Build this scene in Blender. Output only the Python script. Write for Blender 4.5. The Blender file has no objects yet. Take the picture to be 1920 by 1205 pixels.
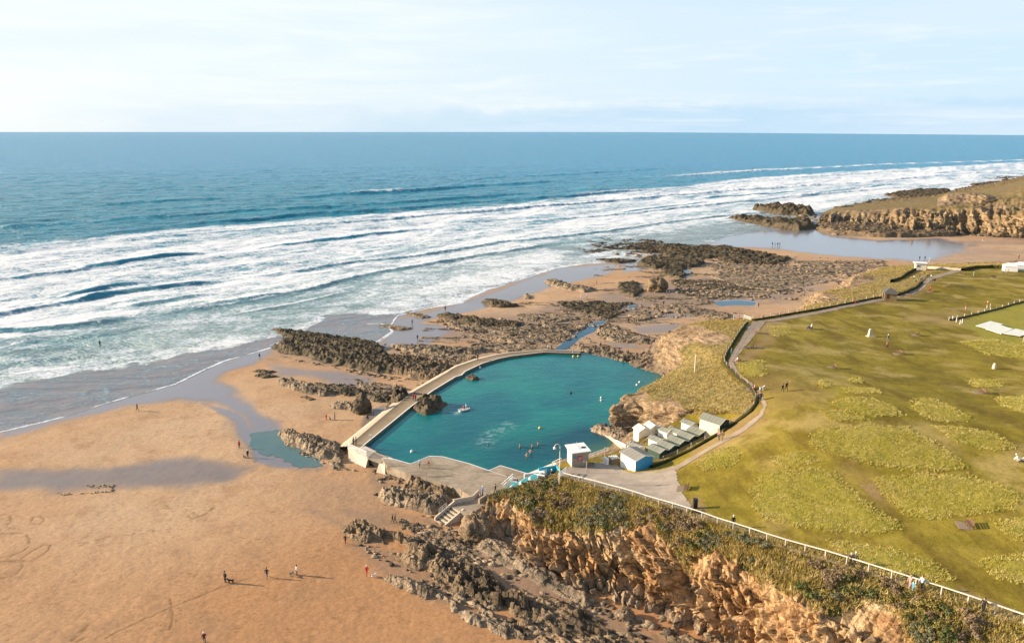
import bpy, math, random
import numpy as np
from mathutils import Vector, Matrix, Quaternion
R = math.radians
sc = bpy.context.scene
COL = sc.collection
# ------------------------------------------------------------------ camera
CAM_H = 68.0
FPX = 1400.0                      # focal length in pixels of the 1920 px wide photograph
PITCH = R(14.29)
cam_data = bpy.data.cameras.new('camera')
cam_data.sensor_width = 36.0
cam_data.lens = 36.0 * FPX / 1920.0
cam_data.clip_start = 1.0
cam_data.clip_end = 120000.0
cam = bpy.data.objects.new('camera', cam_data)
COL.objects.link(cam)
cam.location = (0, 0, CAM_H)
cam.rotation_euler = (math.pi / 2 - PITCH, 0, 0)
sc.camera = cam
# ------------------------------------------------------------------ light
SUN_EL, SUN_AZ = 17.5, -81.0      # azimuth from +Y towards +X: the sun stands low on the left
world = bpy.data.worlds.new('World')
sc.world = world
world.use_nodes = True
SKY_STRENGTH = 0.10
sun_data = bpy.data.lights.new('sun', 'SUN')
sun_data.energy = 5.0
sun_data.angle = R(0.6)
sun_data.color = (1.0, 0.80, 0.58)
sun = bpy.data.objects.new('sun', sun_data)
COL.objects.link(sun)
to_sun = Vector((math.sin(R(SUN_AZ)) * math.cos(R(SUN_EL)), math.cos(R(SUN_AZ)) * math.cos(R(SUN_EL)), math.sin(R(SUN_EL))))
sun.rotation_euler = to_sun.to_track_quat('Z', 'Y').to_euler()
sc.view_settings.view_transform = 'Standard'
sc.view_settings.look = 'None'
sc.view_settings.gamma = 1.0
sc.view_settings.exposure = 1.0
sc.view_settings.use_curve_mapping = False

# ------------------------------------------------------------------ node helper
class NT:
    def __init__(s, tree):
        s.t = tree; s.n = tree.nodes; s.l = tree.links
        s.n.clear()
    def node(s, typ, props=None, **ins):
        nd = s.n.new(typ)
        for k, v in (props or {}).items(): setattr(nd, k, v)
        for k, v in ins.items():
            key = int(k[1:]) if k[0] == '_' and k[1:].isdigit() else k.replace('_', ' ')
            sock = nd.inputs[key]
            s.set(sock, v)
        return nd
    def set(s, sock, v):
        if isinstance(v, bpy.types.NodeSocket): s.l.new(v, sock)
        elif isinstance(v, (tuple, list)) and len(v) == 3 and sock.type == 'RGBA': sock.default_value = (*v, 1)
        else: sock.default_value = v
    def attr(s, name): return s.node('ShaderNodeAttribute', {'attribute_name': name}).outputs['Fac']
    def coord(s, which='Object'): return s.node('ShaderNodeTexCoord').outputs[which]
    def mapv(s, v, scale=(1, 1, 1), rot=(0, 0, 0), loc=(0, 0, 0)):
        return s.node('ShaderNodeMapping', Vector=v, Scale=scale, Rotation=rot, Location=loc).outputs[0]
    def noise(s, v, scale, detail=4, rough=0.55, dist=0.0):
        return s.node('ShaderNodeTexNoise', Vector=v, Scale=scale, Detail=detail, Roughness=rough, Distortion=dist).outputs['Fac']
    def voro(s, v, scale, feature='F1', out='Distance', rnd=1.0):
        return s.node('ShaderNodeTexVoronoi', {'feature': feature}, Vector=v, Scale=scale, Randomness=rnd).outputs[out]
    def m(s, op, a, b=0.0, c=0.0, clamp=False):
        nd = s.node('ShaderNodeMath', {'operation': op, 'use_clamp': clamp})
        for i, v in enumerate((a, b, c)): s.set(nd.inputs[i], v)
        return nd.outputs[0]
    def ss(s, v, lo, hi, a=0.0, b=1.0):
        nd = s.node('ShaderNodeMapRange', {'interpolation_type': 'SMOOTHSTEP'})
        for k, x in zip(('Value', 'From Min', 'From Max', 'To Min', 'To Max'), (v, lo, hi, a, b)): s.set(nd.inputs[k], x)
        return nd.outputs[0]
    def mix(s, fac, a, b, blend='MIX'):
        nd = s.node('ShaderNodeMix', {'data_type': 'RGBA', 'blend_type': blend})
        s.set(nd.inputs[0], fac); s.set(nd.inputs[6], a); s.set(nd.inputs[7], b)
        return nd.outputs[2]
    def ramp(s, v, stops):
        nd = s.node('ShaderNodeValToRGB'); s.set(nd.inputs[0], v)
        e = nd.color_ramp.elements
        e[0].position, e[0].color = stops[0][0], (*stops[0][1], 1)
        e[1].position, e[1].color = stops[-1][0], (*stops[-1][1], 1)
        for p, c in stops[1:-1]:
            k = e.new(p); k.color = (*c, 1)
        return nd.outputs[0]
    def bump(s, h, strength=0.5, dist=0.1): return s.node('ShaderNodeBump', Height=h, Strength=strength, Distance=dist).outputs[0]
    def bsdf(s, color, rough=0.8, normal=None, **kw):
        b = s.node('ShaderNodeBsdfPrincipled', Base_Color=color, Roughness=rough, **kw)
        if normal is not None: s.l.new(normal, b.inputs['Normal'])
        return b.outputs[0]
    def out(s, sh): s.l.new(sh, s.node('ShaderNodeOutputMaterial').inputs['Surface'])

MATS = {}
def mat(name, fn=None):
    if name in MATS: return MATS[name]
    m = bpy.data.materials.new(name); m.use_nodes = True
    t = NT(m.node_tree); fn(t); MATS[name] = m
    return m
def plain(name, color, rough=0.7, var=0.25, scale=6.0, spec=0.5, metal=0.0, bump=0.0):
    def f(t):
        v = t.coord(); n = t.noise(v, scale, 5, 0.6); n2 = t.noise(v, scale * .17, 3)
        k = t.m('MULTIPLY_ADD', t.m('ADD', n, n2), var * 1.6, 1 - var * 1.6)
        c = t.mix(1.0, color, t.node('ShaderNodeCombineColor', _0=k, _1=k, _2=k).outputs[0], 'MULTIPLY')
        t.out(t.bsdf(c, rough, t.bump(n, bump, .05) if bump else None, Specular_IOR_Level=spec, Metallic=metal))
    return mat(name, f)

# ------------------------------------------------------------------ picture to place
CP, SP = math.cos(PITCH), math.sin(PITCH)
def rayd(u, v):
    dx = (np.asarray(u, float) - 960) / FPX; dy = (602.5 - np.asarray(v, float)) / FPX
    return dx, CP + dy * SP, -SP + dy * CP
def PZ(u, v, z):
    dx, dy, dz = rayd(u, v); t = (np.asarray(z, float) - CAM_H) / dz
    return np.stack([dx * t, dy * t, np.asarray(z, float) + 0 * t], -1)
def PT(u, v, zf):
    z = 1.0 if zf is beach_z else 14.0
    for _ in range(14):
        p = PZ(u, v, z); z = .4 * z + .6 * float(zf(np.array([p[0]]), np.array([p[1]]))[0])
    return np.array([p[0], p[1], z])
def PL(pts, z):                       # pixel polyline on a level
    return np.array([PZ(u, v, z) for u, v in pts])

# ------------------------------------------------------------------ numpy noise
def _h(ix, iy, iz, seed):
    h = (ix.astype(np.int64) * 374761393 + iy.astype(np.int64) * 668265263 + iz * 2147483647 + seed * 1274126177) & 0xFFFFFFFF
    h = ((h ^ (h >> 13)) * 1274126177) & 0xFFFFFFFF
    h = ((h ^ (h >> 16)) * 2246822519) & 0xFFFFFFFF
    return ((h ^ (h >> 15)) & 0xFFFFFF) / float(0xFFFFFF)
def vn2(x, y, seed=0):
    ix = np.floor(x); iy = np.floor(y); fx = x - ix; fy = y - iy
    fx = fx * fx * fx * (fx * (fx * 6 - 15) + 10); fy = fy * fy * fy * (fy * (fy * 6 - 15) + 10)
    a = _h(ix, iy, 0, seed); b = _h(ix + 1, iy, 0, seed); c = _h(ix, iy + 1, 0, seed); d = _h(ix + 1, iy + 1, 0, seed)
    return (a + (b - a) * fx) * (1 - fy) + (c + (d - c) * fx) * fy
def fbm2(x, y, oct=5, seed=0, gain=.5, lac=2.03):
    s = 0; a = 1; tot = 0
    for i in range(oct):
        s = s + a * vn2(x, y, seed + i * 17); tot += a; a *= gain
        x, y = (x * .8 - y * .6) * lac + 3.1, (x * .6 + y * .8) * lac + 1.7
    return s / tot
def ridge2(x, y, oct=5, seed=0, gain=.5):
    s = 0; a = 1; tot = 0
    for i in range(oct):
        s = s + a * (1 - np.abs(vn2(x, y, seed + i * 13) * 2 - 1)) ** 1.6; tot += a; a *= gain
        x, y = (x * .8 - y * .6) * 2.1 + 5.3, (x * .6 + y * .8) * 2.1 + 2.9
    return s / tot
def vn3(x, y, z, seed=0):
    ix, iy, iz = np.floor(x), np.floor(y), np.floor(z)
    fx, fy, fz = x - ix, y - iy, z - iz
    fx, fy, fz = [f * f * (3 - 2 * f) for f in (fx, fy, fz)]
    izi = iz.astype(np.int64)
    def q(dz):
        a = _h(ix, iy, izi + dz, seed); b = _h(ix + 1, iy, izi + dz, seed); c = _h(ix, iy + 1, izi + dz, seed); d = _h(ix + 1, iy + 1, izi + dz, seed)
        return (a + (b - a) * fx) * (1 - fy) + (c + (d - c) * fx) * fy
    a = q(0); return a + (q(1) - a) * fz
def fbm3(x, y, z, oct=4, seed=0, gain=.5):
    s = 0; a = 1; tot = 0
    for i in range(oct):
        s = s + a * vn3(x, y, z, seed + i * 31); tot += a; a *= gain
        x, y, z = x * 2.03 + 1.3, y * 2.03 + 4.1, z * 2.03 + 2.2
    return s / tot
def worley2(x, y, seed=0):            # nearest cell: distance, second distance, cell random
    ix = np.floor(x); iy = np.floor(y)
    d1 = np.full(x.shape, 9.); d2 = np.full(x.shape, 9.); r = np.zeros(x.shape); ox = np.zeros(x.shape); oy = np.zeros(x.shape)
    for i in (-1, 0, 1):
        for j in (-1, 0, 1):
            cx = ix + i; cy = iy + j
            px = cx + _h(cx, cy, 1, seed); py = cy + _h(cx, cy, 2, seed)
            d = np.hypot(px - x, py - y); rr = _h(cx, cy, 3, seed)
            n = d < d1
            d2 = np.where(n, d1, np.minimum(d2, d)); r = np.where(n, rr, r); ox = np.where(n, x - px, ox); oy = np.where(n, y - py, oy); d1 = np.where(n, d, d1)
    a = r * 39.7; return d1, d2, r, ox * np.cos(a) + oy * np.sin(a)   # last: a random tilt across the cell
def sstep(a, b, x):
    t = np.clip((x - a) / (b - a), 0, 1); return t * t * (3 - 2 * t)
def seg_dist(x, y, P, closed=False):
    d = np.full(x.shape, 1e9); Q = np.vstack([P, P[:1]]) if closed else P
    for (ax, ay), (bx, by) in zip(Q[:-1, :2], Q[1:, :2]):
        vx, vy = bx - ax, by - ay; L = vx * vx + vy * vy + 1e-12
        t = np.clip(((x - ax) * vx + (y - ay) * vy) / L, 0, 1)
        d = np.minimum(d, (x - ax - t * vx) ** 2 + (y - ay - t * vy) ** 2)
    return np.sqrt(d)
def inside(x, y, P):
    c = np.zeros(x.shape, bool); n = len(P)
    for i in range(n):
        ax, ay = P[i, 0], P[i, 1]; bx, by = P[i - 1, 0], P[i - 1, 1]
        if ay == by: continue
        c ^= ((ay > y) != (by > y)) & (x < (bx - ax) * (y - ay) / (by - ay) + ax)
    return c
def sdist(x, y, P):                   # positive inside a closed polygon
    d = seg_dist(x, y, P, True); return np.where(inside(x, y, P), d, -d)
def catmull(P, n):
    P = np.asarray(P, float); k = len(P)
    t = np.linspace(0, k - 1, n); i = np.clip(t.astype(int), 0, k - 2); f = (t - i)[:, None]
    p0 = P[np.maximum(i - 1, 0)]; p1 = P[i]; p2 = P[i + 1]; p3 = P[np.minimum(i + 2, k - 1)]
    return .5 * ((2 * p1) + (p2 - p0) * f + (2 * p0 - 5 * p1 + 4 * p2 - p3) * f ** 2 + (3 * p1 - p0 - 3 * p2 + p3) * f ** 3)
def resample(P, n):
    P = np.asarray(P, float); d = np.r_[0, np.cumsum(np.linalg.norm(np.diff(P, axis=0), axis=1))]
    t = np.linspace(0, d[-1], n); return np.stack([np.interp(t, d, P[:, k]) for k in range(P.shape[1])], -1)

# ------------------------------------------------------------------ mesh helpers
def raw_mesh(name, V, F, attrs=None, smooth=True, mats=(), mi=None):
    V = np.ascontiguousarray(V, np.float32); F = np.ascontiguousarray(F, np.int32); k = F.shape[1]
    me = bpy.data.meshes.new(name)
    me.vertices.add(len(V)); me.vertices.foreach_set('co', V.ravel())
    me.loops.add(F.size); me.loops.foreach_set('vertex_index', F.ravel())
    me.polygons.add(len(F)); me.polygons.foreach_set('loop_start', np.arange(0, F.size, k, dtype=np.int32))
    if smooth: me.polygons.foreach_set('use_smooth', np.ones(len(F), bool))
    for m_ in mats: me.materials.append(m_)
    if mi is not None: me.polygons.foreach_set('material_index', np.ascontiguousarray(mi, np.int32))
    for an, a in (attrs or {}).items():
        at = me.attributes.new(an, 'FLOAT', 'POINT'); at.data.foreach_set('value', np.ascontiguousarray(a, np.float32).ravel())
    me.update(calc_edges=True); me.validate()
    return me
def grid_mesh(name, X, Y, Z, keep=None, attrs=None, smooth=True, mats=()):
    n, m_ = X.shape; idx = np.arange(n * m_).reshape(n, m_)
    F = np.stack([idx[:-1, :-1], idx[:-1, 1:], idx[1:, 1:], idx[1:, :-1]], -1).reshape(-1, 4)
    if keep is not None: F = F[keep.reshape(-1)]
    V = np.stack([X, Y, Z], -1).reshape(-1, 3)
    used = np.zeros(len(V), bool); used[F.ravel()] = True
    remap = np.cumsum(used) - 1
    A = {k: np.asarray(a).reshape(-1)[used] for k, a in (attrs or {}).items()}
    return raw_mesh(name, V[used], remap[F], A, smooth, mats)
def link(name, me, parent=None, loc=None):
    o = bpy.data.objects.new(name, me); COL.objects.link(o)
    if parent: o.parent = parent
    if loc is not None: o.location = loc
    return o
def tag(o, label=None, cat=None, group=None, kind=None):
    for k, v in (('label', label), ('category', cat), ('group', group), ('kind', kind)):
        if v: o[k] = v
    return o
def empty(name, loc, label, cat, group=None, rz=0.0):
    o = bpy.data.objects.new(name, None); COL.objects.link(o); o.location = loc; o.rotation_euler = (0, 0, rz)
    o.empty_display_size = .3
    return tag(o, label, cat, group)
def xy_grid(x0, x1, y0, y1, c):
    return np.meshgrid(np.arange(x0, x1 + c, c), np.arange(y0, y1 + c, c))
def cellc(A): return (A[:-1, :-1] + A[1:, :-1] + A[:-1, 1:] + A[1:, 1:]) / 4
# ------------------------------------------------------------------ sky
t = NT(world.node_tree)
sky = t.node('ShaderNodeTexSky', {'sky_type': 'NISHITA', 'sun_disc': False, 'sun_elevation': R(SUN_EL), 'sun_rotation': R(SUN_AZ),
                                  'altitude': 60.0, 'air_density': 1.0, 'dust_density': 1.2, 'ozone_density': 1.4}).outputs[0]
dirv = t.coord('Generated')
sep = t.node('ShaderNodeSeparateXYZ', Vector=dirv)
el = sep.outputs[2]
streak = t.noise(t.mapv(dirv, (1.6, 1.6, 16), (0, .02, 0)), 1.6, 6, .55, .6)
wisp = t.noise(t.mapv(dirv, (3.0, 2.0, 34), (0, -.05, 0)), 2.2, 6, .6, .4)
thin = t.m('MULTIPLY', t.ss(streak, .34, .72), t.ss(el, -.01, .12))
thin = t.m('MULTIPLY_ADD', thin, .45, t.m('MULTIPLY', t.ss(wisp, .52, .74), .18))
veil = t.m('MAXIMUM', t.m('MULTIPLY', t.ss(el, .26, .13), .98), t.m('MULTIPLY', thin, t.ss(el, .4, .2)))
edge = t.m('ADD', el, t.m('MULTIPLY', t.m('SUBTRACT', t.noise(t.mapv(dirv, (4.2, 4.2, 6)), 2.4, 6, .6), .5), .055))
bank = t.m('MULTIPLY', t.ss(edge, .038, .022), t.ss(t.m('ADD', sep.outputs[0], t.m('MULTIPLY', t.m('SUBTRACT', t.noise(t.mapv(dirv, (2.3, 2.3, 9)), 1.7, 4), .5), 1.1)), -.55, .15))
puff = t.m('MULTIPLY', t.ss(edge, .046, .034), t.ss(t.noise(t.mapv(dirv, (6, 6, 20)), 1.9, 5), .52, .62))
c = t.mix(t.m('MULTIPLY', veil, .92), sky, t.mix(t.ss(t.m('ADD', sep.outputs[0], t.m('MULTIPLY', t.m('SUBTRACT', streak, .5), 1.2)), -.55, .5), (4.7, 5.05, 5.1), (3.4, 4.4, 5.3)))
c = t.mix(t.m('MULTIPLY', puff, .3), c, (5.0, 5.25, 5.3))
c = t.mix(t.m('MULTIPLY', bank, .7), c, (2.65, 3.8, 4.8))
c = t.mix(t.m('MULTIPLY', t.ss(streak, .40, .62), .45), c, (4.1, 4.6, 5.1)); c = t.mix(t.m('MULTIPLY', t.ss(wisp, .5, .72), .35), c, (5.0, 5.2, 5.3))
bg = t.node('ShaderNodeBackground', Color=c, Strength=SKY_STRENGTH)
t.l.new(bg.outputs[0], t.node('ShaderNodeOutputWorld').inputs['Surface'])

# ------------------------------------------------------------------ shore line and beach height
SHORE_PX = [(-700, 990), (-200, 865), (0, 810), (127, 780), (240, 745), (329, 721), (385, 693), (418, 678), (480, 660), (520, 648), (610, 643),
            (705, 643), (735, 622), (735, 608), (748, 592), (803, 578), (865, 568), (881, 557), (910, 545), (979, 524), (1041, 503), (1093, 495),
            (1156, 491), (1215, 480), (1270, 468), (1329, 455), (1372, 442), (1456, 430), (1530, 428), (1545, 400), (1640, 384), (1780, 366), (1920, 347), (2150, 330), (2600, 310)]
SHORE = PL(SHORE_PX, 0.0)[:, :2]
SEA_POLY = np.vstack([SHORE, [[9000, 3000], [9000, 60000], [-60000, 60000], [-60000, 0], [-400, -100]]])
def shore_d(x, y):                    # metres inland of the water's edge (negative at sea)
    x = np.asarray(x, float); y = np.asarray(y, float)
    d = seg_dist(x, y, SHORE); return np.where(inside(x, y, SEA_POLY), -d, d)
def beach_from(d): return np.where(d > 0, 2.0 * (1 - np.exp(-d / 95.0)), np.maximum(d * .03, -3.0))
def beach_z(x, y): return beach_from(shore_d(x, y))
def PB(u, v): return PT(u, v, beach_z)

# ------------------------------------------------------------------ green plateau height (thin plate through known spots)
FENCE_PX = [(1050, 895, 10), (1115, 912, 11), (1180, 930, 12), (1260, 955, 13.3), (1350, 985, 14.5), (1440, 1015, 15.5), (1560, 1050, 16.7), (1700, 1095, 18), (1810, 1131, 18.8), (1920, 1170, 19.5), (2150, 1250, 20.5)]
EDGE_PX = [(1050, 888, 9.2), (1062, 868, 8.4), (1110, 862, 7.8), (1150, 852, 7.3), (1195, 835, 7.3), (1230, 808, 7.6), (1290, 783, 9), (1345, 776, 11.0), (1405, 774, 15), (1418, 755, 15.5), (1420, 740, 16), (1410, 730, 16),
           (1395, 718, 16), (1380, 705, 16), (1365, 690, 15.8), (1358, 680, 15.5), (1362, 665, 15), (1375, 640, 14.5), (1392, 615, 14), (1405, 602, 13.5), (1450, 596, 13), (1520, 583, 12.5),
           (1575, 571, 12), (1640, 558, 11.5), (1690, 546, 11), (1720, 535, 10.3), (1742, 515, 9.3), (1800, 501, 8), (1850, 498, 7.5), (2000, 492, 7)]
INNER_PX = [(1070, 876, 8.6), (1165, 885, 9.0), (1230, 882, 10), (1215, 868, 8.4), (1262, 846, 8.6), (1310, 820, 9.3), (1352, 798, 10.3), (1290, 862, 11.2), (1350, 828, 13.2), (1405, 785, 15),
            (1465, 732, 17), (1665, 640, 14.5), (1800, 720, 17), (1900, 860, 19.5), (1700, 900, 18), (1500, 900, 16), (1560, 690, 16), (1440, 660, 15.5), (1800, 560, 11.5), (1900, 620, 14), (2200, 800, 21), (2200, 560, 13), (2200, 1000, 21), (1250, 920, 11.8)]
CTRL = np.array([PZ(*p) for p in FENCE_PX + EDGE_PX + INNER_PX])
def _tps(r): return np.where(r > 0, r * r * np.log(r + 1e-9), 0)
_n = len(CTRL)
_K = _tps(np.hypot(CTRL[:, None, 0] - CTRL[None, :, 0], CTRL[:, None, 1] - CTRL[None, :, 1]) / 50)
_Pm = np.c_[np.ones(_n), CTRL[:, :2] / 50]
_A = np.block([[_K + np.eye(_n) * .004, _Pm], [_Pm.T, np.zeros((3, 3))]])
_W = np.linalg.solve(_A, np.r_[CTRL[:, 2], np.zeros(3)])
def plat_base(x, y):
    x = np.asarray(x, float); y = np.asarray(y, float); z = _W[_n] + _W[_n + 1] * x / 50 + _W[_n + 2] * y / 50
    for i in range(_n): z = z + _W[i] * _tps(np.hypot(x - CTRL[i, 0], y - CTRL[i, 1]) / 50)
    return np.clip(z, 4, 26)
LUMPS = [PZ(u, v, z)[:2].tolist() + [r, h] for u, v, z, r, h in [(1768, 540, 10.5, 9, 1.3), (1600, 1000, 17.4, 11, .25)]]
def plat_z(x, y):
    z = plat_base(x, y)
    x = np.asarray(x, float); y = np.asarray(y, float)
    z = z + (fbm2(x * .09, y * .09, 4, 12) - .5) * .35 + (fbm2(x * .7, y * .7, 3, 14) - .5) * .08
    for lx, ly, r, h in LUMPS: z = z + h * np.exp(-((x - lx) ** 2 + (y - ly) ** 2) / r ** 2)
    return z
def PP(u, v): return PT(u, v, plat_z)
PLAT_POLY = np.vstack([[PZ(*p)[:2] for p in FENCE_PX][::-1], [PZ(*p)[:2] for p in EDGE_PX], [[420, 360], [420, 60]]])

# ------------------------------------------------------------------ materials of the land
STRIKE = R(-38)                       # the beds of rock run this way
def rock_tree(tan, dark, wet, mossy=0.0, scale=1.0, darkness=.42):
    def f(t):
        v = t.coord(); r = t.mapv(v, (1, 1, 1), (0, 0, -STRIKE))
        bed = t.noise(t.mapv(r, (.12, 1.5, 1.5)), 1.1 * scale, 6, .62, .3)
        big = t.noise(v, .16 * scale, 4, .6); fine = t.noise(v, 2.6 * scale, 6, .7); mid = t.noise(v, .7 * scale, 5, .62)
        c = t.ramp(bed, [(.28, [x * .62 for x in tan]), (.5, tan), (.72, [min(1, x * 1.45) for x in tan])])
        c = t.mix(t.ss(big, .40, .62, 0, .5), c, dark)
        c = t.mix(t.ss(mid, .54, .70, 0, darkness * 2), c, wet)
        if mossy: c = t.mix(t.m('MULTIPLY', t.ss(t.noise(v, 1.3, 5, .65), .5, .62), mossy), c, (.085, .085, .022))
        k = t.ss(fine, .25, .8, .6, 1.35)
        c = t.mix(1.0, c, t.node('ShaderNodeCombineColor', _0=k, _1=k, _2=k).outputs[0], 'MULTIPLY')
        c = t.mix(t.m('MULTIPLY', t.attr('dark'), 1.0), c, wet)
        vo = t.voro(t.mapv(r, (.45, 1, 1)), 1.6 * scale, 'DISTANCE_TO_EDGE')
        h = t.m('ADD', t.m('MULTIPLY', fine, .5), t.m('ADD', mid, t.ss(vo, 0, .12, 0, .35)))
        t.out(t.bsdf(c, .82, t.bump(h, .75, .3), Specular_IOR_Level=.25))
    return f
M_ROCK = mat('rock', rock_tree((.33, .25, .165), (.15, .115, .078), (.045, .038, .027), .12))
M_LEDGE = mat('ledge_rock', rock_tree((.27, .19, .115), (.10, .074, .046), (.03, .024, .016), .2, darkness=.6))
M_DARK = mat('weedy_rock', rock_tree((.145, .11, .07), (.052, .044, .029), (.018, .018, .013), .45, darkness=.5))
M_FAR = mat('headland_rock', rock_tree((.21, .15, .09), (.11, .082, .05), (.045, .036, .026), .25, .6))

def f_sand(t):
    v = t.coord(); wet = t.attr('wet'); damp = t.attr('damp')
    big = t.noise(v, .022, 4, .55); mid = t.noise(v, .16, 5, .6); fine = t.noise(v, 1.7, 6, .72); grain = t.noise(v, 7, 3, .7)
    c = t.mix(t.ss(big, .35, .65), (.45, .28, .155), (.49, .338, .205))
    c = t.mix(t.attr('warm'), c, (.41, .222, .105))
    c = t.mix(t.ss(mid, .48, .7, 0, .6), c, (.34, .205, .11))
    tr = t.noise(t.mapv(v, (.6, 1.5, 1), (0, 0, R(-28))), .9, 7, .75, 1.2)
    c = t.mix(t.m('MULTIPLY', t.ss(tr, .54, .66, 0, .8), t.ss(t.noise(v, .07, 4, .6), .38, .6)), c, (.23, .125, .05))
    k = t.ss(t.m('ADD', t.m('MULTIPLY', grain, .4), t.m('MULTIPLY', fine, .6)), .2, .8, .66, 1.30)
    c = t.mix(1.0, c, t.node('ShaderNodeCombineColor', _0=k, _1=k, _2=k).outputs[0], 'MULTIPLY')
    fp = t.m('MULTIPLY', t.ss(t.voro(v, 1.15), .30, .10), t.ss(t.noise(v, .09, 5, .65), .46, .62)); c = t.mix(t.m('MULTIPLY', fp, .55), c, (.17, .10, .05))
    c = t.mix(t.m('MULTIPLY', t.attr('mark'), .8), c, (.20, .115, .05))
    c = t.mix(damp, c, t.mix(t.ss(mid, .35, .65), (.165, .135, .112), (.215, .17, .135)))
    c = t.mix(wet, c, (.155, .13, .125))
    rg = t.m('MULTIPLY_ADD', wet, -.62, .9)
    h = t.m('MULTIPLY', t.m('ADD', fine, t.m('MULTIPLY', mid, 1.5)), t.m('MULTIPLY_ADD', wet, -.9, 1))
    spec = t.m('MULTIPLY_ADD', wet, .75, .15)
    t.out(t.bsdf(c, rg, t.bump(h, .35, .12), Specular_IOR_Level=spec, Coat_Weight=t.m('MULTIPLY', wet, .8), Coat_Roughness=.12, Coat_IOR=1.45))
M_SAND = mat('beach_sand', f_sand)

def f_turf(t):
    v = t.coord()
    big = t.noise(v, .035, 4, .6); mid = t.noise(v, .21, 5, .6, .4); fine = t.noise(v, 1.5, 6, .7); blade = t.noise(v, 6.5, 4, .75)
    st = t.noise(t.mapv(v, (1, .28, 1), (0, 0, R(-62))), .22, 5, .6)
    c = t.ramp(t.m('ADD', t.m('MULTIPLY', big, .5), t.m('MULTIPLY', mid, .5)), [(.30, (.105, .085, .010)), (.46, (.19, .15, .017)), (.56, (.255, .20, .027)), (.72, (.34, .275, .055))])
    c = t.mix(t.ss(st, .42, .66, 0, .75), c, (.125, .085, .014))
    c = t.mix(t.ss(t.noise(v, .075, 4, .62), .50, .66, 0, .85), c, (.36, .275, .09))
    c = t.mix(t.ss(fine, .55, .75, 0, .55), c, (.075, .072, .008))
    c = t.mix(t.attr('lush'), c, (.27, .245, .04))
    c = t.mix(t.attr('worn'), c, t.mix(t.ss(fine, .35, .65), (.33, .22, .12), (.22, .15, .06)))
    k = t.ss(t.m('ADD', t.m('MULTIPLY', blade, .6), t.m('MULTIPLY', fine, .4)), .25, .75, .55, 1.45)
    c = t.mix(1.0, c, t.node('ShaderNodeCombineColor', _0=k, _1=k, _2=k).outputs[0], 'MULTIPLY')
    t.out(t.bsdf(c, .9, t.bump(t.m('ADD', t.m('MULTIPLY', blade, .5), fine), .8, .14), Specular_IOR_Level=.12))
M_TURF = mat('turf', f_turf)

def cliff_tree(cols, grass=((.13, .10, .022), (.21, .155, .05)), sc_=1.0):
    def f(t):
        v = t.coord(); g = t.attr('grass'); hi = t.attr('hgt')
        r = t.mapv(v, (1, 1, 1), (0, 0, -STRIKE))
        big = t.noise(v, .17 * sc_, 5, .6, .5); mid = t.noise(v, .8 * sc_, 6, .65, .3); fine = t.noise(v, 3.2 * sc_, 6, .7)
        c = t.ramp(big, [(.30, cols[0]), (.43, cols[1]), (.53, cols[2]), (.62, cols[3]), (.74, cols[4])])
        bed = t.noise(t.mapv(r, (.3, .3, 2.4), (.25, .1, 0)), .9 * sc_, 6, .6)
        c = t.mix(t.ss(bed, .52, .62, 0, .7), c, [x * .36 for x in cols[1]]); c = t.mix(t.ss(bed, .44, .38, 0, .4), c, [min(1, x * 1.25) for x in cols[4]])
        c = t.mix(t.ss(mid, .54, .72, 0, .55), c, [min(1, x * 1.4) for x in cols[4]])
        c = t.mix(t.m('MULTIPLY', t.ss(t.m('ADD', hi, t.m('MULTIPLY', t.m('SUBTRACT', mid, .5), .5)), .30, .12), .8), c, cols[5])
        k = t.ss(fine, .25, .8, .6, 1.3)
        c = t.mix(1.0, c, t.node('ShaderNodeCombineColor', _0=k, _1=k, _2=k).outputs[0], 'MULTIPLY')
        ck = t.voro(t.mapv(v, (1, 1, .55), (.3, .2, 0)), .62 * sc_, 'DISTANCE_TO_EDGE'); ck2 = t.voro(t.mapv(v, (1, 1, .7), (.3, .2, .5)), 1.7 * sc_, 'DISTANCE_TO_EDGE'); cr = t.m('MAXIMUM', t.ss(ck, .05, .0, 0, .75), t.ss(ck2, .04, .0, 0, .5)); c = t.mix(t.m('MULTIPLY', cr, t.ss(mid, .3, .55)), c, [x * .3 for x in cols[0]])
        gc = t.mix(t.ss(t.noise(v, .9, 6, .65), .38, .62), *grass)
        gc = t.mix(t.ss(t.noise(v, .22, 4, .6), .5, .66, 0, .7), gc, (.085, .095, .02))
        gc = t.mix(t.ss(fine, .3, .7, .55, 0), gc, (.05, .045, .014))
        gm = t.ss(t.m('ADD', g, t.m('MULTIPLY', t.m('SUBTRACT', t.m('ADD', t.m('MULTIPLY', mid, .6), t.m('MULTIPLY', fine, .4)), .5), 1.1)), .42, .58)
        c = t.mix(gm, c, gc)
        c = t.mix(t.attr('dark'), c, (.03, .024, .016))
        t.out(t.bsdf(c, .88, t.bump(t.m('ADD', mid, t.m('MULTIPLY', fine, .6)), .8, .3), Specular_IOR_Level=.2))
    return f
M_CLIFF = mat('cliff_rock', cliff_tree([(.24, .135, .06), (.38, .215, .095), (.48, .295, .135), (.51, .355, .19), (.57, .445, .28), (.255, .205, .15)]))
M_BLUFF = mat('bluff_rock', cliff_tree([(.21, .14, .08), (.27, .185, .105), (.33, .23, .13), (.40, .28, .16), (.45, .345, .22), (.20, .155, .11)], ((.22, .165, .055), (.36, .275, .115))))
M_HEAD = mat('headland_slope', cliff_tree([(.15, .105, .058), (.24, .165, .088), (.31, .215, .115), (.27, .195, .112), (.42, .31, .175), (.085, .07, .048)], ((.20, .14, .06), (.29, .205, .095)), .35))
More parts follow.
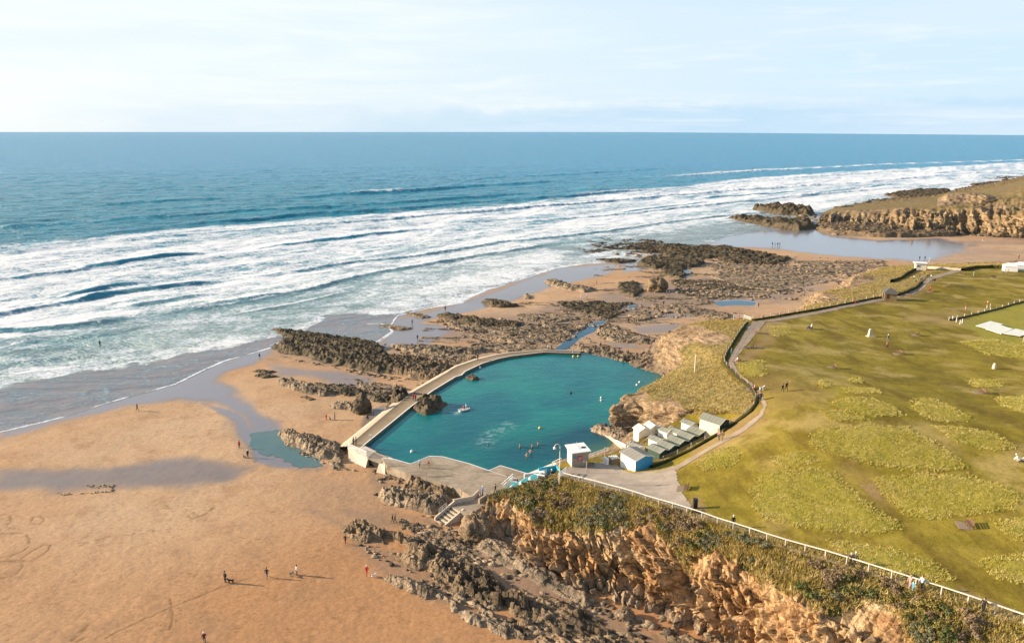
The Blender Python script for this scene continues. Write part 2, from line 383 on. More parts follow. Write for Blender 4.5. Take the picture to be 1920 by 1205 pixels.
# ------------------------------------------------------------------ beach
def polar(a0, a1, da, radii):
    A = np.arange(R(a0), R(a1), da); A, RR = np.meshgrid(A, radii); return RR * np.sin(A), RR * np.cos(A)
def radii_for(r0, r1, k, lo, hi):
    out = [r0]
    while out[-1] < r1:
        r = out[-1]; out.append(r + min(max(r * r / (747 * CAM_H) * k, lo), hi))
    return np.array(out)
X, Y = polar(-43, 45, .00137, radii_for(72, 1300, .8, .12, 5.0))
D = shore_d(X, Y)
base = beach_from(D)
def pxpoly(pts, z=.8): return PL(pts, z)[:, :2]
def soft(x, y, pts, w, seed=1, rag=1.0, sc_=.12):
    """1 inside a traced outline, fading over w metres, with a ragged edge"""
    P = pxpoly(pts); lo = P.min(0) - 3 * w - 4; hi = P.max(0) + 3 * w + 4
    o = np.zeros(x.shape); k = (x > lo[0]) & (x < hi[0]) & (y > lo[1]) & (y < hi[1])
    xs, ys = x[k], y[k]
    if len(xs):
        s = sdist(xs, ys, P) + (fbm2(xs * sc_, ys * sc_, 4, seed) - .5) * 2 * w * rag
        o[k] = sstep(-w, w, s)
    return o
WET = [  # outline in the photograph, edge width, wetness, dampness
    ([(0, 818), (120, 786), (245, 753), (330, 743), (400, 753), (448, 774), (466, 800), (470, 830), (520, 845), (560, 832), (524, 800), (492, 775), (452, 745), (425, 725), (412, 706), (420, 692), (480, 678), (505, 662), (506, 648), (480, 655), (380, 690), (240, 742), (0, 808)], 2.2, .9, .35),
    ([(505, 680), (560, 688), (640, 694), (700, 708), (690, 722), (640, 722), (590, 708), (520, 700)], 2.4, .6, .4), ([(600, 880), (520, 880), (470, 870), (430, 790), (460, 790), (480, 850)], 2.5, .2, .5),
    ([(380, 752), (455, 775), (470, 805), (520, 822), (600, 862), (600, 882), (540, 880), (480, 868), (455, 830), (440, 790)], 1.0, .9, .6),
    ([(0, 880), (110, 882), (250, 868), (330, 858), (420, 868), (470, 880), (440, 900), (350, 914), (210, 906), (100, 922), (0, 914)], 2.6, .42, .9),
    ([(735, 600), (860, 566), (930, 543), (1050, 500), (1160, 492), (1145, 512), (1050, 532), (960, 562), (880, 582), (820, 592), (790, 602), (862, 612), (800, 642), (715, 646)], 1.6, .85, .3),
    ([(560, 640), (710, 640), (830, 612), (760, 600), (790, 640), (720, 650)], 1.2, .7, .3),
    ([(1325, 452), (1372, 440), (1456, 428), (1530, 428), (1560, 441), (1640, 452), (1760, 448), (1830, 462), (1740, 492), (1640, 486), (1560, 480), (1450, 466), (1400, 463), (1330, 458)], 5, .95, .2),
    ([(1040, 660), (1075, 630), (1110, 606), (1140, 600), (1122, 618), (1085, 640), (1050, 662)], .5, 1, .9),
    ([(1336, 566), (1380, 563), (1422, 566), (1415, 575), (1350, 574)], .8, 1, .3), ([(1220, 590), (1290, 590), (1320, 596), (1260, 598)], 1.2, .8, .3),
    ([(1180, 615), (1240, 610), (1290, 612), (1260, 626), (1200, 628)], 1.4, .5, .4), ([(1130, 640), (1180, 645), (1210, 655), (1160, 655)], 1, .4, .4),
    ([(1160, 490), (1260, 470), (1290, 480), (1240, 498), (1170, 510)], 3, .9, .2), ([(1250, 505), (1300, 510), (1290, 520), (1240, 516)], 2, .6, .3),
    ([(690, 770), (720, 760), (720, 800), (700, 830), (680, 800)], .7, .5, .6), ([(820, 985), (700, 960), (760, 985), (700, 1000), (640, 960)], 2, .0, .55),
    ([(560, 890), (640, 895), (720, 925), (760, 985), (720, 1010), (640, 985), (580, 960), (540, 920)], 3, 0, .22), ([(560, 955), (600, 960), (660, 990), (650, 1000)], .8, 0, .5), ([(660, 1010), (760, 1050), (880, 1120), (1010, 1205), (900, 1180), (760, 1100), (690, 1060), (660, 1030)], 1.4, .0, .45), ([(700, 870), (720, 900), (800, 930), (720, 940), (690, 910)], 1.2, 0, .5),
    ([(880, 1010), (1120, 1140), (1300, 1230), (1100, 1230), (850, 1060)], 2.2, .0, .6), ([(800, 640), (1080, 640), (1240, 600), (1500, 560), (1560, 520), (1300, 520), (1100, 560), (820, 610)], 10, .12, .62),
    ([(440, 655), (1100, 640), (1230, 640), (1160, 670), (900, 670), (700, 700)], 6, .05, .4),
]
wet = np.zeros(X.shape); damp = np.zeros(X.shape)
for i, (pts, w, a, b) in enumerate(WET):
    s = soft(X, Y, pts, w, 50 + i); wet = np.maximum(wet, a * s); damp = np.maximum(damp, b * s)
edge = sstep(3.5, .2, D - (fbm2(X * .08, Y * .08, 3, 9) - .5) * 5)
wet = np.maximum(wet, edge * .9); damp = np.maximum(damp, sstep(11, 2, D) * .35)
far = sstep(330, 520, Y) * sstep(.38, .62, fbm2(X * .012, Y * .05, 5, 21)); wet = np.maximum(wet, far * .35); damp = np.maximum(damp, far * .4)
mark = np.zeros(X.shape)
MARKS = [[(0, 960), (12, 958), (20, 966), (18, 976), (6, 985), (0, 988)], [(0, 996), (25, 995), (50, 995), (54, 1008), (54, 1020), (45, 1028), (20, 1038), (0, 1043)],
         [(40, 1043), (55, 1032), (78, 1020), (80, 1017), (96, 1016), (92, 1026), (75, 1040), (55, 1048), (38, 1050), (0, 1050)], [(38, 1050), (42, 1060), (28, 1075), (0, 1082)],
         [(57, 975), (62, 964), (75, 963), (84, 970), (74, 978), (60, 977)], [(200, 1195), (250, 1170), (330, 1135), (420, 1100), (480, 1080)], [(135, 1200), (145, 1190), (165, 1172)], [(140, 1204), (158, 1197)],
         [(352, 962), (362, 958), (372, 964), (360, 970), (352, 964)], [(372, 966), (388, 960), (400, 950)], [(180, 1010), (196, 1005)], [(182, 1014), (197, 1009)], [(320, 1122), (325, 1160), (318, 1180)], [(0, 1050), (40, 1046), (60, 1048)]]
for i, pl in enumerate(MARKS):
    P = resample(pxpoly(pl, 1.3), 30); lo = P.min(0) - 3; hi = P.max(0) + 3
    k = (X > lo[0]) & (X < hi[0]) & (Y > lo[1]) & (Y < hi[1])
    if k.any():
        xs, ys = X[k], Y[k]; d = seg_dist(xs + (fbm2(xs, ys, 3, 3) - .5) * .5, ys + (fbm2(xs, ys, 3, 4) - .5) * .5, P)
        mark[k] = np.maximum(mark[k], np.exp(-(d / (.16 if i not in (6, 7, 9) else .35)) ** 2) * sstep(.2, .5, fbm2(xs * .8, ys * .8, 3, i)))
warm = np.clip(sstep(190, 92, Y) * sstep(-75, -8, X) + sstep(125, 92, Y) * .5, 0, 1)
Z = base + (fbm2(X * .05, Y * .05, 4, 2) - .5) * .5 * sstep(1, 14, D) * (1 - wet) + (fbm2(X * .9, Y * .9, 3, 6) - .5) * .07 * (1 - wet) * sstep(300, 150, Y) - mark * .04
keep = (cellc(D) > -25) & ~inside(cellc(X), cellc(Y), PLAT_POLY)
o = link('beach', grid_mesh('beach', X, Y, Z, keep, {'wet': wet, 'damp': damp, 'mark': mark, 'warm': warm}, True, [M_SAND]))
tag(o, 'sandy beach with wet and dry patches', kind='structure')
# the ground beyond the visible beach and under everything, out of sight behind the camera
o = link('terrain', raw_mesh('terrain', [(-700, -500, -6), (900, -500, -6), (900, 1500, -6), (-700, 1500, -6)], [(0, 1, 2, 3)], {'warm': [1] * 4}, False, [M_SAND])); tag(o, kind='structure')

# ------------------------------------------------------------------ sea
CREST = [  # traced crest lines: points, height, broken (0 green face .. 1 white water), white trail length
    ([(1280, 316), (1313, 314), (1393, 312), (1513, 307), (1693, 297), (1920, 290), (2200, 280)], 1.8, .1, 4), ([(840, 345), (923, 333), (1040, 328), (1173, 320), (1250, 316), (1300, 315)], 1.5, .15, 5),
    ([(480, 372), (567, 370), (650, 364), (765, 358), (770, 358), (907, 348), (1040, 340), (1110, 336)], 2.4, .1, 0), ([(645, 363), (700, 361), (768, 358)], 1.6, 1, 8), ([(1075, 338), (1107, 336), (1280, 329), (1413, 320), (1597, 312), (1670, 308), (1920, 300), (2200, 288)], 2.0, 1, 30),
    ([(83, 423), (217, 412), (333, 405), (433, 397), (567, 390), (640, 387), (773, 378), (907, 368), (1040, 358)], 1.9, .0, 0), ([(160, 386), (317, 376), (430, 370)], 1.8, .0, 0), ([(0, 425), (83, 421), (150, 417)], 1.2, .2, 4),
    ([(110, 444), (173, 440), (267, 431), (340, 422), (467, 412), (567, 403), (640, 398), (727, 393), (873, 381), (1040, 370), (1107, 363), (1220, 355)], 2.0, .1, 3), ([(1065, 368), (1107, 363), (1220, 355), (1300, 350)], 1.2, .8, 6),
    ([(103, 457), (267, 443), (433, 432), (533, 423), (640, 418), (807, 403), (973, 390), (1140, 377), (1280, 364), (1447, 352), (1613, 342), (1780, 327), (1920, 318), (2200, 303)], 1.7, 1, 42), ([(1313, 343), (1447, 335), (1580, 327), (1747, 317), (1920, 308), (2200, 294)], 1.6, 1, 32),
    ([(-60, 528), (0, 521), (133, 506), (175, 498)], 1.4, 1, 26), ([(160, 500), (173, 498), (257, 488), (310, 480), (383, 473)], 1.7, .1, 6),
    ([(483, 465), (583, 453), (640, 446), (757, 433), (800, 430)], 1.3, .35, 10), ([(757, 433), (873, 425), (973, 417), (1057, 410), (1173, 400), (1280, 388), (1400, 376), (1560, 362), (1700, 350), (1900, 335), (2200, 315)], 1.3, .9, 25),
    ([(-60, 598), (0, 588), (83, 573), (150, 562), (200, 551)], 1.0, .9, 14), ([(140, 565), (233, 546), (317, 537), (400, 527)], 1.15, .2, 3), ([(120, 556), (200, 538), (247, 532)], 1.2, .05, 0), ([(300, 541), (400, 527), (483, 517), (567, 505), (640, 493), (807, 475), (940, 453), (1007, 447), (1140, 432), (1280, 412), (1420, 398), (1540, 386)], 1.0, .75, 26),
    ([(-60, 622), (7, 617), (117, 612), (217, 598)], 1.0, .1, 0), ([(200, 601), (317, 583), (433, 563), (567, 543), (640, 523), (740, 503), (873, 482), (1023, 458), (1090, 449)], .9, .85, 30), ([(250, 571), (333, 558), (360, 553)], .9, .0, 0),
    ([(-40, 690), (0, 683), (127, 668), (190, 664)], .35, .3, 3), ([(-40, 718), (0, 709), (43, 697), (127, 688), (240, 670)], .35, .4, 6), ([(50, 640), (150, 632), (260, 612)], .4, .1, 0), ([(20, 655), (120, 648)], .35, .05, 0),
    ([(1150, 400), (1280, 383), (1340, 377)], .9, .3, 6), ([(1480, 372), (1613, 351), (1700, 343)], 1.0, .5, 10), ([(1300, 372), (1440, 362), (1500, 357)], .9, .3, 8), ([(340, 580), (420, 570), (520, 553)], .5, .5, 8), ([(420, 590), (560, 566), (650, 545)], .4, .5, 8),
]
OUT = resample(PL([(-900, 560), (-60, 465), (0, 458), (143, 447), (340, 428), (567, 412), (727, 398), (873, 388), (1040, 373), (1220, 355), (1400, 333), (1580, 322), (1920, 303), (2300, 285)], 0)[:, :2], 90)
rad = np.r_[radii_for(125, 1500, .36, .4, 12), ]
tail = [rad[-1]]
while tail[-1] < 70000: tail.append(tail[-1] * 1.035)
X, Y = polar(-43, 45, .00137, np.r_[rad, tail[1:]])
D = -shore_d(X, Y)                      # metres out to sea
near = sstep(2200, 1300, Y)
# swell running along the coast
ca, sa = math.cos(R(48)), math.sin(R(48))
S_, C_ = X * ca + Y * sa, -X * sa + Y * ca
os_ = np.c_[OUT[:, 0] * ca + OUT[:, 1] * sa, -OUT[:, 0] * sa + OUT[:, 1] * ca]; os_ = os_[np.argsort(os_[:, 0])]
outd = C_ - np.interp(S_, os_[:, 0], os_[:, 1])   # beyond the outer break
Z = np.zeros(X.shape)
amp = sstep(4, 60, D)
Z += ((fbm2(S_ / 34, C_ / 13, 4, 77, .55) - .5) * 2.5 * sstep(20, 200, D) + (fbm2(S_ / 9, C_ / 4, 3, 78) - .5) * .55) * amp * sstep(2600, 900, Y)
lo1 = fbm2(S_ / 60, C_ / 22, 5, 31); lo2 = fbm2(S_ / 16, C_ / 6, 4, 33)
qz = np.clip(D / np.maximum(D - outd, 8), 0, 1.6)
foam = sstep(14, -14, outd + (lo1 - .5) * 26) * (.92 + (lo1 - .5) * .8 + (lo2 - .5) * .4)
calm = np.exp(-((X + 128) / 85) ** 2) * sstep(95, 65, D) * sstep(4, 20, D)
foam = foam * (1 - .35 * calm); foam = np.maximum(foam, sstep(110, 40, D) * (.64 + (lo1 - .5) * .7))
foam = foam * (1 - .3 * sstep(30, 5, D) * sstep(.35, .6, lo1))
bandw = sstep(.40, .62, fbm2(S_ / 120, C_ / 26, 4, 41)); foam = foam * (1 - .2 * bandw)
swell = np.zeros(X.shape)
for k, (px, h, br, trail) in enumerate(CREST):
    P = PL(px, .5)[:, :2]; P = catmull(P, max(12, len(P) * 8)); P = np.c_[P[:, 0] * ca + P[:, 1] * sa, -P[:, 0] * sa + P[:, 1] * ca]; P = P[np.argsort(P[:, 0])]
    x0, x1 = P[0, 0], P[-1, 0]
    msk = (S_ > x0 - 25) & (S_ < x1 + 25) & (C_ > P[:, 1].min() - 60) & (C_ < P[:, 1].max() + 160); xs, ys = S_[msk], C_[msk]
    yc = np.interp(xs, P[:, 0], P[:, 1]); sl = np.interp(xs, P[:, 0], np.clip(np.gradient(P[:, 1], P[:, 0] + np.arange(len(P)) * 1e-6), -2, 2)); cs = 1 / np.sqrt(1 + sl * sl)
    d = (ys - yc) * cs + (fbm2(xs / 16, ys / 30, 4, 100 + k) - .5) * 5 * (.4 + .6 * br) + (fbm2(xs / 4, ys / 6, 2, 150 + k) - .5) * 1.6 * br
    L = x1 - x0; endf = sstep(-8, .18 * L, xs - x0) * sstep(-8, .18 * L, x1 - xs)
    if px[0][0] < 0: endf = sstep(-8, .18 * L, x1 - xs)
    if px[-1][0] > 1920: endf = sstep(-8, .15 * L, xs - x0)
    var = .6 + .8 * fbm2(xs / 40, ys / 60, 3, 300 + k)
    w1 = 2.0 + .5 * h; prof = np.where(d < 0, np.exp(-(d / w1) ** 2), np.exp(-(d / (7 + 2.5 * h)) ** 2))
    rough = 1 + br * (fbm2(xs / 2.2, ys / 2.2, 3, 500 + k) - .5) * .9
    Z[msk] += h * .9 * endf * var * prof * rough
    f = foam[msk]
    if trail > 0:
        tr = np.where(d > -.6, np.exp(-np.maximum(d, 0) / trail), 0) * br * endf
        f = np.maximum(f, tr * 1.15)
    face = sstep(-2.6 * w1, -.4 * w1, d) * sstep(.6 * w1, -.3 * w1, d) * endf
    f = f * (1 - face * (.93 - .5 * br))
    lw = np.clip(.3 * (X[msk] ** 2 + Y[msk] ** 2) / 50800, 1.3, 9); lip = np.exp(-((d - .3) / lw) ** 2) * endf * sstep(.25, .6, br + (lo2[msk] - .5) * .9); f = np.maximum(f, lip)
    foam[msk] = f
E1 = PL([(-200, 760), (0, 726), (120, 706), (240, 686), (329, 667), (400, 652), (480, 638), (505, 633), (572, 620), (605, 602), (615, 591), (747, 586), (803, 577), (865, 568), (900, 553), (979, 524), (1041, 503), (1156, 491)], 0)[:, :2]
e1 = seg_dist(X, Y, E1); e1p = np.vstack([E1, [[9000, 9000], [-60000, 60000], [-60000, 0]]]); e1s = np.where(inside(X, Y, e1p), e1, -e1); inf = sstep(-1.5, 1.5, e1s + (fbm2(X * .12, Y * .12, 4, 65) - .5) * 9)
ins = inf > .5; e1 = np.abs(e1s + (fbm2(X * .12, Y * .12, 4, 65) - .5) * 9)
foam = foam * (.28 + .72 * inf) + .04 * (1 - inf)
foam = np.maximum(foam, np.exp(-(e1 / 1.1) ** 2) * .8 * sstep(.3, .5, lo2)); foam = np.maximum(foam, (.86 + (lo2 - .5) * .5) * np.exp(-e1 / 24) * inf)
foam = np.maximum(foam, sstep(.75, .1, np.abs(D - .35 - (lo2 - .5) * 1.2)) * .95 * sstep(.22, .36, fbm2(X / 14, Y / 14, 3, 61)))
arc = PL([(690, 607), (715, 607), (731, 613), (735, 623), (725, 632), (713, 640)], 0)[:, :2]; foam = np.maximum(foam, np.exp(-(seg_dist(X, Y, catmull(arc, 30)) / .6) ** 2))
for cx, cy, r_ in [(1400, 405, 14), (1480, 398, 16), (1560, 405, 14), (1660, 372, 22), (1700, 385, 20), (1230, 475, 16), (1180, 452, 14), (505, 645, 5), (545, 626, 9), (1850, 350, 26)]:
    p = PZ(cx, cy, 0); foam = np.maximum(foam, .85 * np.exp(-((X - p[0]) ** 2 + (Y - p[1]) ** 2) / r_ ** 2) * sstep(.3, .6, lo2))
Z = Z * amp + .02
Z = np.where(D < 0, .02 + D * .01, Z)
bay = soft(X, Y, [(1060, 480), (1330, 458), (1372, 442), (1530, 428), (1600, 400), (1440, 395), (1340, 418), (1180, 442), (1040, 462)], 14, 5)
foam = foam * (1 - .55 * bay)
keep = (cellc(D) > -4)
shal = sstep(150, 10, D)
o = None
def f_sea(t):
    v = t.coord(); fo = t.attr('foam'); sh = t.attr('shallow'); fa = t.attr('far')
    r = t.mapv(v, (.72, 1, 1), (0, 0, R(-48)))
    n1 = t.noise(r, .13, 6, .62, .8); n2 = t.noise(r, 1.1, 7, .78, .6); lace = t.voro(t.mapv(r, (1, 1, 1)), .32, 'DISTANCE_TO_EDGE')
    n = t.m('ADD', t.m('MULTIPLY', n1, .45), t.m('MULTIPLY', n2, .55)); n = t.ss(n, .30, .70)
    n = t.m('ADD', n, t.ss(lace, .0, .22, .10, -.06))
    f = t.ss(t.m('ADD', n, fo), .86, 1.5)
    col = t.mix(sh, (.018, .245, .35), (.30, .41, .39))
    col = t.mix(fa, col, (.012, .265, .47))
    col = t.mix(t.attr('thin'), col, (.215, .20, .205))
    col = t.mix(t.m('MULTIPLY', t.ss(n1, .42, .62), .35), col, (.045, .19, .235))
    fr = t.mapv(v, (.5, 1, 1), (0, 0, R(-40)))
    w1 = t.noise(fr, .09, 7, .68, .5); w2 = t.noise(fr, .7, 5, .65)
    w0 = t.noise(t.mapv(v, (.35, 1, 1), (0, 0, R(-30))), .035, 6, .6, .4); hgt = t.m('ADD', t.m('ADD', t.m('MULTIPLY', w1, 5.0), t.m('MULTIPLY', w2, .8)), t.m('MULTIPLY', w0, 20.0))
    bp = t.node('ShaderNodeBump', Height=hgt, Strength=t.m('MULTIPLY_ADD', t.attr('thin'), -.8, 1.0), Distance=1.0).outputs[0]
    wat = t.bsdf(col, .22, bp, IOR=1.33, Specular_IOR_Level=.22)
    k = t.ss(n2, .2, .8, .55, 1)
    fc = t.mix(t.ss(t.m('ADD', n2, t.m('MULTIPLY', fo, .3)), .42, .85), (.44, .56, .62), (.80, .82, .83))
    foamb = t.bsdf(fc, .9, t.bump(t.m('ADD', n2, t.m('MULTIPLY', n1, 2.0)), .8, .5), Specular_IOR_Level=.1)
    t.out(t.node('ShaderNodeMixShader', _0=f, _1=wat, _2=foamb).outputs[0])
M_SEA = mat('sea_water', f_sea)
thin = (inf * sstep(22, 3, D) * .6 + 1 - inf) * sstep(70, 25, D); thin = np.maximum(thin, bay * .5)
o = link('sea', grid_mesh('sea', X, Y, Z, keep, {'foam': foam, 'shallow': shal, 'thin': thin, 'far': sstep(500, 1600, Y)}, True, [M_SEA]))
tag(o, 'open sea with breaking surf', kind='structure')
# ------------------------------------------------------------------ plateau
X, Y = polar(-6, 62, .0011, radii_for(62, 520, .75, .16, 3.0))
pd = sdist(X, Y, PLAT_POLY)
Z = plat_z(X, Y)
def softp(x, y, pts, w, seed=1, rag=1.0, sc_=.2):
    P = np.array([PP(u, v)[:2] for u, v in pts]); lo = P.min(0) - 3 * w - 3; hi = P.max(0) + 3 * w + 3
    o = np.zeros(x.shape); k = (x > lo[0]) & (x < hi[0]) & (y > lo[1]) & (y < hi[1]); xs, ys = x[k], y[k]
    if len(xs): o[k] = sstep(-w, w, sdist(xs, ys, P) + (fbm2(xs * sc_, ys * sc_, 4, seed) - .5) * 2 * w * rag)
    return o
WORN = [([(1375, 690), (1420, 640), (1430, 605), (1470, 600), (1450, 640), (1400, 680)], 2.0, .7), ([(1360, 790), (1420, 770), (1440, 790), (1340, 850), (1290, 870), (1300, 840)], .7, .55), ([(1285, 940), (1310, 930), (1330, 965), (1300, 960)], .5, .7),
        ([(1610, 908), (1640, 905), (1655, 940), (1640, 935)], .5, .8), ([(1560, 1030), (1640, 1060), (1760, 1115), (1740, 1118), (1600, 1065)], .5, .45), ([(1800, 1100), (1920, 1150), (1900, 1165), (1800, 1120)], .5, .6), ([(1690, 585), (1800, 580), (1820, 610), (1740, 612)], 5, .35),
        ([(1420, 720), (1470, 690), (1520, 740), (1440, 790), (1400, 770)], 5, .35), ([(1640, 560), (1700, 545), (1740, 520), (1770, 515), (1720, 560), (1640, 572)], 1.2, .5), ([(1560, 860), (1700, 930), (1660, 950), (1600, 900)], 3, .3)]
worn = np.zeros(X.shape)
for i, (p, w, a) in enumerate(WORN): worn = np.maximum(worn, a * softp(X, Y, p, w, 70 + i))
lush = softp(X, Y, [(1795, 605), (1920, 565), (2100, 540), (2100, 660), (1860, 640)], 1.2, 3) * .9
TUFT = [[(1460, 885), (1520, 878), (1570, 890), (1610, 930), (1660, 965), (1700, 990), (1660, 1000), (1560, 998), (1480, 985), (1420, 965), (1405, 925), (1420, 900)],
        [(1640, 895), (1720, 888), (1820, 895), (1890, 912), (1915, 932), (1890, 958), (1830, 965), (1740, 975), (1690, 962), (1655, 930)],
        [(1520, 815), (1560, 800), (1620, 797), (1700, 800), (1750, 830), (1800, 860), (1815, 875), (1790, 882), (1700, 880), (1620, 868), (1560, 850), (1520, 835)],
        [(1590, 745), (1640, 746), (1680, 765), (1693, 780), (1640, 782), (1580, 768), (1560, 755)], [(1715, 748), (1745, 746), (1790, 765), (1825, 788), (1780, 792), (1735, 785), (1712, 765)],
        [(1745, 798), (1800, 800), (1870, 815), (1910, 838), (1870, 845), (1800, 830)], [(1865, 745), (1920, 742), (1990, 760), (1920, 775), (1880, 762)], [(1320, 850), (1370, 838), (1392, 850), (1370, 876), (1320, 882), (1305, 872)],
        [(1545, 1010), (1600, 1022), (1680, 1030), (1760, 1060), (1797, 1088), (1740, 1092), (1660, 1075), (1580, 1045)], [(1842, 1050), (1920, 1035), (1990, 1060), (1920, 1098), (1860, 1080)], [(1868, 980), (1920, 968), (1990, 980), (1920, 1015), (1880, 1000)],
        [(1540, 712), (1560, 715), (1555, 728), (1535, 726)], [(1580, 728), (1640, 728), (1655, 738), (1590, 738)], [(1800, 640), (1860, 636), (1940, 650), (1940, 675), (1850, 665)], [(1440, 612), (1480, 612), (1485, 625), (1450, 632)],
        [(1535, 770), (1590, 772), (1640, 790), (1560, 790)], [(1385, 680), (1430, 675), (1435, 705), (1385, 710)], [(1815, 712), (1870, 712), (1880, 725), (1830, 727)], [(1590, 706), (1620, 710), (1610, 720), (1595, 718)], [(1440, 860), (1500, 845), (1540, 865), (1470, 880)]]
TUFTW = [np.array([PP(u, v)[:2] for u, v in p]) for p in TUFT]
tall = np.zeros(X.shape)
for i, P in enumerate(TUFTW):
    lo = P.min(0) - 3; hi = P.max(0) + 3; k = (X > lo[0]) & (X < hi[0]) & (Y > lo[1]) & (Y < hi[1])
    s = sdist(X[k], Y[k], P); tall[k] = np.maximum(tall[k], sstep(-.6, 2.0, s + (fbm2(X[k] * .8, Y[k] * .8, 3, 5) - .5)))
Z = Z + tall * (.06 + .18 * fbm2(X * 1.1, Y * 1.1, 3, 15)); lush = np.maximum(lush, tall * .55)
keep = cellc(pd) > -.9
o = link('grass_field', grid_mesh('grass_field', X, Y, Z, keep, {'worn': worn, 'lush': lush}, True, [M_TURF])); tag(o, 'mown clifftop grass', kind='structure')

# ------------------------------------------------------------------ cliffs as folded sheets between traced lines
def patch(name, stations, rowgrass, step, mtl, amp, seed, rowamp, label=None, cat=None, kind=None, cleft=0.0, nsc=1.0, block=.45, bury=2.0, snap=False, free=0, bare=(), gvar=.35, bed=.7):
    S = np.array([[PZ(*p) for p in st] for st in stations])            # stations x rows x 3
    n_s = len(S)
    if snap:
        S[free:, 0, 2] = plat_z(S[free:, 0, 0], S[free:, 0, 1]) + .06
        b_ = S[:, 0] - S[:, 1]; b_[:, 2] = 0; b_ = S[:, 0] + b_ / (np.linalg.norm(b_, axis=1, keepdims=True) + 1e-6) * 1.3; b_[:, 2] = plat_z(b_[:, 0], b_[:, 1]) - .35; b_[:free, 2] = S[:free, 0, 2] - 1.2
        S = np.concatenate([b_[:, None], S], 1); rowgrass = [rowgrass[0]] + list(rowgrass); rowamp = [0.0, 0.0] + list(rowamp[1:])
    u_ = S[:, -1].copy(); u_[:, 2] -= bury; d_ = S[:, -1] - S[:, -2]; d_[:, 2] = 0; u_ += d_ / (np.linalg.norm(d_, axis=1, keepdims=True) + 1e-6) * .6
    S = np.concatenate([S, u_[:, None]], 1); rowgrass = list(rowgrass) + [rowgrass[-1]]; rowamp = list(rowamp) + [rowamp[-1]]
    K = S.shape[1]
    seg = np.linalg.norm(np.diff(S.mean(1), axis=0), axis=1); L = np.r_[0, np.cumsum(seg)]
    n = int(L[-1] / step) + 2; tt = np.interp(np.linspace(0, L[-1], n), L, np.arange(n_s))
    i = np.clip(tt.astype(int), 0, n_s - 2); f = (tt - i)[:, None, None]
    a, b, c, d = S[np.maximum(i - 1, 0)], S[i], S[i + 1], S[np.minimum(i + 2, n_s - 1)]
    G = .5 * (2 * b + (c - a) * f + (2 * a - 5 * b + 4 * c - d) * f ** 2 + (3 * b - a - 3 * c + d) * f ** 3) * .5 + .5 * (b + (c - b) * f)
    w = np.linalg.norm(np.diff(S, axis=1), axis=2).mean(0); M_ = np.r_[0, np.cumsum(w)]
    m_ = int(M_[-1] / (step * .85)) + 2; q = np.interp(np.linspace(0, M_[-1], m_), M_, np.arange(K)); j = np.clip(q.astype(int), 0, K - 2); g = (q - j)
    V = G[:, j] + (G[:, j + 1] - G[:, j]) * g[None, :, None]
    for _ in range(2): V[:, 1:-1] = V[:, 1:-1] * .5 + (V[:, :-2] + V[:, 2:]) * .25
    rg = np.interp(q, np.arange(K), rowgrass)[None, :] + 0 * V[..., 0]; ra = np.interp(q, np.arange(K), rowamp)[None, :]
    ds = np.gradient(V, axis=0); dq = np.gradient(V, axis=1); N = np.cross(ds, dq); N /= np.linalg.norm(N, axis=2, keepdims=True) + 1e-9
    if (N * (np.array([0, 0, CAM_H + 60]) - V)).sum() < 0: N = -N
    x, y, z = V[..., 0], V[..., 1], V[..., 2]
    for bu, bv, bz, br in bare:
        bp = PZ(bu, bv, bz); rg = rg - 1.3 * np.exp(-(((x - bp[0]) ** 2 + (y - bp[1]) ** 2 + (z - bp[2]) ** 2) / br ** 2) ** 1.5)
    sl = (np.linspace(0, L[-1], n)[:, None] + 0 * x) * nsc; x, y, z = x * nsc, y * nsc, z * nsc
    rk = 1 - np.clip(rg, 0, 1)
    rg = rg + (fbm2(sl / 7, z / 5, 3, seed + 21) - .5) * gvar; 
    rk = 1 - np.clip(rg, 0, 1)
    bedt = z * .9 + sl * .22 + (fbm2(sl * .15, z * .4, 3, seed + 14) - .5) * 1.6; bs = bedt - np.floor(bedt); bedr = vn2(np.floor(bedt) * 1.7, sl * .06, seed + 15)
    nz = ((bs - .5) * .5 + (bedr - .5) * 1.1) * bed * rk + (fbm3(x * .22, y * .22, z * .22, 3, seed) - .5) * 2.4 + (ridge2(sl * .35 + z * .12, z * .22, 3, seed + 3) - .5) * .5 * rk + (fbm3(x * .8, y * .8, z * .8, 3, seed + 12) - .5) * 1.6 * (1 - rk)
    _, w2, wr, wt = worley2(sl * .36 + z * .17 + (fbm2(sl * .3, z * .3, 3, seed + 9) - .5) * 1.2, z * .52 - sl * .13, seed + 5); w1_, w3, wr2, wt2 = worley2(sl * 1.25 + (fbm2(sl, z, 2, seed + 10) - .5), z * 1.0 + sl * .3, seed + 8)
    nz = nz + ((wr - .5) * 2 * block + (wr2 - .5) * .9 * block + wt * 2.3 * block + wt2 * 1.5 * block - sstep(.10, .0, w2 - _) * .5 * block - sstep(.10, .0, w3 - w1_) * .25 * block) * (.1 + .9 * rk)
    cl = np.zeros(x.shape)
    if cleft:
        cc = vn2(sl * .11 + fbm2(sl * .2, z * .15, 3, seed + 4) * .9, z * .02 + 7, seed + 6); cl = sstep(.30, .14, cc) + sstep(.10, .02, np.abs(fbm2(sl * .16 + z * .03, z * .06, 3, seed + 7) - .5)) * .35
        cl = cl * (.15 + .85 * rk); nz = nz - cl * cleft
    fineg = (fbm3(x * 1.3, y * 1.3, z * 1.3, 3, seed + 2) - .5) * .2
    taper = sstep(0, .6, q)[None, :]
    V = V + N * ((nz * ra * amp + fineg * np.clip(ra, .3, 1)) * taper)[..., None]
    z = V[..., 2]; hg = np.clip((z - S[:, -2, 2].mean()) / max(1.0, (S[:, 0, 2] - S[:, -2, 2]).mean()), 0, 1)
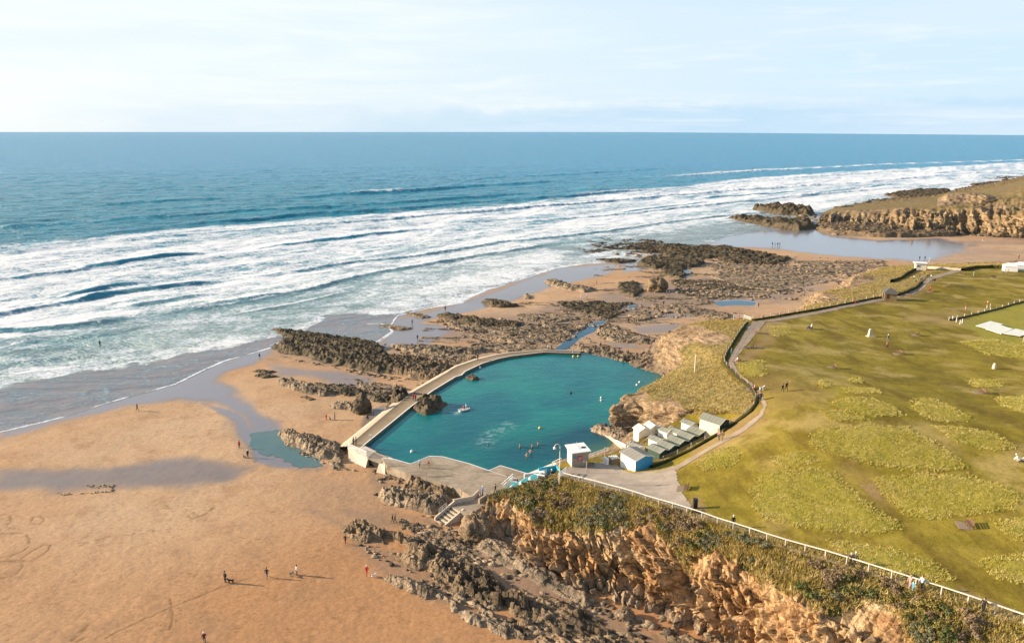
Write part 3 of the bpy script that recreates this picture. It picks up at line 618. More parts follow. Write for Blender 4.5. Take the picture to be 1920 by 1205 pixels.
    me = grid_mesh(name, V[..., 0], V[..., 1], V[..., 2], None, {'grass': rg, 'hgt': hg, 'dark': 0 * rg}, False, [mtl])
    o = link(name, me); tag(o, label, cat, kind=kind); return o, V, rg
NEAR = [[(940, 921, 4.0), (918, 934, 4.0), (895, 965, 2.6), (880, 988, .9)], [(974, 913, 5.6), (956, 945, 5.4), (935, 990, 3.2), (925, 1028, .9)], [(1008, 904, 7.8), (990, 965, 6.6), (974, 1010, 3.8), (966, 1054, .9)], [(1048, 899, 9.9), (1022, 985, 7.2), (1012, 1030, 4.4), (1006, 1078, .9)], [(1115, 914, 10.9), (1098, 1004, 8.0), (1098, 1065, 4.5), (1100, 1125, .9)],
        [(1180, 932, 11.9), (1150, 997, 9.3), (1158, 1060, 5.2), (1165, 1138, .9)], [(1260, 957, 13.2), (1240, 1010, 11.0), (1240, 1085, 6.5), (1240, 1172, .9)], [(1350, 987, 14.4), (1325, 1035, 12.4), (1325, 1130, 7.0), (1328, 1225, .9)], [(1440, 1017, 15.4), (1410, 1062, 13.4), (1415, 1170, 7.5), (1425, 1280, .9)],
        [(1560, 1052, 16.6), (1490, 1125, 14.0), (1500, 1240, 8), (1515, 1350, .9)], [(1700, 1097, 17.9), (1590, 1190, 14.4), (1600, 1310, 8), (1620, 1430, .9)], [(1920, 1172, 19.4), (1760, 1290, 15.0), (1780, 1420, 8), (1800, 1560, .9)], [(2150, 1252, 20.4), (1990, 1400, 15.5), (2000, 1560, 8), (2020, 1750, .9)]]
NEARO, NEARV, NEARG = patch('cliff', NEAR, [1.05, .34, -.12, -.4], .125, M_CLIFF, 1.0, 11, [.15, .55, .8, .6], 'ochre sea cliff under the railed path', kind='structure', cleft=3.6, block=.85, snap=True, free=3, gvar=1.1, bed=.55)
COAST = [[(1412, 780, 14.6), (1366, 781, 11.0), (1304, 781, 9.2), (1302, 785, 8.6), (1297, 790, 8.0)], [(1408, 773, 15), (1362, 770, 12.6), (1300, 768, 10.6), (1298, 774, 9.8), (1294, 781, 9.0)], [(1417, 755, 15.5), (1330, 756, 12.3), (1262, 764, 10), (1256, 778, 8.5), (1250, 798, 6.6)], [(1419, 740, 16), (1300, 742, 11.8), (1202, 752, 9.2), (1194, 772, 7), (1196, 808, 2.8)],
         [(1411, 730, 16), (1270, 730, 11), (1172, 745, 8.8), (1145, 769, 6.8), (1143, 804, 2.4)], [(1396, 718, 16), (1270, 717, 11), (1184, 741, 8.8), (1166, 753, 6.4), (1180, 764, 2.0)], [(1381, 705, 16), (1290, 700, 11.5), (1215, 722, 8), (1221, 728, 5), (1226, 731, 2)],
         [(1366, 690, 15.8), (1300, 690, 11), (1246, 707, 5.5), (1246, 709, 4), (1246, 713, 2)], [(1359, 680, 15.5), (1310, 672, 10.5), (1265, 690, 6), (1251, 697, 4), (1243, 705, 2.1)], [(1363, 665, 15), (1300, 645, 11.4), (1250, 660, 7.5), (1225, 680, 4), (1206, 694, 2.1)],
         [(1376, 640, 14.5), (1315, 618, 11.8), (1260, 632, 9.2), (1228, 662, 4.5), (1180, 682, 2.1)], [(1393, 615, 14), (1335, 606, 12.2), (1275, 613, 10), (1245, 628, 6), (1228, 642, 1.6)], [(1406, 602, 13.5), (1372, 601, 12.2), (1330, 601, 10), (1322, 604, 6), (1312, 607, 1.6)],
         [(1450, 596, 13), (1440, 596, 12.5), (1425, 597, 9.5), (1420, 598, 5), (1415, 600, 1.6)], [(1520, 583, 12.5), (1512, 583, 12), (1503, 583, 9.5), (1496, 584, 6), (1490, 586, 1.6)], [(1575, 571, 12), (1562, 561, 11), (1532, 554, 9.5), (1516, 561, 6), (1500, 577, 1.8)],
         [(1640, 558, 11.5), (1600, 548, 10), (1542, 548, 8.8), (1530, 553, 6), (1508, 558, 1.8)], [(1690, 546, 11), (1640, 535, 9), (1590, 537, 8), (1572, 541, 5), (1545, 545, 1.8)], [(1720, 535, 10.3), (1660, 515, 8.5), (1602, 519, 8), (1582, 530, 5), (1572, 537, 1.8)],
         [(1742, 515, 9.3), (1690, 505, 7.5), (1642, 507, 6.5), (1626, 510, 4.5), (1610, 514, 1.8)], [(1800, 501, 8), (1732, 497, 6.5), (1682, 498, 5), (1670, 500, 4), (1660, 501, 1.8)], [(1850, 498, 7.5), (1830, 496, 6), (1822, 495, 5), (1815, 494, 4), (1808, 494, 1.8)], [(2000, 492, 7), (1995, 490, 6), (1990, 489, 5), (1986, 488, 4), (1980, 487, 1.8)]]
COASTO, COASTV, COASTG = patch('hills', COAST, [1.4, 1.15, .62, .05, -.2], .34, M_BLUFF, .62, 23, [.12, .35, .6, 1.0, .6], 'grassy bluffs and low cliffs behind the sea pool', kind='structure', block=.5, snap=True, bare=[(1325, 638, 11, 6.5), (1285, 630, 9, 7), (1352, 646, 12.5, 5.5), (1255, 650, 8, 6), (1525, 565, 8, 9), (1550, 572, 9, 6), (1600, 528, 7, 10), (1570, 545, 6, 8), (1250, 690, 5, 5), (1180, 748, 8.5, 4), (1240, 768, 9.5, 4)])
YARD = [[(1030, 896, 9.2), (985, 899, 3.0)], [(1052, 886, 9.0), (1002, 886, 3.0)], [(1062, 870, 8.4), (1042, 864, 2.6)], [(1110, 863, 7.8), (1085, 853, 2.4)], [(1150, 853, 7.3), (1122, 846, 2.4)], [(1195, 836, 7.3), (1142, 838, 2.6)], [(1230, 809, 7.5), (1158, 821, 2.6)], [(1256, 799, 7.3), (1172, 812, 2.6)]]
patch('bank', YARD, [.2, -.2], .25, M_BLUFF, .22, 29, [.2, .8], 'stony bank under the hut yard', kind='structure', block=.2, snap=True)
HEAD = [[(1540, 400, 1), (1536, 409, 2.5), (1534, 418, 1), (1535, 427, 0)], [(1562, 391, 2), (1556, 400, 4), (1550, 411, 3.2), (1548, 431, 0)], [(1612, 387, 6), (1602, 398, 7.5), (1592, 409, 5.5), (1592, 437, .4)], [(1672, 383, 8), (1666, 394, 10.5), (1660, 407, 7.5), (1660, 442, .8)], [(1752, 376, 12), (1746, 387, 14), (1736, 403, 10.5), (1738, 441, 1.2)],
        [(1812, 368, 15), (1810, 377, 18), (1800, 398, 13), (1800, 440, 1.6)], [(1880, 352, 20), (1880, 364, 22), (1870, 402, 14), (1870, 443, 2)], [(1960, 333, 26), (1962, 346, 30), (1955, 404, 16), (1955, 448, 2)], [(2100, 326, 32), (2100, 340, 36), (2095, 404, 18), (2090, 452, 2)]]
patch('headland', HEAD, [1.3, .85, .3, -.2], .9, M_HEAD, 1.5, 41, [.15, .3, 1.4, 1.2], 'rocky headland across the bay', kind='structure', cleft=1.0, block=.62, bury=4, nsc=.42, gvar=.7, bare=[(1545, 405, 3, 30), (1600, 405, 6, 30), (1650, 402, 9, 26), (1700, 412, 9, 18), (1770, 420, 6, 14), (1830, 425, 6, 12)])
BACK = [[(1600, 388, 5), (1600, 384, 1), (1602, 380, -1)], [(1672, 383, 8), (1660, 376, 3), (1660, 372, -1)], [(1752, 376, 12), (1755, 367, 5), (1760, 362, -1)], [(1812, 368, 15), (1810, 356, 6), (1812, 350, -1)], [(1880, 352, 20), (1880, 342, 10), (1880, 340, -1)], [(1960, 333, 26), (1960, 326, 13), (1960, 322, -1)], [(2100, 326, 32), (2100, 323, 14), (2100, 322, -1)]]
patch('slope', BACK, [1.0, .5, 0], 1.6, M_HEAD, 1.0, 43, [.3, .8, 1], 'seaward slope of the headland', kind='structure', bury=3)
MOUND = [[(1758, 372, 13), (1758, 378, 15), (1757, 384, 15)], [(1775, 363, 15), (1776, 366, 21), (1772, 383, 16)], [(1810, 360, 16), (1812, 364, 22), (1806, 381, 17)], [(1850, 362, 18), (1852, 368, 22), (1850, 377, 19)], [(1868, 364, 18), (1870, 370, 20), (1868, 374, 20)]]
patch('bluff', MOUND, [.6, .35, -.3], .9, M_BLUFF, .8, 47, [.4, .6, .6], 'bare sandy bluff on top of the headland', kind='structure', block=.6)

# ------------------------------------------------------------------ rock outcrops
TER = [(716, 857), (740, 860), (770, 868.5), (805, 854), (830, 855), (880, 868), (917, 881), (938, 871.5), (990, 887), (1020, 893), (985, 915), (955, 925), (925, 945), (905, 948), (893, 936), (862, 917), (810, 899), (760, 886), (724, 872), (718, 862)]
STREAMS = [[(1036, 658), (1058, 640), (1080, 624), (1102, 616), (1112, 604), (1135, 600), (1128, 612), (1112, 622), (1090, 632), (1068, 650), (1050, 660)], [(1282, 504), (1296, 503), (1298, 512), (1284, 514)], [(1338, 566), (1380, 563), (1418, 567), (1412, 575), (1350, 574)], [(1172, 573), (1196, 571), (1192, 579), (1160, 586)],
  [(1220, 590), (1290, 590), (1320, 596), (1260, 598)], [(1180, 615), (1240, 610), (1290, 612), (1260, 626), (1200, 628)], [(880, 580), (1000, 572), (1040, 578), (960, 590), (880, 592)], [(1100, 508), (1180, 504), (1230, 516), (1150, 520)], [(1180, 645), (1240, 648), (1230, 660), (1170, 658)], [(1450, 552), (1560, 530), (1580, 545), (1480, 580), (1400, 590)]]
def reef(label, pts, h, zf=None, mtl=None, gap=.0, band=0.0, strike=None, name='rock_outcrop', group=None, bedL=1.7, edge=1.0, smooth=.0, blk=2.0):
    mtl = mtl or M_ROCK
    z0 = zf if isinstance(zf, (int, float)) else .9
    P = PL(pts, z0)[:, :2]; ctr = P.mean(0); dist = np.hypot(*ctr)
    c = float(np.clip(dist / 747 * (.62 if dist < 220 else .8), .1, 1.2))
    lo = P.min(0) - 1.5; hi = P.max(0) + 1.5
    x, y = xy_grid(lo[0], hi[0], lo[1], hi[1], c)
    seed = int(abs(ctr[0] * 7 + ctr[1] * 3)) % 9973
    st = STRIKE if strike is None else R(strike)
    sd = sdist(x, y, P); W = max(sd.max(), .4)
    k = min(2.5, W * .7)
    sd = sd + (fbm2(x / k * .7, y / k * .7, 4, seed) - .5) * k * 1.5 * edge + .22 * k
    h = h * (.72 if dist < 175 else .6)
    s = x * math.cos(st) + y * math.sin(st); q = -x * math.sin(st) + y * math.cos(st)
    env = sstep(0, min(W * .75, max(h * 1.1, .5)), sd)
    t_ = q / bedL + (fbm2(s / 9, q / 3, 3, seed + 1) - .5) * 2.2; saw = t_ - np.floor(t_); saw = np.where(saw < .8, saw / .8, (1 - saw) / .2); lev = vn2(np.floor(t_) * 1.37, s / 7, seed + 2)
    _, d2, r1, t1 = worley2(s / blk + fbm2(s, q, 2, seed) * .6, q / (blk * .55), seed + 3); d1_, d22, r2, t2 = worley2(s / (blk * .42), q / (blk * .26), seed + 4)
    lump = .26 + .22 * saw * (1 - smooth) + .26 * lev + .42 * r1 * (1 - smooth) + .2 * r2 + (.22 * t1 + .12 * t2) * (1 - smooth) + .3 * (fbm2(s / 3.5, q / 2, 4, seed + 5) - .5)
    H = h * env * np.clip(lump, .04, 1.3) + np.minimum(h, 1.2) * .2 * env * (r2 - .5) + env * (fbm2(x * 1.8, y * 1.8, 3, seed + 8) - .5) * min(.5, h * .3)
    for sp_ in STREAMS: H = H * sstep(-.2, -1.0, sdist(x, y, PL(sp_, .9)[:, :2]))
    if dist < 190: H = H * sstep(.1, -.5, sdist(x, y, PL(TER, 3.15)[:, :2]))
    if gap: H = H * sstep(gap - .12, gap + .1, ridge2(s / 11, q / 1.7, 4, seed + 6) * .75 + .25 * r1) - (gap > .3) * .06
    if band: H = H * sstep(band - .05, band + .06, fbm2(s / 55, q / 7, 4, seed + 31))
    base = z0 if isinstance(zf, (int, float)) else beach_from(shore_d(x, y))
    Zz = np.where(H > .03, base + H, base - .3)
    kc = np.maximum.reduce([H[:-1, :-1], H[1:, :-1], H[:-1, 1:], H[1:, 1:]]) > .03
    if kc.sum() < 4: print('EMPTY REEF', label); return None
    dk = np.clip(env * sstep(.5, .72, fbm2(s / 5, q / 2.2, 4, seed + 7)), 0, 1) * .7
    me = grid_mesh(name, x - ctr[0], y - ctr[1], Zz, kc, {'dark': dk}, False, [mtl])
    o = link(name, me, None, (ctr[0], ctr[1], 0)); tag(o, label, 'rock', group); return o
G1 = 'rock ledges on the beach'
def pavement(pts, h, gap, strike, bedL, blk, mtl=None):
    o = reef('', pts, h * .75, gap=gap, band=.47, strike=strike, bedL=bedL, blk=blk, mtl=mtl or M_LEDGE, name='rocky_shore')
    for k in ('label', 'category', 'group'):
        if k in o: del o[k]
    tag(o, 'low pavement of broken rock streaks on the sand', kind='structure')
pavement([(800, 600), (900, 585), (1000, 560), (1110, 560), (1200, 575), (1230, 600), (1150, 630), (1050, 655), (900, 660), (780, 650)], .75, 0.635, -13, 1.6, 2.4)
pavement([(1120, 500), (1250, 490), (1400, 500), (1560, 510), (1580, 535), (1500, 560), (1420, 565), (1300, 575), (1180, 560), (1100, 540)], .9, 0.605, -8, 2.2, 3.2, M_ROCK)
pavement([(1090, 455), (1250, 455), (1420, 480), (1660, 490), (1640, 512), (1450, 510), (1250, 500), (1130, 480)], 1.1, 0.585, -7, 2.6, 4, M_ROCK)
pavement([(1100, 600), (1250, 590), (1400, 590), (1330, 610), (1240, 640), (1160, 668), (1080, 650)], .7, 0.635, -16, 1.5, 2.2, M_ROCK)
pavement([(580, 705), (700, 712), (800, 700), (850, 690), (800, 725), (740, 765), (640, 765), (560, 740)], .6, 0.675, -20, 1.3, 1.8)
pavement([(760, 980), (860, 990), (940, 1030), (1100, 1125), (1240, 1180), (1350, 1220), (1350, 1300), (1100, 1260), (980, 1190), (860, 1110), (770, 1040)], .8, 0.575, -42, 1.1, 1.5)
pavement([(690, 900), (780, 905), (900, 945), (870, 985), (790, 990), (720, 950)], .6, 0.605, -30, 1.0, 1.4)
reef('long narrow dark rock ridge running out into the surf', [(503, 611), (545, 614), (640, 629), (722, 646), (716, 653), (640, 650), (590, 641), (530, 627)], 3.6, mtl=M_DARK, strike=-22, group=G1, smooth=.5, edge=.4)
reef('broad weed covered rock hump beside the surf and left of the pool', [(512, 645), (530, 634), (580, 636), (640, 645), (700, 656), (770, 672), (830, 690), (800, 708), (750, 700), (690, 692), (620, 680), (560, 665), (520, 657)], 4.4, mtl=M_DARK, smooth=.4, strike=-25, group=G1)
reef('brown rock hump with a shaded hollow next to the pool walkway', [(735, 668), (790, 672), (845, 684), (848, 700), (820, 714), (770, 708), (730, 695), (715, 680)], 3.4, smooth=.3, mtl=M_LEDGE, strike=-25, group=G1)
reef('shelf of layered rock meeting the top end of the pool walkway', [(770, 660), (830, 661), (890, 670), (878, 684), (850, 684), (790, 672)], 1.2, strike=-20, gap=.42, band=.42, mtl=M_ROCK, group=G1)
reef('row of blocky rocks across the sand above the pool walkway', [(735, 643), (800, 647), (870, 653), (905, 654), (890, 662), (820, 661), (756, 655)], 1.9, strike=-12, gap=.3, group=G1)
reef('low pale rock ledge at the foot of the tall boulder', [(615, 757), (640, 755), (670, 757), (672, 772), (650, 768), (628, 764)], 1.7, group=G1)
reef('dark jagged rock leaning against the pool walkway from the beach', [(728, 762), (730, 745), (745, 741), (775, 750), (768, 758), (748, 768)], 5.0, mtl=M_DARK, name='boulder', edge=.5)
reef('dark rock rising out of the pool beside the walkway', [(776, 754), (800, 749), (838, 757), (825, 770), (800, 777), (778, 768)], 3.4, zf=2.3, mtl=M_DARK, name='boulder', edge=.5)
reef('small low rock just breaking the pool surface by the walkway notch', [(870, 708), (885, 706), (900, 711), (885, 714)], 1.4, zf=2.3, mtl=M_DARK, name='boulder')
reef('curved rock ledge with a pool of water at its tip', [(522, 712), (548, 711), (585, 722), (628, 736), (610, 744), (570, 737), (535, 724)], 2.0, group=G1, strike=-30, edge=.7)
reef('thin dark broken ledge in the middle of the sand', [(595, 720), (640, 724), (690, 734), (700, 744), (655, 741), (608, 729)], 1.4, mtl=M_DARK, gap=.25, group=G1, strike=-22)
reef('scatter of low ledges reaching toward the pool walkway', [(670, 715), (720, 720), (755, 728), (750, 740), (700, 735), (675, 726)], 1.1, gap=.35, group=G1, strike=-15)
reef('dark low ledge between the boulder and the walkway', [(688, 744), (710, 741), (735, 745), (728, 754), (700, 752)], 1.8, mtl=M_DARK, group=G1, strike=-10)
reef('tiny dark weedy rock by the wet channel, the seaward one of two', [(474, 692), (490, 689), (515, 694), (500, 698)], 1.0, mtl=M_DARK, group=G1)
reef('small dark weedy rock by the wet channel, the landward one of two', [(474, 701), (500, 699), (522, 703), (500, 707)], 1.0, mtl=M_DARK, group=G1)
reef('small dark rock lying in a puddle on the sand', [(562, 744), (575, 742), (592, 748), (580, 751)], .9, mtl=M_DARK, group=G1)
reef('rough rock spur running from the sluice into the shallow pool of seawater', [(515, 811), (552, 814), (590, 824), (636, 838), (650, 850), (640, 870), (606, 862), (578, 846), (540, 832)], 2.4, group=G1, strike=-28)
reef('scatter of stones at the foot of the sluice wall', [(600, 862), (640, 872), (655, 884), (630, 885)], .7, gap=.4, group=G1)
reef('rock bank below the pool terrace beside the sluice', [(732, 889), (745, 889), (800, 897), (856, 912), (905, 934), (896, 944), (845, 938), (790, 928), (745, 908), (728, 898)], 2.6, mtl=M_LEDGE, gap=.15, group=G1, strike=-26)
reef('jumbled pale blocks on the sand left of the beach steps', [(703, 930), (735, 918), (775, 930), (820, 936), (852, 947), (838, 966), (800, 972), (760, 955), (720, 944)], 2.6, gap=.2, group=G1, strike=-30)
reef('long craggy rock spine crossing the near sand below the cliff', [(648, 992), (672, 988), (720, 1002), (765, 1014), (805, 1030), (860, 1058), (920, 1090), (980, 1130), (1030, 1170), (1010, 1188), (960, 1165), (900, 1140), (840, 1112), (790, 1078), (752, 1054), (748, 1030), (690, 1022), (655, 1003)], 2.5, gap=.36, mtl=M_LEDGE, group=G1, strike=-42)
reef('short low row of mossy rocks on the near sand', [(720, 1088), (752, 1093), (792, 1103), (826, 1120), (800, 1128), (758, 1112), (728, 1098)], 1.5, group=G1, strike=-35)
reef('thin broken rock row at the bottom of the sand', [(815, 1118), (850, 1118), (900, 1145), (970, 1180), (1020, 1205), (950, 1208), (880, 1172), (836, 1138)], 1.0, gap=.4, group=G1, strike=-40)
reef('low striped ledges between the rock spine and the cliff foot', [(770, 985), (850, 998), (920, 1035), (1000, 1085), (1070, 1135), (1045, 1150), (960, 1112), (880, 1062), (800, 1022)], .6, gap=.53, band=.45, mtl=M_LEDGE, group=G1, strike=-42)
reef('field of broken rock slabs under the near cliff', [(985, 1130), (1060, 1140), (1120, 1160), (1200, 1186), (1320, 1215), (1340, 1290), (1150, 1270), (1040, 1225), (970, 1180)], 1.3, gap=.46, band=.42, mtl=M_LEDGE, group=G1, strike=-40)
reef('smooth grey tilted slab along the foot of the cliff', [(885, 1000), (915, 1000), (950, 1025), (1010, 1062), (1085, 1112), (1122, 1132), (1098, 1146), (1040, 1120), (960, 1078), (900, 1040)], 2.2, group=G1, strike=-44, smooth=.85, bedL=4, edge=.4, blk=4)
def boulder(label, u, v, size, mtl, seed, zf=None, rz=0.0):
    p = PB(u, v) if zf is None else PZ(u, v, zf); n, m_ = 56, 36; A, B = np.meshgrid(np.linspace(0, 2 * np.pi, n), np.linspace(-.9, np.pi / 2, m_)); d = np.stack([np.cos(A) * np.cos(B), np.sin(A) * np.cos(B), np.sin(B)], -1)
    q = d * 1.6 + seed; r = 1 + (fbm3(q[..., 0], q[..., 1], q[..., 2], 4, seed) - .5) * .75; w = worley2(A * 1.3 + B * .4, B * 1.6, seed); edge_ = np.minimum(A, 2 * np.pi - A); r = r + (w[2] - .5) * .16 * sstep(0, .4, edge_) + w[3] * .22 * sstep(0, .4, edge_); r[:, -1] = r[:, 0] = (r[:, 0] + r[:, -1]) / 2; r[-1] = r[-1].mean()
    V = d * r[..., None] * np.array(size); o = link('boulder', grid_mesh('boulder', V[..., 0], V[..., 1], V[..., 2], None, {'dark': np.zeros(A.shape)}, False, [mtl]), None, p + np.array([0, 0, size[2] * .25])); o.rotation_euler = (0, 0, rz); return tag(o, label, 'rock', 'single boulders')
boulder('tall rounded boulder standing on the sand left of the walkway', 680, 771, (2.3, 2.2, 3.6), M_DARK, 3)
boulder('rounded brown boulder rising from the middle shore', 1232, 545, (4.6, 4.0, 4.2), M_LEDGE, 5)
boulder('ochre boulder in front of the cave at the cliff foot', 1172, 1158, (1.3, 1.0, 1.1), M_CLIFF, 7)
boulder('big brown boulder beside the beach steps', 893, 1005, (2.9, 2.2, 2.9), M_LEDGE, 9, None, -.6)
G2 = 'rock ledges of the middle shore'
reef('wide pale broken rock shelf beyond the far end of the pool', [(838, 600), (880, 597), (930, 603), (990, 606), (1060, 610), (1110, 610), (1064, 640), (1010, 652), (960, 642), (900, 626), (850, 612)], 1.3, gap=.46, band=.44, mtl=M_ROCK, group=G2, strike=-14)
reef('dark raised rock bar on the shelf beyond the pool', [(822, 588), (850, 588), (910, 600), (980, 606), (970, 616), (900, 612), (850, 602)], 2.4, mtl=M_DARK, group=G2, strike=-14, edge=.6)
reef('single low rock bar lying in the thin wash', [(903, 563), (925, 560), (970, 572), (958, 577), (922, 573)], 2.4, mtl=M_DARK, group=G2, strike=-18, edge=.6)
reef('pointed rock bar at the edge of the thin wash', [(1018, 525), (1045, 525), (1065, 534), (1118, 543), (1096, 547), (1046, 539)], 2.4, group=G2, strike=-16, edge=.6)
reef('dark weedy shelf ending at the blue stream', [(1050, 566), (1100, 567), (1190, 569), (1165, 590), (1138, 599), (1105, 590), (1060, 580)], 1.5, mtl=M_DARK, gap=.42, group=G2, strike=-10)
reef('thin row of stones in the wash, nearest the surf', [(758, 583), (775, 584), (806, 591), (790, 594)], 1.1, group=G2, strike=-12)
reef('faint thin row of stones across the wet sand', [(708, 606), (730, 605), (770, 612), (750, 616)], .9, group=G2, strike=-12, gap=.3)
reef('small rock alone on the wet sand', [(982, 552), (992, 551), (996, 558), (984, 558)], 1.5, group=G2)
reef('large flat dark reef at the far edge of the shore', [(1085, 449), (1130, 443), (1180, 444), (1280, 454), (1350, 459), (1480, 485), (1465, 497), (1380, 495), (1300, 485), (1200, 472), (1120, 462)], 2.8, mtl=M_DARK, gap=.46, band=.40, group=G2, strike=-8, blk=4, bedL=4)
reef('high dark rock with a blue pool behind the shelf', [(1196, 487), (1222, 481), (1250, 484), (1290, 486), (1328, 492), (1300, 502), (1230, 502), (1200, 496)], 3.0, gap=.2, mtl=M_DARK, group=G2, strike=-8, blk=4)
reef('low rock strip standing in the foam', [(1115, 484), (1150, 482), (1192, 487), (1160, 491)], 1.6, mtl=M_DARK, group=G2, strike=-8)
reef('dark rock strip in the foam nearest the open sea', [(1040, 458), (1080, 460), (1150, 466), (1110, 472), (1060, 466)], 2.0, mtl=M_DARK, gap=.25, group=G2, strike=-6)
reef('low weedy rocks left of the rounded boulder', [(1160, 530), (1190, 528), (1205, 545), (1190, 556), (1165, 548)], 1.5, mtl=M_DARK, gap=.3, group=G2, strike=-8)
reef('dark wet rocks around the small blue rock pool', [(1238, 502), (1275, 500), (1296, 512), (1275, 522), (1240, 514)], 2.0, mtl=M_DARK, gap=.22, group=G2, strike=-5)
reef('wide field of small dark rocks right of the rounded boulder', [(1258, 526), (1330, 524), (1400, 530), (1470, 540), (1530, 546), (1490, 562), (1380, 560), (1285, 556)], .9, mtl=M_DARK, gap=.5, band=.46, group=G2, strike=-6)
reef('broad tan rock pavement in front of the far dunes', [(1325, 492), (1400, 498), (1480, 498), (1560, 514), (1595, 525), (1545, 542), (1450, 536), (1355, 520)], .8, mtl=M_ROCK, gap=.48, band=.44, group=G2, strike=-8)
reef('rubble field at the foot of the far grassy bluff', [(1490, 490), (1560, 490), (1640, 490), (1664, 500), (1620, 516), (1560, 514), (1505, 502)], .9, gap=.5, band=.40, group=G2, strike=-8)
reef('low ledge by the stream near the pool corner', [(1120, 630), (1170, 628), (1238, 640), (1225, 648), (1150, 643)], 1.3, gap=.36, group=G2, strike=-14)
reef('heap of pale rocks on the right bank of the stream', [(1110, 610), (1128, 604), (1160, 618), (1200, 632), (1170, 634), (1125, 626)], 2.0, gap=.34, group=G2, strike=-18)
reef('long line of pale stones across the upper sand', [(1225, 573), (1290, 576), (1370, 592), (1360, 600), (1270, 588), (1230, 582)], 1.3, gap=.32, group=G2, strike=-16)
reef('little cluster of dark stones beside three walkers', [(1175, 592), (1200, 590), (1222, 598), (1195, 604)], 1.2, gap=.3, group=G2)
reef('band of low rocks on the sand between the shelf and the pool end', [(900, 640), (980, 648), (1040, 655), (1010, 662), (930, 656), (880, 650)], 1.0, gap=.38, group=G2, strike=-12)
reef('scattered rocks beyond the raised bar', [(960, 585), (1040, 590), (1090, 598), (1040, 604), (980, 598)], 1.0, gap=.42, group=G2, strike=-10)
reef('grey rock shelf at the far right corner of the pool', [(1082, 656), (1120, 657), (1170, 668), (1228, 674), (1222, 694), (1180, 690), (1140, 680), (1090, 668)], 3.0, group=G2, strike=-12)
reef('pale strip of layered stone on the upper shore', [(1330, 518), (1400, 530), (1480, 545), (1520, 555), (1470, 552), (1380, 536)], 1.1, gap=.25, group=G2, strike=-18)
reef('layered rock tongue running into the pool below the strata', [(1102, 803), (1120, 798), (1160, 806), (1196, 818), (1186, 832), (1150, 824), (1120, 812)], 1.6, zf=2.3, group=G2, strike=-20)
G3 = 'rocks off the headland'
reef('dark sea rock ridge at the tip of the headland, the beach side one', [(1358, 406), (1400, 405), (1450, 411), (1520, 414), (1532, 426), (1500, 431), (1440, 424), (1390, 414)], 7.5, mtl=M_DARK, group=G3, strike=-5, blk=7, bedL=6)
reef('tall dark sea rock at the tip of the headland, the seaward one', [(1402, 390), (1440, 388), (1490, 390), (1530, 398), (1520, 404), (1460, 401), (1420, 395)], 11, mtl=M_DARK, group=G3, strike=-5, blk=7, bedL=6)
reef('dark rock platform in the surf behind the headland', [(1655, 364), (1720, 354), (1784, 356), (1775, 374), (1720, 384), (1685, 372)], 6, mtl=M_DARK, group=G3, strike=-5, blk=7, bedL=6)
reef('low flat reef in the foam just behind the headland', [(1560, 388), (1640, 378), (1720, 376), (1720, 388), (1620, 394)], 3, mtl=M_DARK, group=G3, gap=.2, strike=-5, blk=7, bedL=6)
reef('small dark rocks in the far surf at the right', [(1815, 345), (1850, 341), (1905, 337), (1925, 346), (1880, 360), (1840, 354)], 5, mtl=M_DARK, group=G3, strike=-5, blk=7, gap=.2, bedL=6)
reef('farthest thin line of dark rock in the surf', [(1838, 333), (1880, 329), (1945, 330), (1940, 336), (1880, 337)], 5, mtl=M_DARK, group=G3, strike=-5, blk=7, bedL=6)
reef('weedy boulder field along the foot of the headland', [(1535, 410), (1580, 405), (1640, 420), (1740, 425), (1800, 432), (1790, 445), (1660, 446), (1560, 438), (1530, 428)], 5, mtl=M_FAR, group=G3, strike=-5, blk=6, gap=.15, bedL=5)

# ------------------------------------------------------------------ stones too many to count
rng = np.random.default_rng(4)
def ico():
    p = (1 + 5 ** .5) / 2
    V = np.array([(-1, p, 0), (1, p, 0), (-1, -p, 0), (1, -p, 0), (0, -1, p), (0, 1, p), (0, -1, -p), (0, 1, -p), (p, 0, -1), (p, 0, 1), (-p, 0, -1), (-p, 0, 1)]) / math.hypot(1, p)
    F = np.array([(0, 11, 5), (0, 5, 1), (0, 1, 7), (0, 7, 10), (0, 10, 11), (1, 5, 9), (5, 11, 4), (11, 10, 2), (10, 7, 6), (7, 1, 8), (3, 9, 4), (3, 4, 2), (3, 2, 6), (3, 6, 8), (3, 8, 9), (4, 9, 5), (2, 4, 11), (6, 2, 10), (8, 6, 7), (9, 8, 1)])
    return V, F
IV, IF = ico()
def scatter_stones(name, regions, label):
    VV, FF, n = [], [], 0
    for pts, cnt, s0, s1, zb in regions:
        P = PL(pts, .9 if zb is None else zb)[:, :2]; lo, hi = P.min(0), P.max(0); q = rng.random((cnt * 4, 2)) * (hi - lo) + lo
        q = q[inside(q[:, 0], q[:, 1], P)]
        q = q[fbm2(q[:, 0] / 5, q[:, 1] / 3, 3, 8) > .42][:cnt]
        z = beach_z(q[:, 0], q[:, 1]) if zb is None else np.full(len(q), zb)
        for (x, y), zz in zip(q, z):
            s = s0 * (s1 / s0) ** (rng.random() ** 2.2); a = rng.random() * .8 + STRIKE
            v = IV * (1 + (rng.random((12, 1)) - .5) * .7) * np.array([s * rng.uniform(1, 1.9), s * rng.uniform(.7, 1.1), s * rng.uniform(.45, .9)])
            v = np.c_[v[:, 0] * math.cos(a) - v[:, 1] * math.sin(a), v[:, 0] * math.sin(a) + v[:, 1] * math.cos(a), v[:, 2]] + (x, y, zz + s * .12)
            VV.append(v); FF.append(IF + n); n += 12
    V = np.vstack(VV)
    o = link(name, raw_mesh(name, V, np.vstack(FF), {'dark': (rng.random(n // 12) < .25).repeat(12) * .8}, False, [M_ROCK])); tag(o, label, kind='stuff')
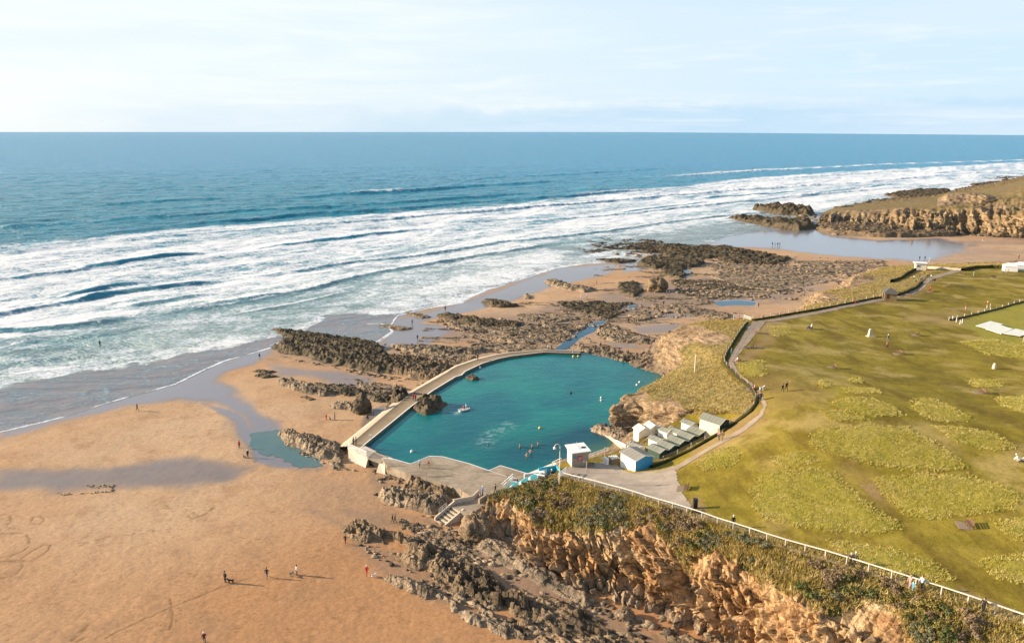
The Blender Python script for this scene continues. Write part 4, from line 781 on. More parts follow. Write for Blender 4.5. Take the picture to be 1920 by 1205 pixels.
scatter_stones('loose_stones', [([(770, 985), (860, 1000), (1000, 1080), (1140, 1140), (1320, 1215), (1300, 1260), (1040, 1220), (860, 1120), (760, 1040)], 1500, .12, .75, None), ([(700, 885), (800, 910), (900, 945), (850, 985), (760, 965), (705, 935)], 420, .1, .6, None),
    ([(520, 815), (590, 830), (650, 868), (700, 890), (620, 880), (560, 850)], 240, .1, .5, None), ([(650, 1000), (800, 1040), (980, 1150), (1000, 1205), (840, 1130), (720, 1070)], 420, .08, .5, None),
    ([(590, 715), (760, 725), (740, 755), (620, 740)], 300, .12, .55, None), ([(510, 660), (620, 685), (800, 715), (840, 720), (700, 705), (560, 675)], 700, .15, .7, None), ([(700, 640), (900, 650), (880, 690), (780, 670)], 350, .15, .7, None),
    ([(820, 590), (1110, 605), (1070, 640), (960, 655), (850, 625)], 900, .18, .8, None), ([(1040, 565), (1190, 570), (1140, 600), (1060, 590)], 350, .2, .8, None), ([(1110, 605), (1250, 640), (1240, 655), (1120, 635)], 350, .15, .8, None),
    ([(1180, 570), (1380, 590), (1370, 602), (1190, 600)], 300, .2, .8, None), ([(1260, 520), (1530, 545), (1490, 565), (1270, 560)], 1000, .2, .9, None), ([(1330, 490), (1660, 490), (1600, 530), (1400, 540)], 1200, .25, 1.0, None),
    ([(1090, 445), (1480, 485), (1480, 500), (1150, 475)], 600, .4, 1.6, None), ([(1535, 405), (1800, 430), (1900, 445), (1560, 440)], 700, .6, 2.6, None), ([(1380, 400), (1530, 400), (1530, 425), (1400, 412)], 300, .6, 2.2, None), ([(90, 910), (215, 908), (212, 922), (110, 928)], 140, .08, .3, None),
    ([(1120, 800), (1200, 820), (1230, 800), (1260, 796), (1200, 840), (1150, 825)], 260, .12, .5, 2.6), ([(380, 890), (420, 888), (425, 900), (395, 898)], 40, .06, .2, None)], 'loose stones and rubble lying between the rock ledges')
# ------------------------------------------------------------------ draped sheets: tarmac, path, pool
def drape(name, pts, zf, off, cell, mtl, rag=.0, label=None, cat=None, kind='structure', grow=0.0, attrs=None):
    P = np.array([(PT(u, v, zf) if callable(zf) else PZ(u, v, zf)) for u, v in pts])[:, :2]
    lo, hi = P.min(0) - 1, P.max(0) + 1; x, y = xy_grid(lo[0], hi[0], lo[1], hi[1], cell)
    s = sdist(x, y, P) + grow + ((fbm2(x * .9, y * .9, 4, 33) - .5) * 2 * rag if rag else 0)
    z = zf(x, y) + off if callable(zf) else np.full(x.shape, zf + off)
    o = link(name, grid_mesh(name, x, y, z, cellc(s) > 0, attrs, True, [mtl])); return tag(o, label, cat, kind=kind)
def f_tar(t):
    v = t.coord(); n = t.noise(v, .35, 5, .6); f = t.noise(v, 5, 4, .7); cr = t.voro(v, .11, 'DISTANCE_TO_EDGE')
    c = t.ramp(n, [(.3, (.30, .25, .195)), (.5, (.345, .29, .23)), (.7, (.41, .35, .28))])
    c = t.mix(t.ss(f, .5, .75, 0, .35), c, (.24, .19, .14)); c = t.mix(t.ss(cr, .004, .0, 0, .6), c, (.14, .11, .08))
    t.out(t.bsdf(c, .9, t.bump(f, .3, .03), Specular_IOR_Level=.2))
M_TAR = mat('tarmac', f_tar)
def f_conc(t):
    v = t.coord(); n = t.noise(v, .30, 6, .65, .5); f = t.noise(v, 3.2, 6, .7); st = t.noise(t.mapv(v, (.25, 1.4, 1), (0, 0, R(-38))), .5, 6, .6)
    c = t.ramp(n, [(.28, (.21, .165, .115)), (.45, (.30, .24, .17)), (.6, (.39, .32, .235)), (.75, (.45, .37, .28))])
    jt = t.node('ShaderNodeTexBrick', {'offset': .5}, Vector=t.mapv(v, (1, 1, 1), (0, 0, R(20))), Scale=.22, Mortar_Size=.006, Color1=(1, 1, 1), Color2=(1, 1, 1), Mortar=(0, 0, 0)).outputs['Fac']; c = t.mix(t.m('MULTIPLY', jt, .5), c, (.09, .07, .05)); c = t.mix(t.ss(st, .52, .68, 0, .75), c, (.135, .11, .075)); c = t.mix(t.ss(f, .5, .75, 0, .4), c, (.17, .135, .095))
    t.out(t.bsdf(c, .88, t.bump(f, .4, .04), Specular_IOR_Level=.25))
M_CONC = mat('weathered_concrete', f_conc)
M_PALE = plain('pale_concrete', (.58, .49, .38), .85, .3, 1.2, .2, bump=.3)
M_APRON = plain('apron_concrete', (.42, .355, .265), .85, .34, .8, .2, bump=.3)
M_WALK = plain('walkway_concrete', (.15, .12, .082), .85, .38, .7, .2, bump=.3)
M_ALGAE = plain('algae_concrete', (.18, .15, .10), .8, .35, 1.5, .25, bump=.4)
M_WHITE = plain('white_paint', (.80, .79, .75), .5, .08, 2.0)
M_WOODW = plain('pale_timber', (.62, .53, .42), .75, .2, 3)
M_TIMBER = plain('grey_timber', (.34, .26, .17), .8, .3, 4)
M_METAL = plain('galvanised_metal', (.55, .55, .54), .4, .15, 3, metal=.6)
M_BLACK = plain('black_paint', (.02, .02, .02), .6, .2, 3)
M_TEAL = plain('teal_paint', (.03, .30, .36), .6, .15, 2)
M_RED = plain('red_paint', (.50, .03, .03), .6, .1, 2)
M_GREENROOF = plain('green_felt', (.25, .26, .21), .9, .22, 3, .15, bump=.3)
M_GREYROOF = plain('grey_felt', (.29, .28, .24), .9, .18, 3, .15)
M_CREAM = plain('cream_paint', (.74, .66, .50), .7, .12, 2)
M_BLUEW = plain('blue_boards', (.06, .34, .62), .6, .1, 3)
M_DGREEN = plain('dark_green_boards', (.035, .075, .055), .8, .2, 4)
M_STONE = plain('stone_wall', (.25, .19, .11), .9, .4, 4, .15, bump=.6)
M_SLATE = plain('slate', (.095, .09, .085), .8, .3, 5)
M_GRAVEL = plain('trodden_path', (.30, .24, .18), .95, .35, 2.5, .1, bump=.5)
# path and tarmac lie on the plateau
drape('tarmac', [(1052, 896), (1066, 876), (1108, 869), (1150, 863), (1168, 882), (1190, 888), (1206, 884), (1232, 884), (1262, 874), (1268, 884), (1270, 900), (1283, 930), (1300, 957), (1330, 975), (1300, 972), (1260, 956), (1180, 931), (1115, 913)], plat_z, .05, .25, M_TAR, .1)
drape('path', [(1228, 886), (1262, 876), (1290, 860), (1330, 838), (1385, 806), (1422, 778), (1432, 762), (1424, 745), (1400, 722), (1378, 704), (1366, 690), (1366, 678), (1374, 660), (1392, 632), (1402, 612), (1412, 603), (1436, 603), (1425, 618), (1402, 645), (1382, 668), (1377, 683), (1384, 697), (1408, 718), (1430, 742), (1438, 760), (1430, 780), (1396, 808), (1345, 836), (1300, 862), (1272, 880)], plat_z, .06, .25, M_GRAVEL, .22)
drape('path', [(1412, 603), (1450, 598), (1520, 586), (1575, 574), (1640, 561), (1690, 549), (1718, 538), (1730, 524), (1760, 514), (1805, 503), (1825, 504), (1780, 515), (1745, 526), (1735, 538), (1715, 551), (1660, 563), (1580, 578), (1520, 591), (1450, 603)], plat_z, .06, .4, M_GRAVEL, .3)
drape('path', [(1330, 976), (1302, 958), (1330, 968), (1440, 1006), (1560, 1042), (1700, 1087), (1925, 1160), (2000, 1186), (2000, 1198), (1920, 1174), (1700, 1099), (1560, 1054), (1440, 1019)], plat_z, .05, .25, plain('grey_path', (.26, .225, .17), .9, .3, 2, .15, bump=.3), .12)
# pool
def f_pool(t):
    v = t.coord(); w = t.mapv(v, (.6, 1, 1), (0, 0, R(-50))); n = t.noise(w, 1.1, 5, .65, .4); n2 = t.noise(v, .05, 4, .6); n3 = t.noise(w, .35, 4, .6)
    c = t.mix(t.ss(n2, .35, .65), (.002, .125, .145), (.006, .19, .17)); c = t.mix(t.attr('deep'), c, (.004, .045, .075)); c = t.mix(t.attr('shallow'), c, (.05, .13, .075))
    c = t.mix(t.attr('foam'), c, (.45, .6, .6))
    b = t.node('ShaderNodeBump', Height=t.m('ADD', t.m('MULTIPLY', n, .35), n3), Strength=.35, Distance=.35).outputs[0]
    t.out(t.bsdf(c, .16, b, IOR=1.33))
M_POOL = mat('pool_water', f_pool)
POOLZ = 2.3
POOLPX = [(672, 846), (688, 830), (770, 764), (840, 711), (873, 694), (905, 682), (960, 667), (1020, 660), (1090, 661), (1150, 674), (1205, 688), (1262, 704), (1250, 730), (1235, 760), (1200, 800), (1170, 815), (1170, 832), (1130, 856), (1085, 864), (1045, 872), (1005, 893), (985, 900), (930, 886), (860, 874), (770, 874), (724, 860)]
P = PL(POOLPX, POOLZ)[:, :2]; lo, hi = P.min(0) - 1, P.max(0) + 1
x, y = xy_grid(lo[0], hi[0], lo[1], hi[1], .3); s = sdist(x, y, P)
sp = lambda u, v, r: np.exp(-((x - PZ(u, v, POOLZ)[0]) ** 2 + (y - PZ(u, v, POOLZ)[1]) ** 2) / r ** 2)
deep = np.clip(1.0 * sp(1120, 818, 7) + .8 * sp(1060, 835, 9) + .35 * sp(980, 860, 9) + .3 * sp(880, 840, 14), 0, 1) * .75
shal = np.clip(sp(1140, 845, 4) + sp(1115, 850, 4) * .8 + .6 * sp(1228, 712, 6) + sp(1090, 856, 3) * .5, 0, 1) * .8
bub = PL([(912, 830), (920, 815), (935, 805), (950, 798)], POOLZ)[:, :2]; fo = np.exp(-(seg_dist(x, y, bub) / 2.2) ** 2) * sstep(.52, .66, fbm2(x * 1.3, y * 1.3, 4, 91)) * .32
fo = np.maximum(fo, np.exp(-(seg_dist(x, y, PL([(855, 775), (864, 770)], POOLZ)[:, :2]) / .7) ** 2) * .4)
o = link('pool_water', grid_mesh('pool_water', x, y, np.full(x.shape, POOLZ), cellc(s) > -.5, {'deep': deep, 'shallow': shal, 'foam': fo}, True, [M_POOL])); tag(o, kind='structure')
M_STREAM = mat('stream_water', lambda t: t.out(t.bsdf((.02, .085, .14), .05, t.bump(t.noise(t.coord(), 1.5, 4, .6), .08, .3), IOR=1.33)))
for nm, pts in [('stream', [(1036, 658), (1058, 640), (1080, 624), (1102, 616), (1112, 604), (1135, 600), (1128, 612), (1112, 622), (1090, 632), (1068, 650), (1050, 660)]), ('rock_pool', [(1282, 504), (1296, 503), (1298, 512), (1284, 514)]), ('rock_pool', [(1338, 566), (1380, 563), (1418, 567), (1412, 575), (1350, 574)]), ('rock_pool', [(1330, 487), (1342, 486), (1344, 492), (1330, 492)]),
                ('rock_pool', [(1172, 573), (1196, 571), (1192, 579), (1160, 586)]), ('rock_pool', [(820, 683), (838, 680), (846, 690), (828, 692)]), ('shallows', [(470, 812), (520, 806), (556, 836), (598, 862), (606, 874), (560, 878), (520, 856), (490, 852), (470, 836)])]:
    drape(nm, pts, beach_z, .05, .12, M_STREAM if nm != 'shallows' else mat('shallow_water', lambda t: t.out(t.bsdf(t.mix(t.noise(t.coord(), .3, 4), (.05, .135, .14), (.12, .175, .16)), .08, t.bump(t.noise(t.coord(), 1.5, 4, .6), .06, .3), IOR=1.33))), .8)

# ------------------------------------------------------------------ small builders
class MB:
    def __init__(s): s.v = []; s.f = []; s.n = 0
    def add(s, V, F):
        s.v.append(np.asarray(V, float)); s.f += [tuple(int(i) + s.n for i in f) for f in F]; s.n += len(V); return s
    def box(s, c, size, rz=0.0, M=None):
        h = np.array(size) / 2; V = np.array([(i, j, k) for i in (-1, 1) for j in (-1, 1) for k in (-1, 1)]) * h
        if M is not None: V = V @ np.array(M).T
        if rz: V = np.c_[V[:, 0] * math.cos(rz) - V[:, 1] * math.sin(rz), V[:, 0] * math.sin(rz) + V[:, 1] * math.cos(rz), V[:, 2]]
        return s.add(V + np.array(c), [(0, 1, 3, 2), (4, 6, 7, 5), (0, 4, 5, 1), (2, 3, 7, 6), (0, 2, 6, 4), (1, 5, 7, 3)])
    def bar(s, a, b, w, h=None, n=4):
        a, b = np.array(a, float), np.array(b, float); h = h or w; d = b - a; L = np.linalg.norm(d); d /= L
        up = np.array([0, 0, 1.]) if abs(d[2]) < .95 else np.array([1., 0, 0]); sd = np.cross(d, up); sd /= np.linalg.norm(sd); up = np.cross(sd, d)
        A = np.linspace(0, 2 * np.pi, n, endpoint=False) + np.pi / n; k = 1 / math.cos(np.pi / n) / 2
        ring = np.array([sd * math.cos(q) * w * k + up * math.sin(q) * h * k for q in A])
        return s.add(np.r_[ring + a, ring + b], [(i, (i + 1) % n, n + (i + 1) % n, n + i) for i in range(n)] + [tuple(range(n))[::-1], tuple(range(n, 2 * n))])
    def tube(s, pts, r, n=8):
        for a, b in zip(pts[:-1], pts[1:]): s.bar(a, b, r * 2, r * 2, n)
        return s
    def prism(s, poly, z0, z1):          # polygon outline extruded; z may be arrays
        P = np.asarray(poly, float)[:, :2]; n = len(P)
        if np.sum(P[:, 0] * np.roll(P[:, 1], -1) - np.roll(P[:, 0], -1) * P[:, 1]) < 0: P = P[::-1]
        return s.add(np.r_[np.c_[P, np.full(n, z0)], np.c_[P, np.full(n, z1)]], [(i, (i + 1) % n, n + (i + 1) % n, n + i) for i in range(n)] + [tuple(range(n))[::-1], tuple(range(n, 2 * n))])
    def lathe(s, prof, c=(0, 0, 0), n=10):
        V = [(r * math.cos(a) + c[0], r * math.sin(a) + c[1], z + c[2]) for r, z in prof for a in np.linspace(0, 2 * np.pi, n, endpoint=False)]
        return s.add(V, [(i * n + j, i * n + (j + 1) % n, (i + 1) * n + (j + 1) % n, (i + 1) * n + j) for i in range(len(prof) - 1) for j in range(n)] + [tuple(range(n))[::-1], tuple(range((len(prof) - 1) * n, len(prof) * n))])
    def build(s, name, mtl, parent=None, smooth=False, bevel=0.0):
        me = bpy.data.meshes.new(name); me.from_pydata(np.vstack(s.v).tolist(), [], s.f)
        for m_ in (mtl if isinstance(mtl, list) else [mtl]): me.materials.append(m_)
        if smooth: me.polygons.foreach_set('use_smooth', np.ones(len(me.polygons), bool))
        me.update(); o = link(name, me, parent)
        if bevel: b = o.modifiers.new('bevel', 'BEVEL'); b.width = bevel; b.segments = 2; b.limit_method = 'ANGLE'
        return o
def copy_tree(o, loc, rz=0.0, label=None):
    c = o.copy(); COL.objects.link(c); c.location = loc; c.rotation_euler = (0, 0, rz)
    if label: c['label'] = label
    def rec(src, dst):
        for ch in src.children:
            k = ch.copy(); COL.objects.link(k); k.parent = dst; rec(ch, k)
    rec(o, c); return c

# ------------------------------------------------------------------ pool walkway wall
def strip(rows, name, mtl, parent, step=.5, smooth=True):
    n = 0
    R_ = [np.asarray(r, float) for r in rows]; L = np.linalg.norm(np.diff(R_[0], axis=0), axis=1).sum(); n = int(L / step) + 2
    R_ = [resample(r, n) for r in R_]; V = np.stack(R_, 1); k = V.shape[1]
    idx = np.arange(n * k).reshape(n, k); F = np.stack([idx[:-1, :-1], idx[:-1, 1:], idx[1:, 1:], idx[1:, :-1]], -1).reshape(-1, 4)
    return link(name, raw_mesh(name, V.reshape(-1, 3), F, None, smooth, [mtl]), parent)
WZ = 2.95
inner = PL([(676, 841), (688, 830), (770, 763), (812, 732), (855, 706), (866, 703), (873, 696), (905, 681), (935, 672), (960, 667), (1020, 660), (1088, 662)], WZ)
midl = PL([(652, 836), (664, 826), (735, 766), (778, 732), (838, 698), (846, 692), (858, 686), (893, 674), (930, 665), (958, 660.5), (1020, 655.5), (1090, 658)], WZ + .02)
outer = PL([(634, 838), (646, 828), (700, 785), (745, 748), (826, 700), (838, 694), (853, 685), (890, 672.5), (928, 663.6), (957, 659.5), (1020, 654.6), (1091, 657)], WZ - .9)
def shift(a, b, f, dz=0.0): r = a + (b - a) * f; r = r.copy(); r[:, 2] = a[:, 2] + (b[:, 2] - a[:, 2]) * f + dz; return r
w0 = empty('pool_wall', tuple(inner[0] * 0 + (inner[3][0], inner[3][1], 1.0)), 'long concrete walkway wall with a sloping pale apron between pool and beach', 'wall')
def rel(rows): return [r - np.array(w0.location) for r in rows]
i0 = inner.copy(); i0[:, 2] = 1.2
strip(rel([i0, inner]), 'inner_face', M_ALGAE, w0); strip(rel([inner + (0, 0, .03), shift(inner, midl, .09, .03)]), 'edge_line', M_WHITE, w0)
strip(rel([shift(inner, midl, .09, .03), shift(inner, midl, .09), midl]), 'walkway', M_WALK, w0)
ob = outer.copy(); d_ = outer - midl; d_[:, 2] = 0; ob += d_ * .25; ob[:, 2] = -.3
mo = shift(midl, outer, .35, -.03)
strip(rel([midl, mo, outer, ob]), 'apron', M_APRON, w0)
# terrace
TZ = 3.15
t0 = empty('terrace', (*PZ(830, 880, TZ)[:2], 1.0), None, None); tag(t0, kind='structure'); tl = np.array(t0.location)
P = PL(TER, TZ) - tl
o = MB().prism(P, -1.6, TZ - 1.0).build('terrace_slab', M_CONC, t0)
line = PL(TER[:9], TZ + .03) - tl; din = np.array([0, -.28, 0]); strip([line, line + din], 'edge_line', M_WHITE, t0, smooth=False)
line = PL([(917, 881), (985, 905)], TZ + .035) - tl; strip([line, line + np.array([.05, -.2, 0])], 'edge_line', M_WHITE, t0, smooth=False)
# sluice block with opening and railing
s0 = empty('sluice', tuple(PZ(680, 868, .8)), 'pale concrete sluice block with a square dark opening in the pool corner', 'sluice'); sl_ = np.array(s0.location)
A = [PZ(652, 839, WZ), PZ(690, 857, WZ), PZ(712, 866, WZ), PZ(712, 853, WZ), PZ(676, 841, WZ)]
def low(p, u, v, z): return PZ(u, v, z)
top = [PZ(652, 839, WZ), PZ(690, 858, WZ)]; bot = [PZ(655, 873, .7), PZ(683, 885, .5)]
m_ = MB(); q = [top[0], top[1], bot[1], bot[0]]; back = [p + np.array([1.2, 3.2, 0]) for p in q]
m_.add(np.array(q + back) - sl_, [(0, 3, 2, 1), (4, 5, 6, 7), (0, 1, 5, 4), (1, 2, 6, 5), (2, 3, 7, 6), (3, 0, 4, 7)]); m_.build('block', M_PALE, s0)
top = [PZ(711, 867, WZ), PZ(722, 872, WZ)]; bot = [PZ(703, 893, .5), PZ(722, 897, .5)]; m_ = MB(); q = [top[0], top[1], bot[1], bot[0]]; back = [p + np.array([1.2, 3.2, 0]) for p in q]
m_.add(np.array(q + back) - sl_, [(0, 3, 2, 1), (4, 5, 6, 7), (0, 1, 5, 4), (1, 2, 6, 5), (2, 3, 7, 6), (3, 0, 4, 7)]); m_.build('side_wall', M_PALE, s0)
m_ = MB(); a, b = PZ(688, 859, WZ), PZ(714, 868.5, WZ); c_, d_ = b + np.array([1.0, 3.2, 0]), a + np.array([1.0, 3.2, 0]); m_.prism(np.array([a, b, c_, d_]) - sl_, WZ - .1 - sl_[2], WZ + .05 - sl_[2]); m_.build('lintel', M_CONC, s0)
m_ = MB(); g = np.array([a, b, c_, d_]); g[:2] = g[:2] * .86 + g[[3, 2]] * .14; m_.prism(g - sl_, -1.2, WZ - .12 - sl_[2]); m_.build('opening_shade', M_BLACK, s0)  # black box filling the sluice opening, stands in for the shade inside
def railing(name, pts, label, h=1.1, nr=3, gap=1.8, r=.045, mtl=None, group=None, cat='railing'):
    pts = np.array(pts, float); e = empty(name, tuple(pts[0]), label, cat, group); P = pts - pts[0]; L = np.linalg.norm(np.diff(P, axis=0), axis=1).sum(); n = max(2, int(round(L / gap)) + 1); Q = resample(P, n); mtl = mtl or M_WHITE
    for q in Q: MB().bar(q, q + (0, 0, h), r * 2).build('post', mtl, e)
    for k in range(nr):
        z = h * (1 - k / nr * .92); m_ = MB()
        for a, b in zip(P[:-1], P[1:]): m_.bar(a + (0, 0, z), b + (0, 0, z), r * 1.8)
        m_.build('rail', mtl, e)
    return e
railing('railing', [PZ(652, 841, WZ), PZ(688, 857.5, WZ)], 'white four bar railing over the sluice at the pool corner', 1.3, 4, 3.2, .05)
# ------------------------------------------------------------------ beach huts
def gable_hut(label, c, rz, w, d, h, rise, wall, roof, front, group=None, rear=None, name='beach_hut', over=.15):
    """ridge along local x; the front gable faces local -x"""
    e = empty(name, tuple(c), label, 'hut', group, rz)
    m_ = MB(); m_.add([(-d / 2, -w / 2, -.8), (d / 2, -w / 2, -.8), (d / 2, w / 2, -.8), (-d / 2, w / 2, -.8), (-d / 2, -w / 2, h), (d / 2, -w / 2, h), (d / 2, w / 2, h), (-d / 2, w / 2, h), (-d / 2, 0, h + rise), (d / 2, 0, h + rise)],
                      [(0, 1, 5, 4), (2, 3, 7, 6), (1, 2, 6, 9, 5), (3, 0, 4, 8, 7), (0, 3, 2, 1)]); b = m_.build('wall', wall, e)
    f = MB().add([(-d / 2 - .02, -w / 2 + .02, -.1), (-d / 2 - .02, w / 2 - .02, -.1), (-d / 2 - .02, w / 2 - .02, h), (-d / 2 - .02, 0, h + rise - .02), (-d / 2 - .02, -w / 2 + .02, h)], [(4, 3, 2, 1, 0)]); f.build('front_panel', front, e)
    if rear: MB().add([(d / 2 + .02, -w / 2, -.1), (d / 2 + .02, w / 2, -.1), (d / 2 + .02, w / 2, h), (d / 2 + .02, 0, h + rise - .02), (d / 2 + .02, -w / 2, h)], [(0, 1, 2, 3, 4)]).build('rear_panel', rear, e)
    o_ = over; sl = rise / (w / 2); t_ = .07; D = d / 2 + .2; m_ = MB()
    for s in (-1, 1):
        y1 = s * (w / 2 + o_); z1 = h - sl * o_
        m_.add([(-D, 0, h + rise + .02), (D, 0, h + rise + .02), (D, y1, z1 + .02), (-D, y1, z1 + .02), (-D, 0, h + rise + .02 + t_), (D, 0, h + rise + .02 + t_), (D, y1, z1 + .02 + t_), (-D, y1, z1 + .02 + t_)], [(0, 1, 2, 3), (7, 6, 5, 4), (0, 4, 5, 1), (2, 6, 7, 3), (1, 5, 6, 2), (3, 7, 4, 0)])
    m_.build('roof', roof, e)
    for xx in (-D - .03, D + .03):
        m_ = MB()
        for s in (-1, 1): m_.bar((xx, 0, h + rise + .04), (xx, s * (w / 2 + o_), h - sl * o_ + .04), .05, .17)
        m_.build('bargeboard', front, e)
    m_ = MB()
    for k in range(1, int(d / .8)):
        for s in (-1, 1): m_.bar((-d / 2 + k * .8, 0, h + rise + .1), (-d / 2 + k * .8, s * (w / 2 + o_), h - sl * o_ + .1), .05, .03)
    m_.build('roof_batten', roof, e)
    MB().box((-d / 2 - .04, 0, 1.0), (.05, w * .36, 1.9)).build('door', M_WOODW, e)
    return e
def onP(u, v): return PP(u, v)
ra, rb = onP(1232, 858), onP(1318, 816); rowdir = math.atan2(rb[1] - ra[1], rb[0] - ra[0]); HR = rowdir - math.pi / 2   # local +x points to the path, -x to the pool
HG = 'green roofed beach huts in two rows'
REAR = [('nearest the white and blue hut', 1233, 856, 1.0), ('second from the white and blue hut', 1251, 848, 1.0), ('third from the white and blue hut', 1270, 839, 1.0), ('fourth from the white and blue hut', 1288, 830, 1.0), ('fifth and highest, joined to its neighbour', 1308, 821, 1.3)]
for txt, u, v, k in REAR:
    gable_hut('dark backed beach hut by the path, ' + txt, onP(u, v), HR, 2.4 * k, 2.9, 1.65, .42, M_DGREEN, M_GREENROOF, M_WHITE, HG)
FRONT = [('grey roofed low hut tucked behind the white and blue hut', 1192, 846, M_GREYROOF, 2.4), ('white fronted beach hut in the pool side row, nearest of the four', 1231, 833, M_GREENROOF, 2.2), ('small white fronted beach hut in the middle of the pool side row', 1247, 816, M_GREENROOF, 1.8), ('white fronted beach hut behind the dark third and fourth huts', 1267, 817, M_GREENROOF, 2.4), ('white fronted beach hut highest in the pool side row', 1292, 802, M_GREENROOF, 2.2)]
for txt, u, v, rf, w in FRONT: gable_hut(txt, onP(u, v) + (0, 0, -.2), HR, w, 2.4, 1.4, .4, M_WHITE, rf, M_WHITE, HG)
gable_hut('cream timber chalet with a white zigzag gable at the pool end', onP(1203, 815) + (0, 0, -.4), HR - .3, 2.6, 2.2, 1.7, .7, M_CREAM, M_CREAM, M_WHITE, 'cream chalets by the rock face')
gable_hut('cream timber chalet with a white zigzag gable nearest the rock face', onP(1222, 810) + (0, 0, -.4), HR - .3, 2.6, 2.2, 1.7, .7, M_CREAM, M_CREAM, M_WHITE, 'cream chalets by the rock face')
gable_hut('large tan hut with a dark green roof standing alone above the row', onP(1338, 811), HR + .1, 3.4, 4.4, 2.8, .7, M_CREAM, M_GREENROOF, M_CREAM, rear=M_DGREEN, name='chalet')
A_, B_, C_ = onP(1163, 875), onP(1191, 883.5), onP(1215, 868); wd = np.linalg.norm((B_ - A_)[:2]); dd = min(5.0, np.linalg.norm((C_ - B_)[:2])); ang = math.atan2(B_[1] - A_[1], B_[0] - A_[0])
ce = (A_ + B_) / 2 + np.array([-math.sin(ang), math.cos(ang), 0]) * 2.0; ce[2] = min(A_[2], B_[2]) - .1
kh = gable_hut('white hut with blue boarded end and grey roof beside the tarmac', ce, ang, 4.0, wd, 3.0, .55, M_WHITE, M_GREYROOF, M_WHITE, rear=M_BLUEW, name='kiosk')
def text(body, size, parent, M4, mtl, name='lettering'):
    cu = bpy.data.curves.new('t', 'FONT'); cu.body = body; cu.size = size; cu.align_x = 'CENTER'; cu.align_y = 'CENTER'; cu.extrude = .004
    to = bpy.data.objects.new('t', cu); COL.objects.link(to); dg = bpy.context.evaluated_depsgraph_get(); me = bpy.data.meshes.new_from_object(to.evaluated_get(dg)); bpy.data.objects.remove(to)
    me.materials.clear(); me.materials.append(mtl); o = link(name, me, parent); o.matrix_local = M4; return o
# a small faded mark on the white wall of the kiosk
m_ = MB()
for i in range(7): m_.box((-.55 + i * .18, -2.03, 1.15 + .16 * math.sin(i * 1.9)), (.16, .02, .05 + .05 * (i % 2)))
for i in range(5): m_.box((-.35 + i * .2, -2.03, .85), (.14, .02, .05))
m_.build('emblem', plain('faded_ink', (.25, .25, .25), .8), kh)

# ------------------------------------------------------------------ lifeguard hut
A_, B_, C_ = onP(1063, 868), onP(1072.5, 875.6), onP(1103, 874.6); zf = B_[2] - .05; w = np.linalg.norm((C_ - B_)[:2]); ang = math.atan2((C_ - B_)[1], (C_ - B_)[0]); dp = 3.0
lh = empty('lifeguard_hut', (B_[0], B_[1], zf), 'small grey boarded hut with a sloping white roof and red sign by the pool', 'hut', None, ang)
m_ = MB().box((w / 2, dp / 2, 1.1), (w, dp, 3.4)); m_.build('wall', plain('grey_boards', (.34, .29, .22), .8, .2, 4), lh)
MB().box((-.03, dp / 2, 1.3), (.05, dp - .1, 2.55)).build('side_panel', M_WHITE, lh); MB().box((-.07, dp * .32, 1.0), (.04, .9, 2.0)).build('door', plain('pink_door', (.66, .40, .30), .7), lh)
q = np.array([(-.45, -.35, 2.82), (w + .35, -.35, 3.0), (w + .1, dp + .4, 3.12), (-.45, dp + .4, 2.98)]); m_ = MB().add(np.r_[q, q + (0, 0, .12)], [(3, 2, 1, 0), (4, 5, 6, 7), (0, 1, 5, 4), (1, 2, 6, 5), (2, 3, 7, 6), (3, 0, 4, 7)]); rf = m_.build('roof', M_WHITE, lh)
MB().box((w * .82, dp * .45, 3.19), (.75, .6, .05)).build('solar_panel', M_BLACK, rf); MB().bar((w * .5, dp * .8, 3.1), (w * .5, dp * .8, 4.0), .05).build('aerial', M_METAL, rf); MB().bar((w * .45, dp * .4, 3.16), (w * .62, dp * .5, 3.4), .05).bar((w * .5, dp * .3, 3.16), (w * .55, dp * .6, 3.3), .04).build('bracket', M_METAL, rf)
sg = MB().box((w * .47, -.04, 1.75), (.85, .05, .85)).build('sign', M_RED, lh)
text('DANGER', .17, sg, Matrix.Translation((w * .47, -.075, 1.9)) @ Matrix.Rotation(R(90), 4, 'X'), M_WHITE); MB().box((w * .47, -.07, 1.68), (.6, .02, .07)).box((w * .47, -.07, 1.52), (.5, .02, .06)).build('text_bar', M_WHITE, sg)
MB().add([(w * .08, -.05, 2.0), (w * .28, -.05, 2.0), (w * .18, -.05, 2.4)], [(0, 1, 2)]).add([(w * .06, -.045, 1.7), (w * .30, -.045, 1.7), (w * .30, -.045, 1.9), (w * .06, -.045, 1.9)], [(0, 1, 2, 3)]).build('notice', M_TEAL, lh)
MB().box((w * .72, -.03, 1.0), (.32, .04, .3)).build('notice', M_CREAM, lh)
# blocks and posts near the hut
p = onP(1136, 870); e = empty('block_wall', tuple(p), 'short white rendered block beside the yard ramp', 'wall'); MB().box((0, 0, .55), (.5, 1.2, 1.5), .5).build('block', M_WHITE, e, bevel=.03)
p = onP(1151, 869); e = empty('counter', tuple(p), 'brown block counter with a striped slatted top by the white kiosk', 'counter'); MB().box((0, 0, .5), (1.7, 1.3, 1.5), .35).build('base', M_STONE, e)
m_ = MB()
for i in range(4): m_.box((-.66 + i * .44, 0, 1.32 - i * .0), (.24, 1.5, .08), 0)
sl = m_.build('slat', M_WHITE, e); sl.rotation_euler = (0, 0, .35)
for u, v, t_ in [(1099.5, 886, 'bare white post standing alone on the tarmac in front of the lifeguard hut'), (1134, 858, 'thin white post on the ramp beyond the lifeguard hut')]:
    p = onP(u, v); tag(MB().bar((0, 0, -.1), (0, 0, 2.2), .13).build('post', M_WOODW, None, bevel=.02), t_, 'post').location = p
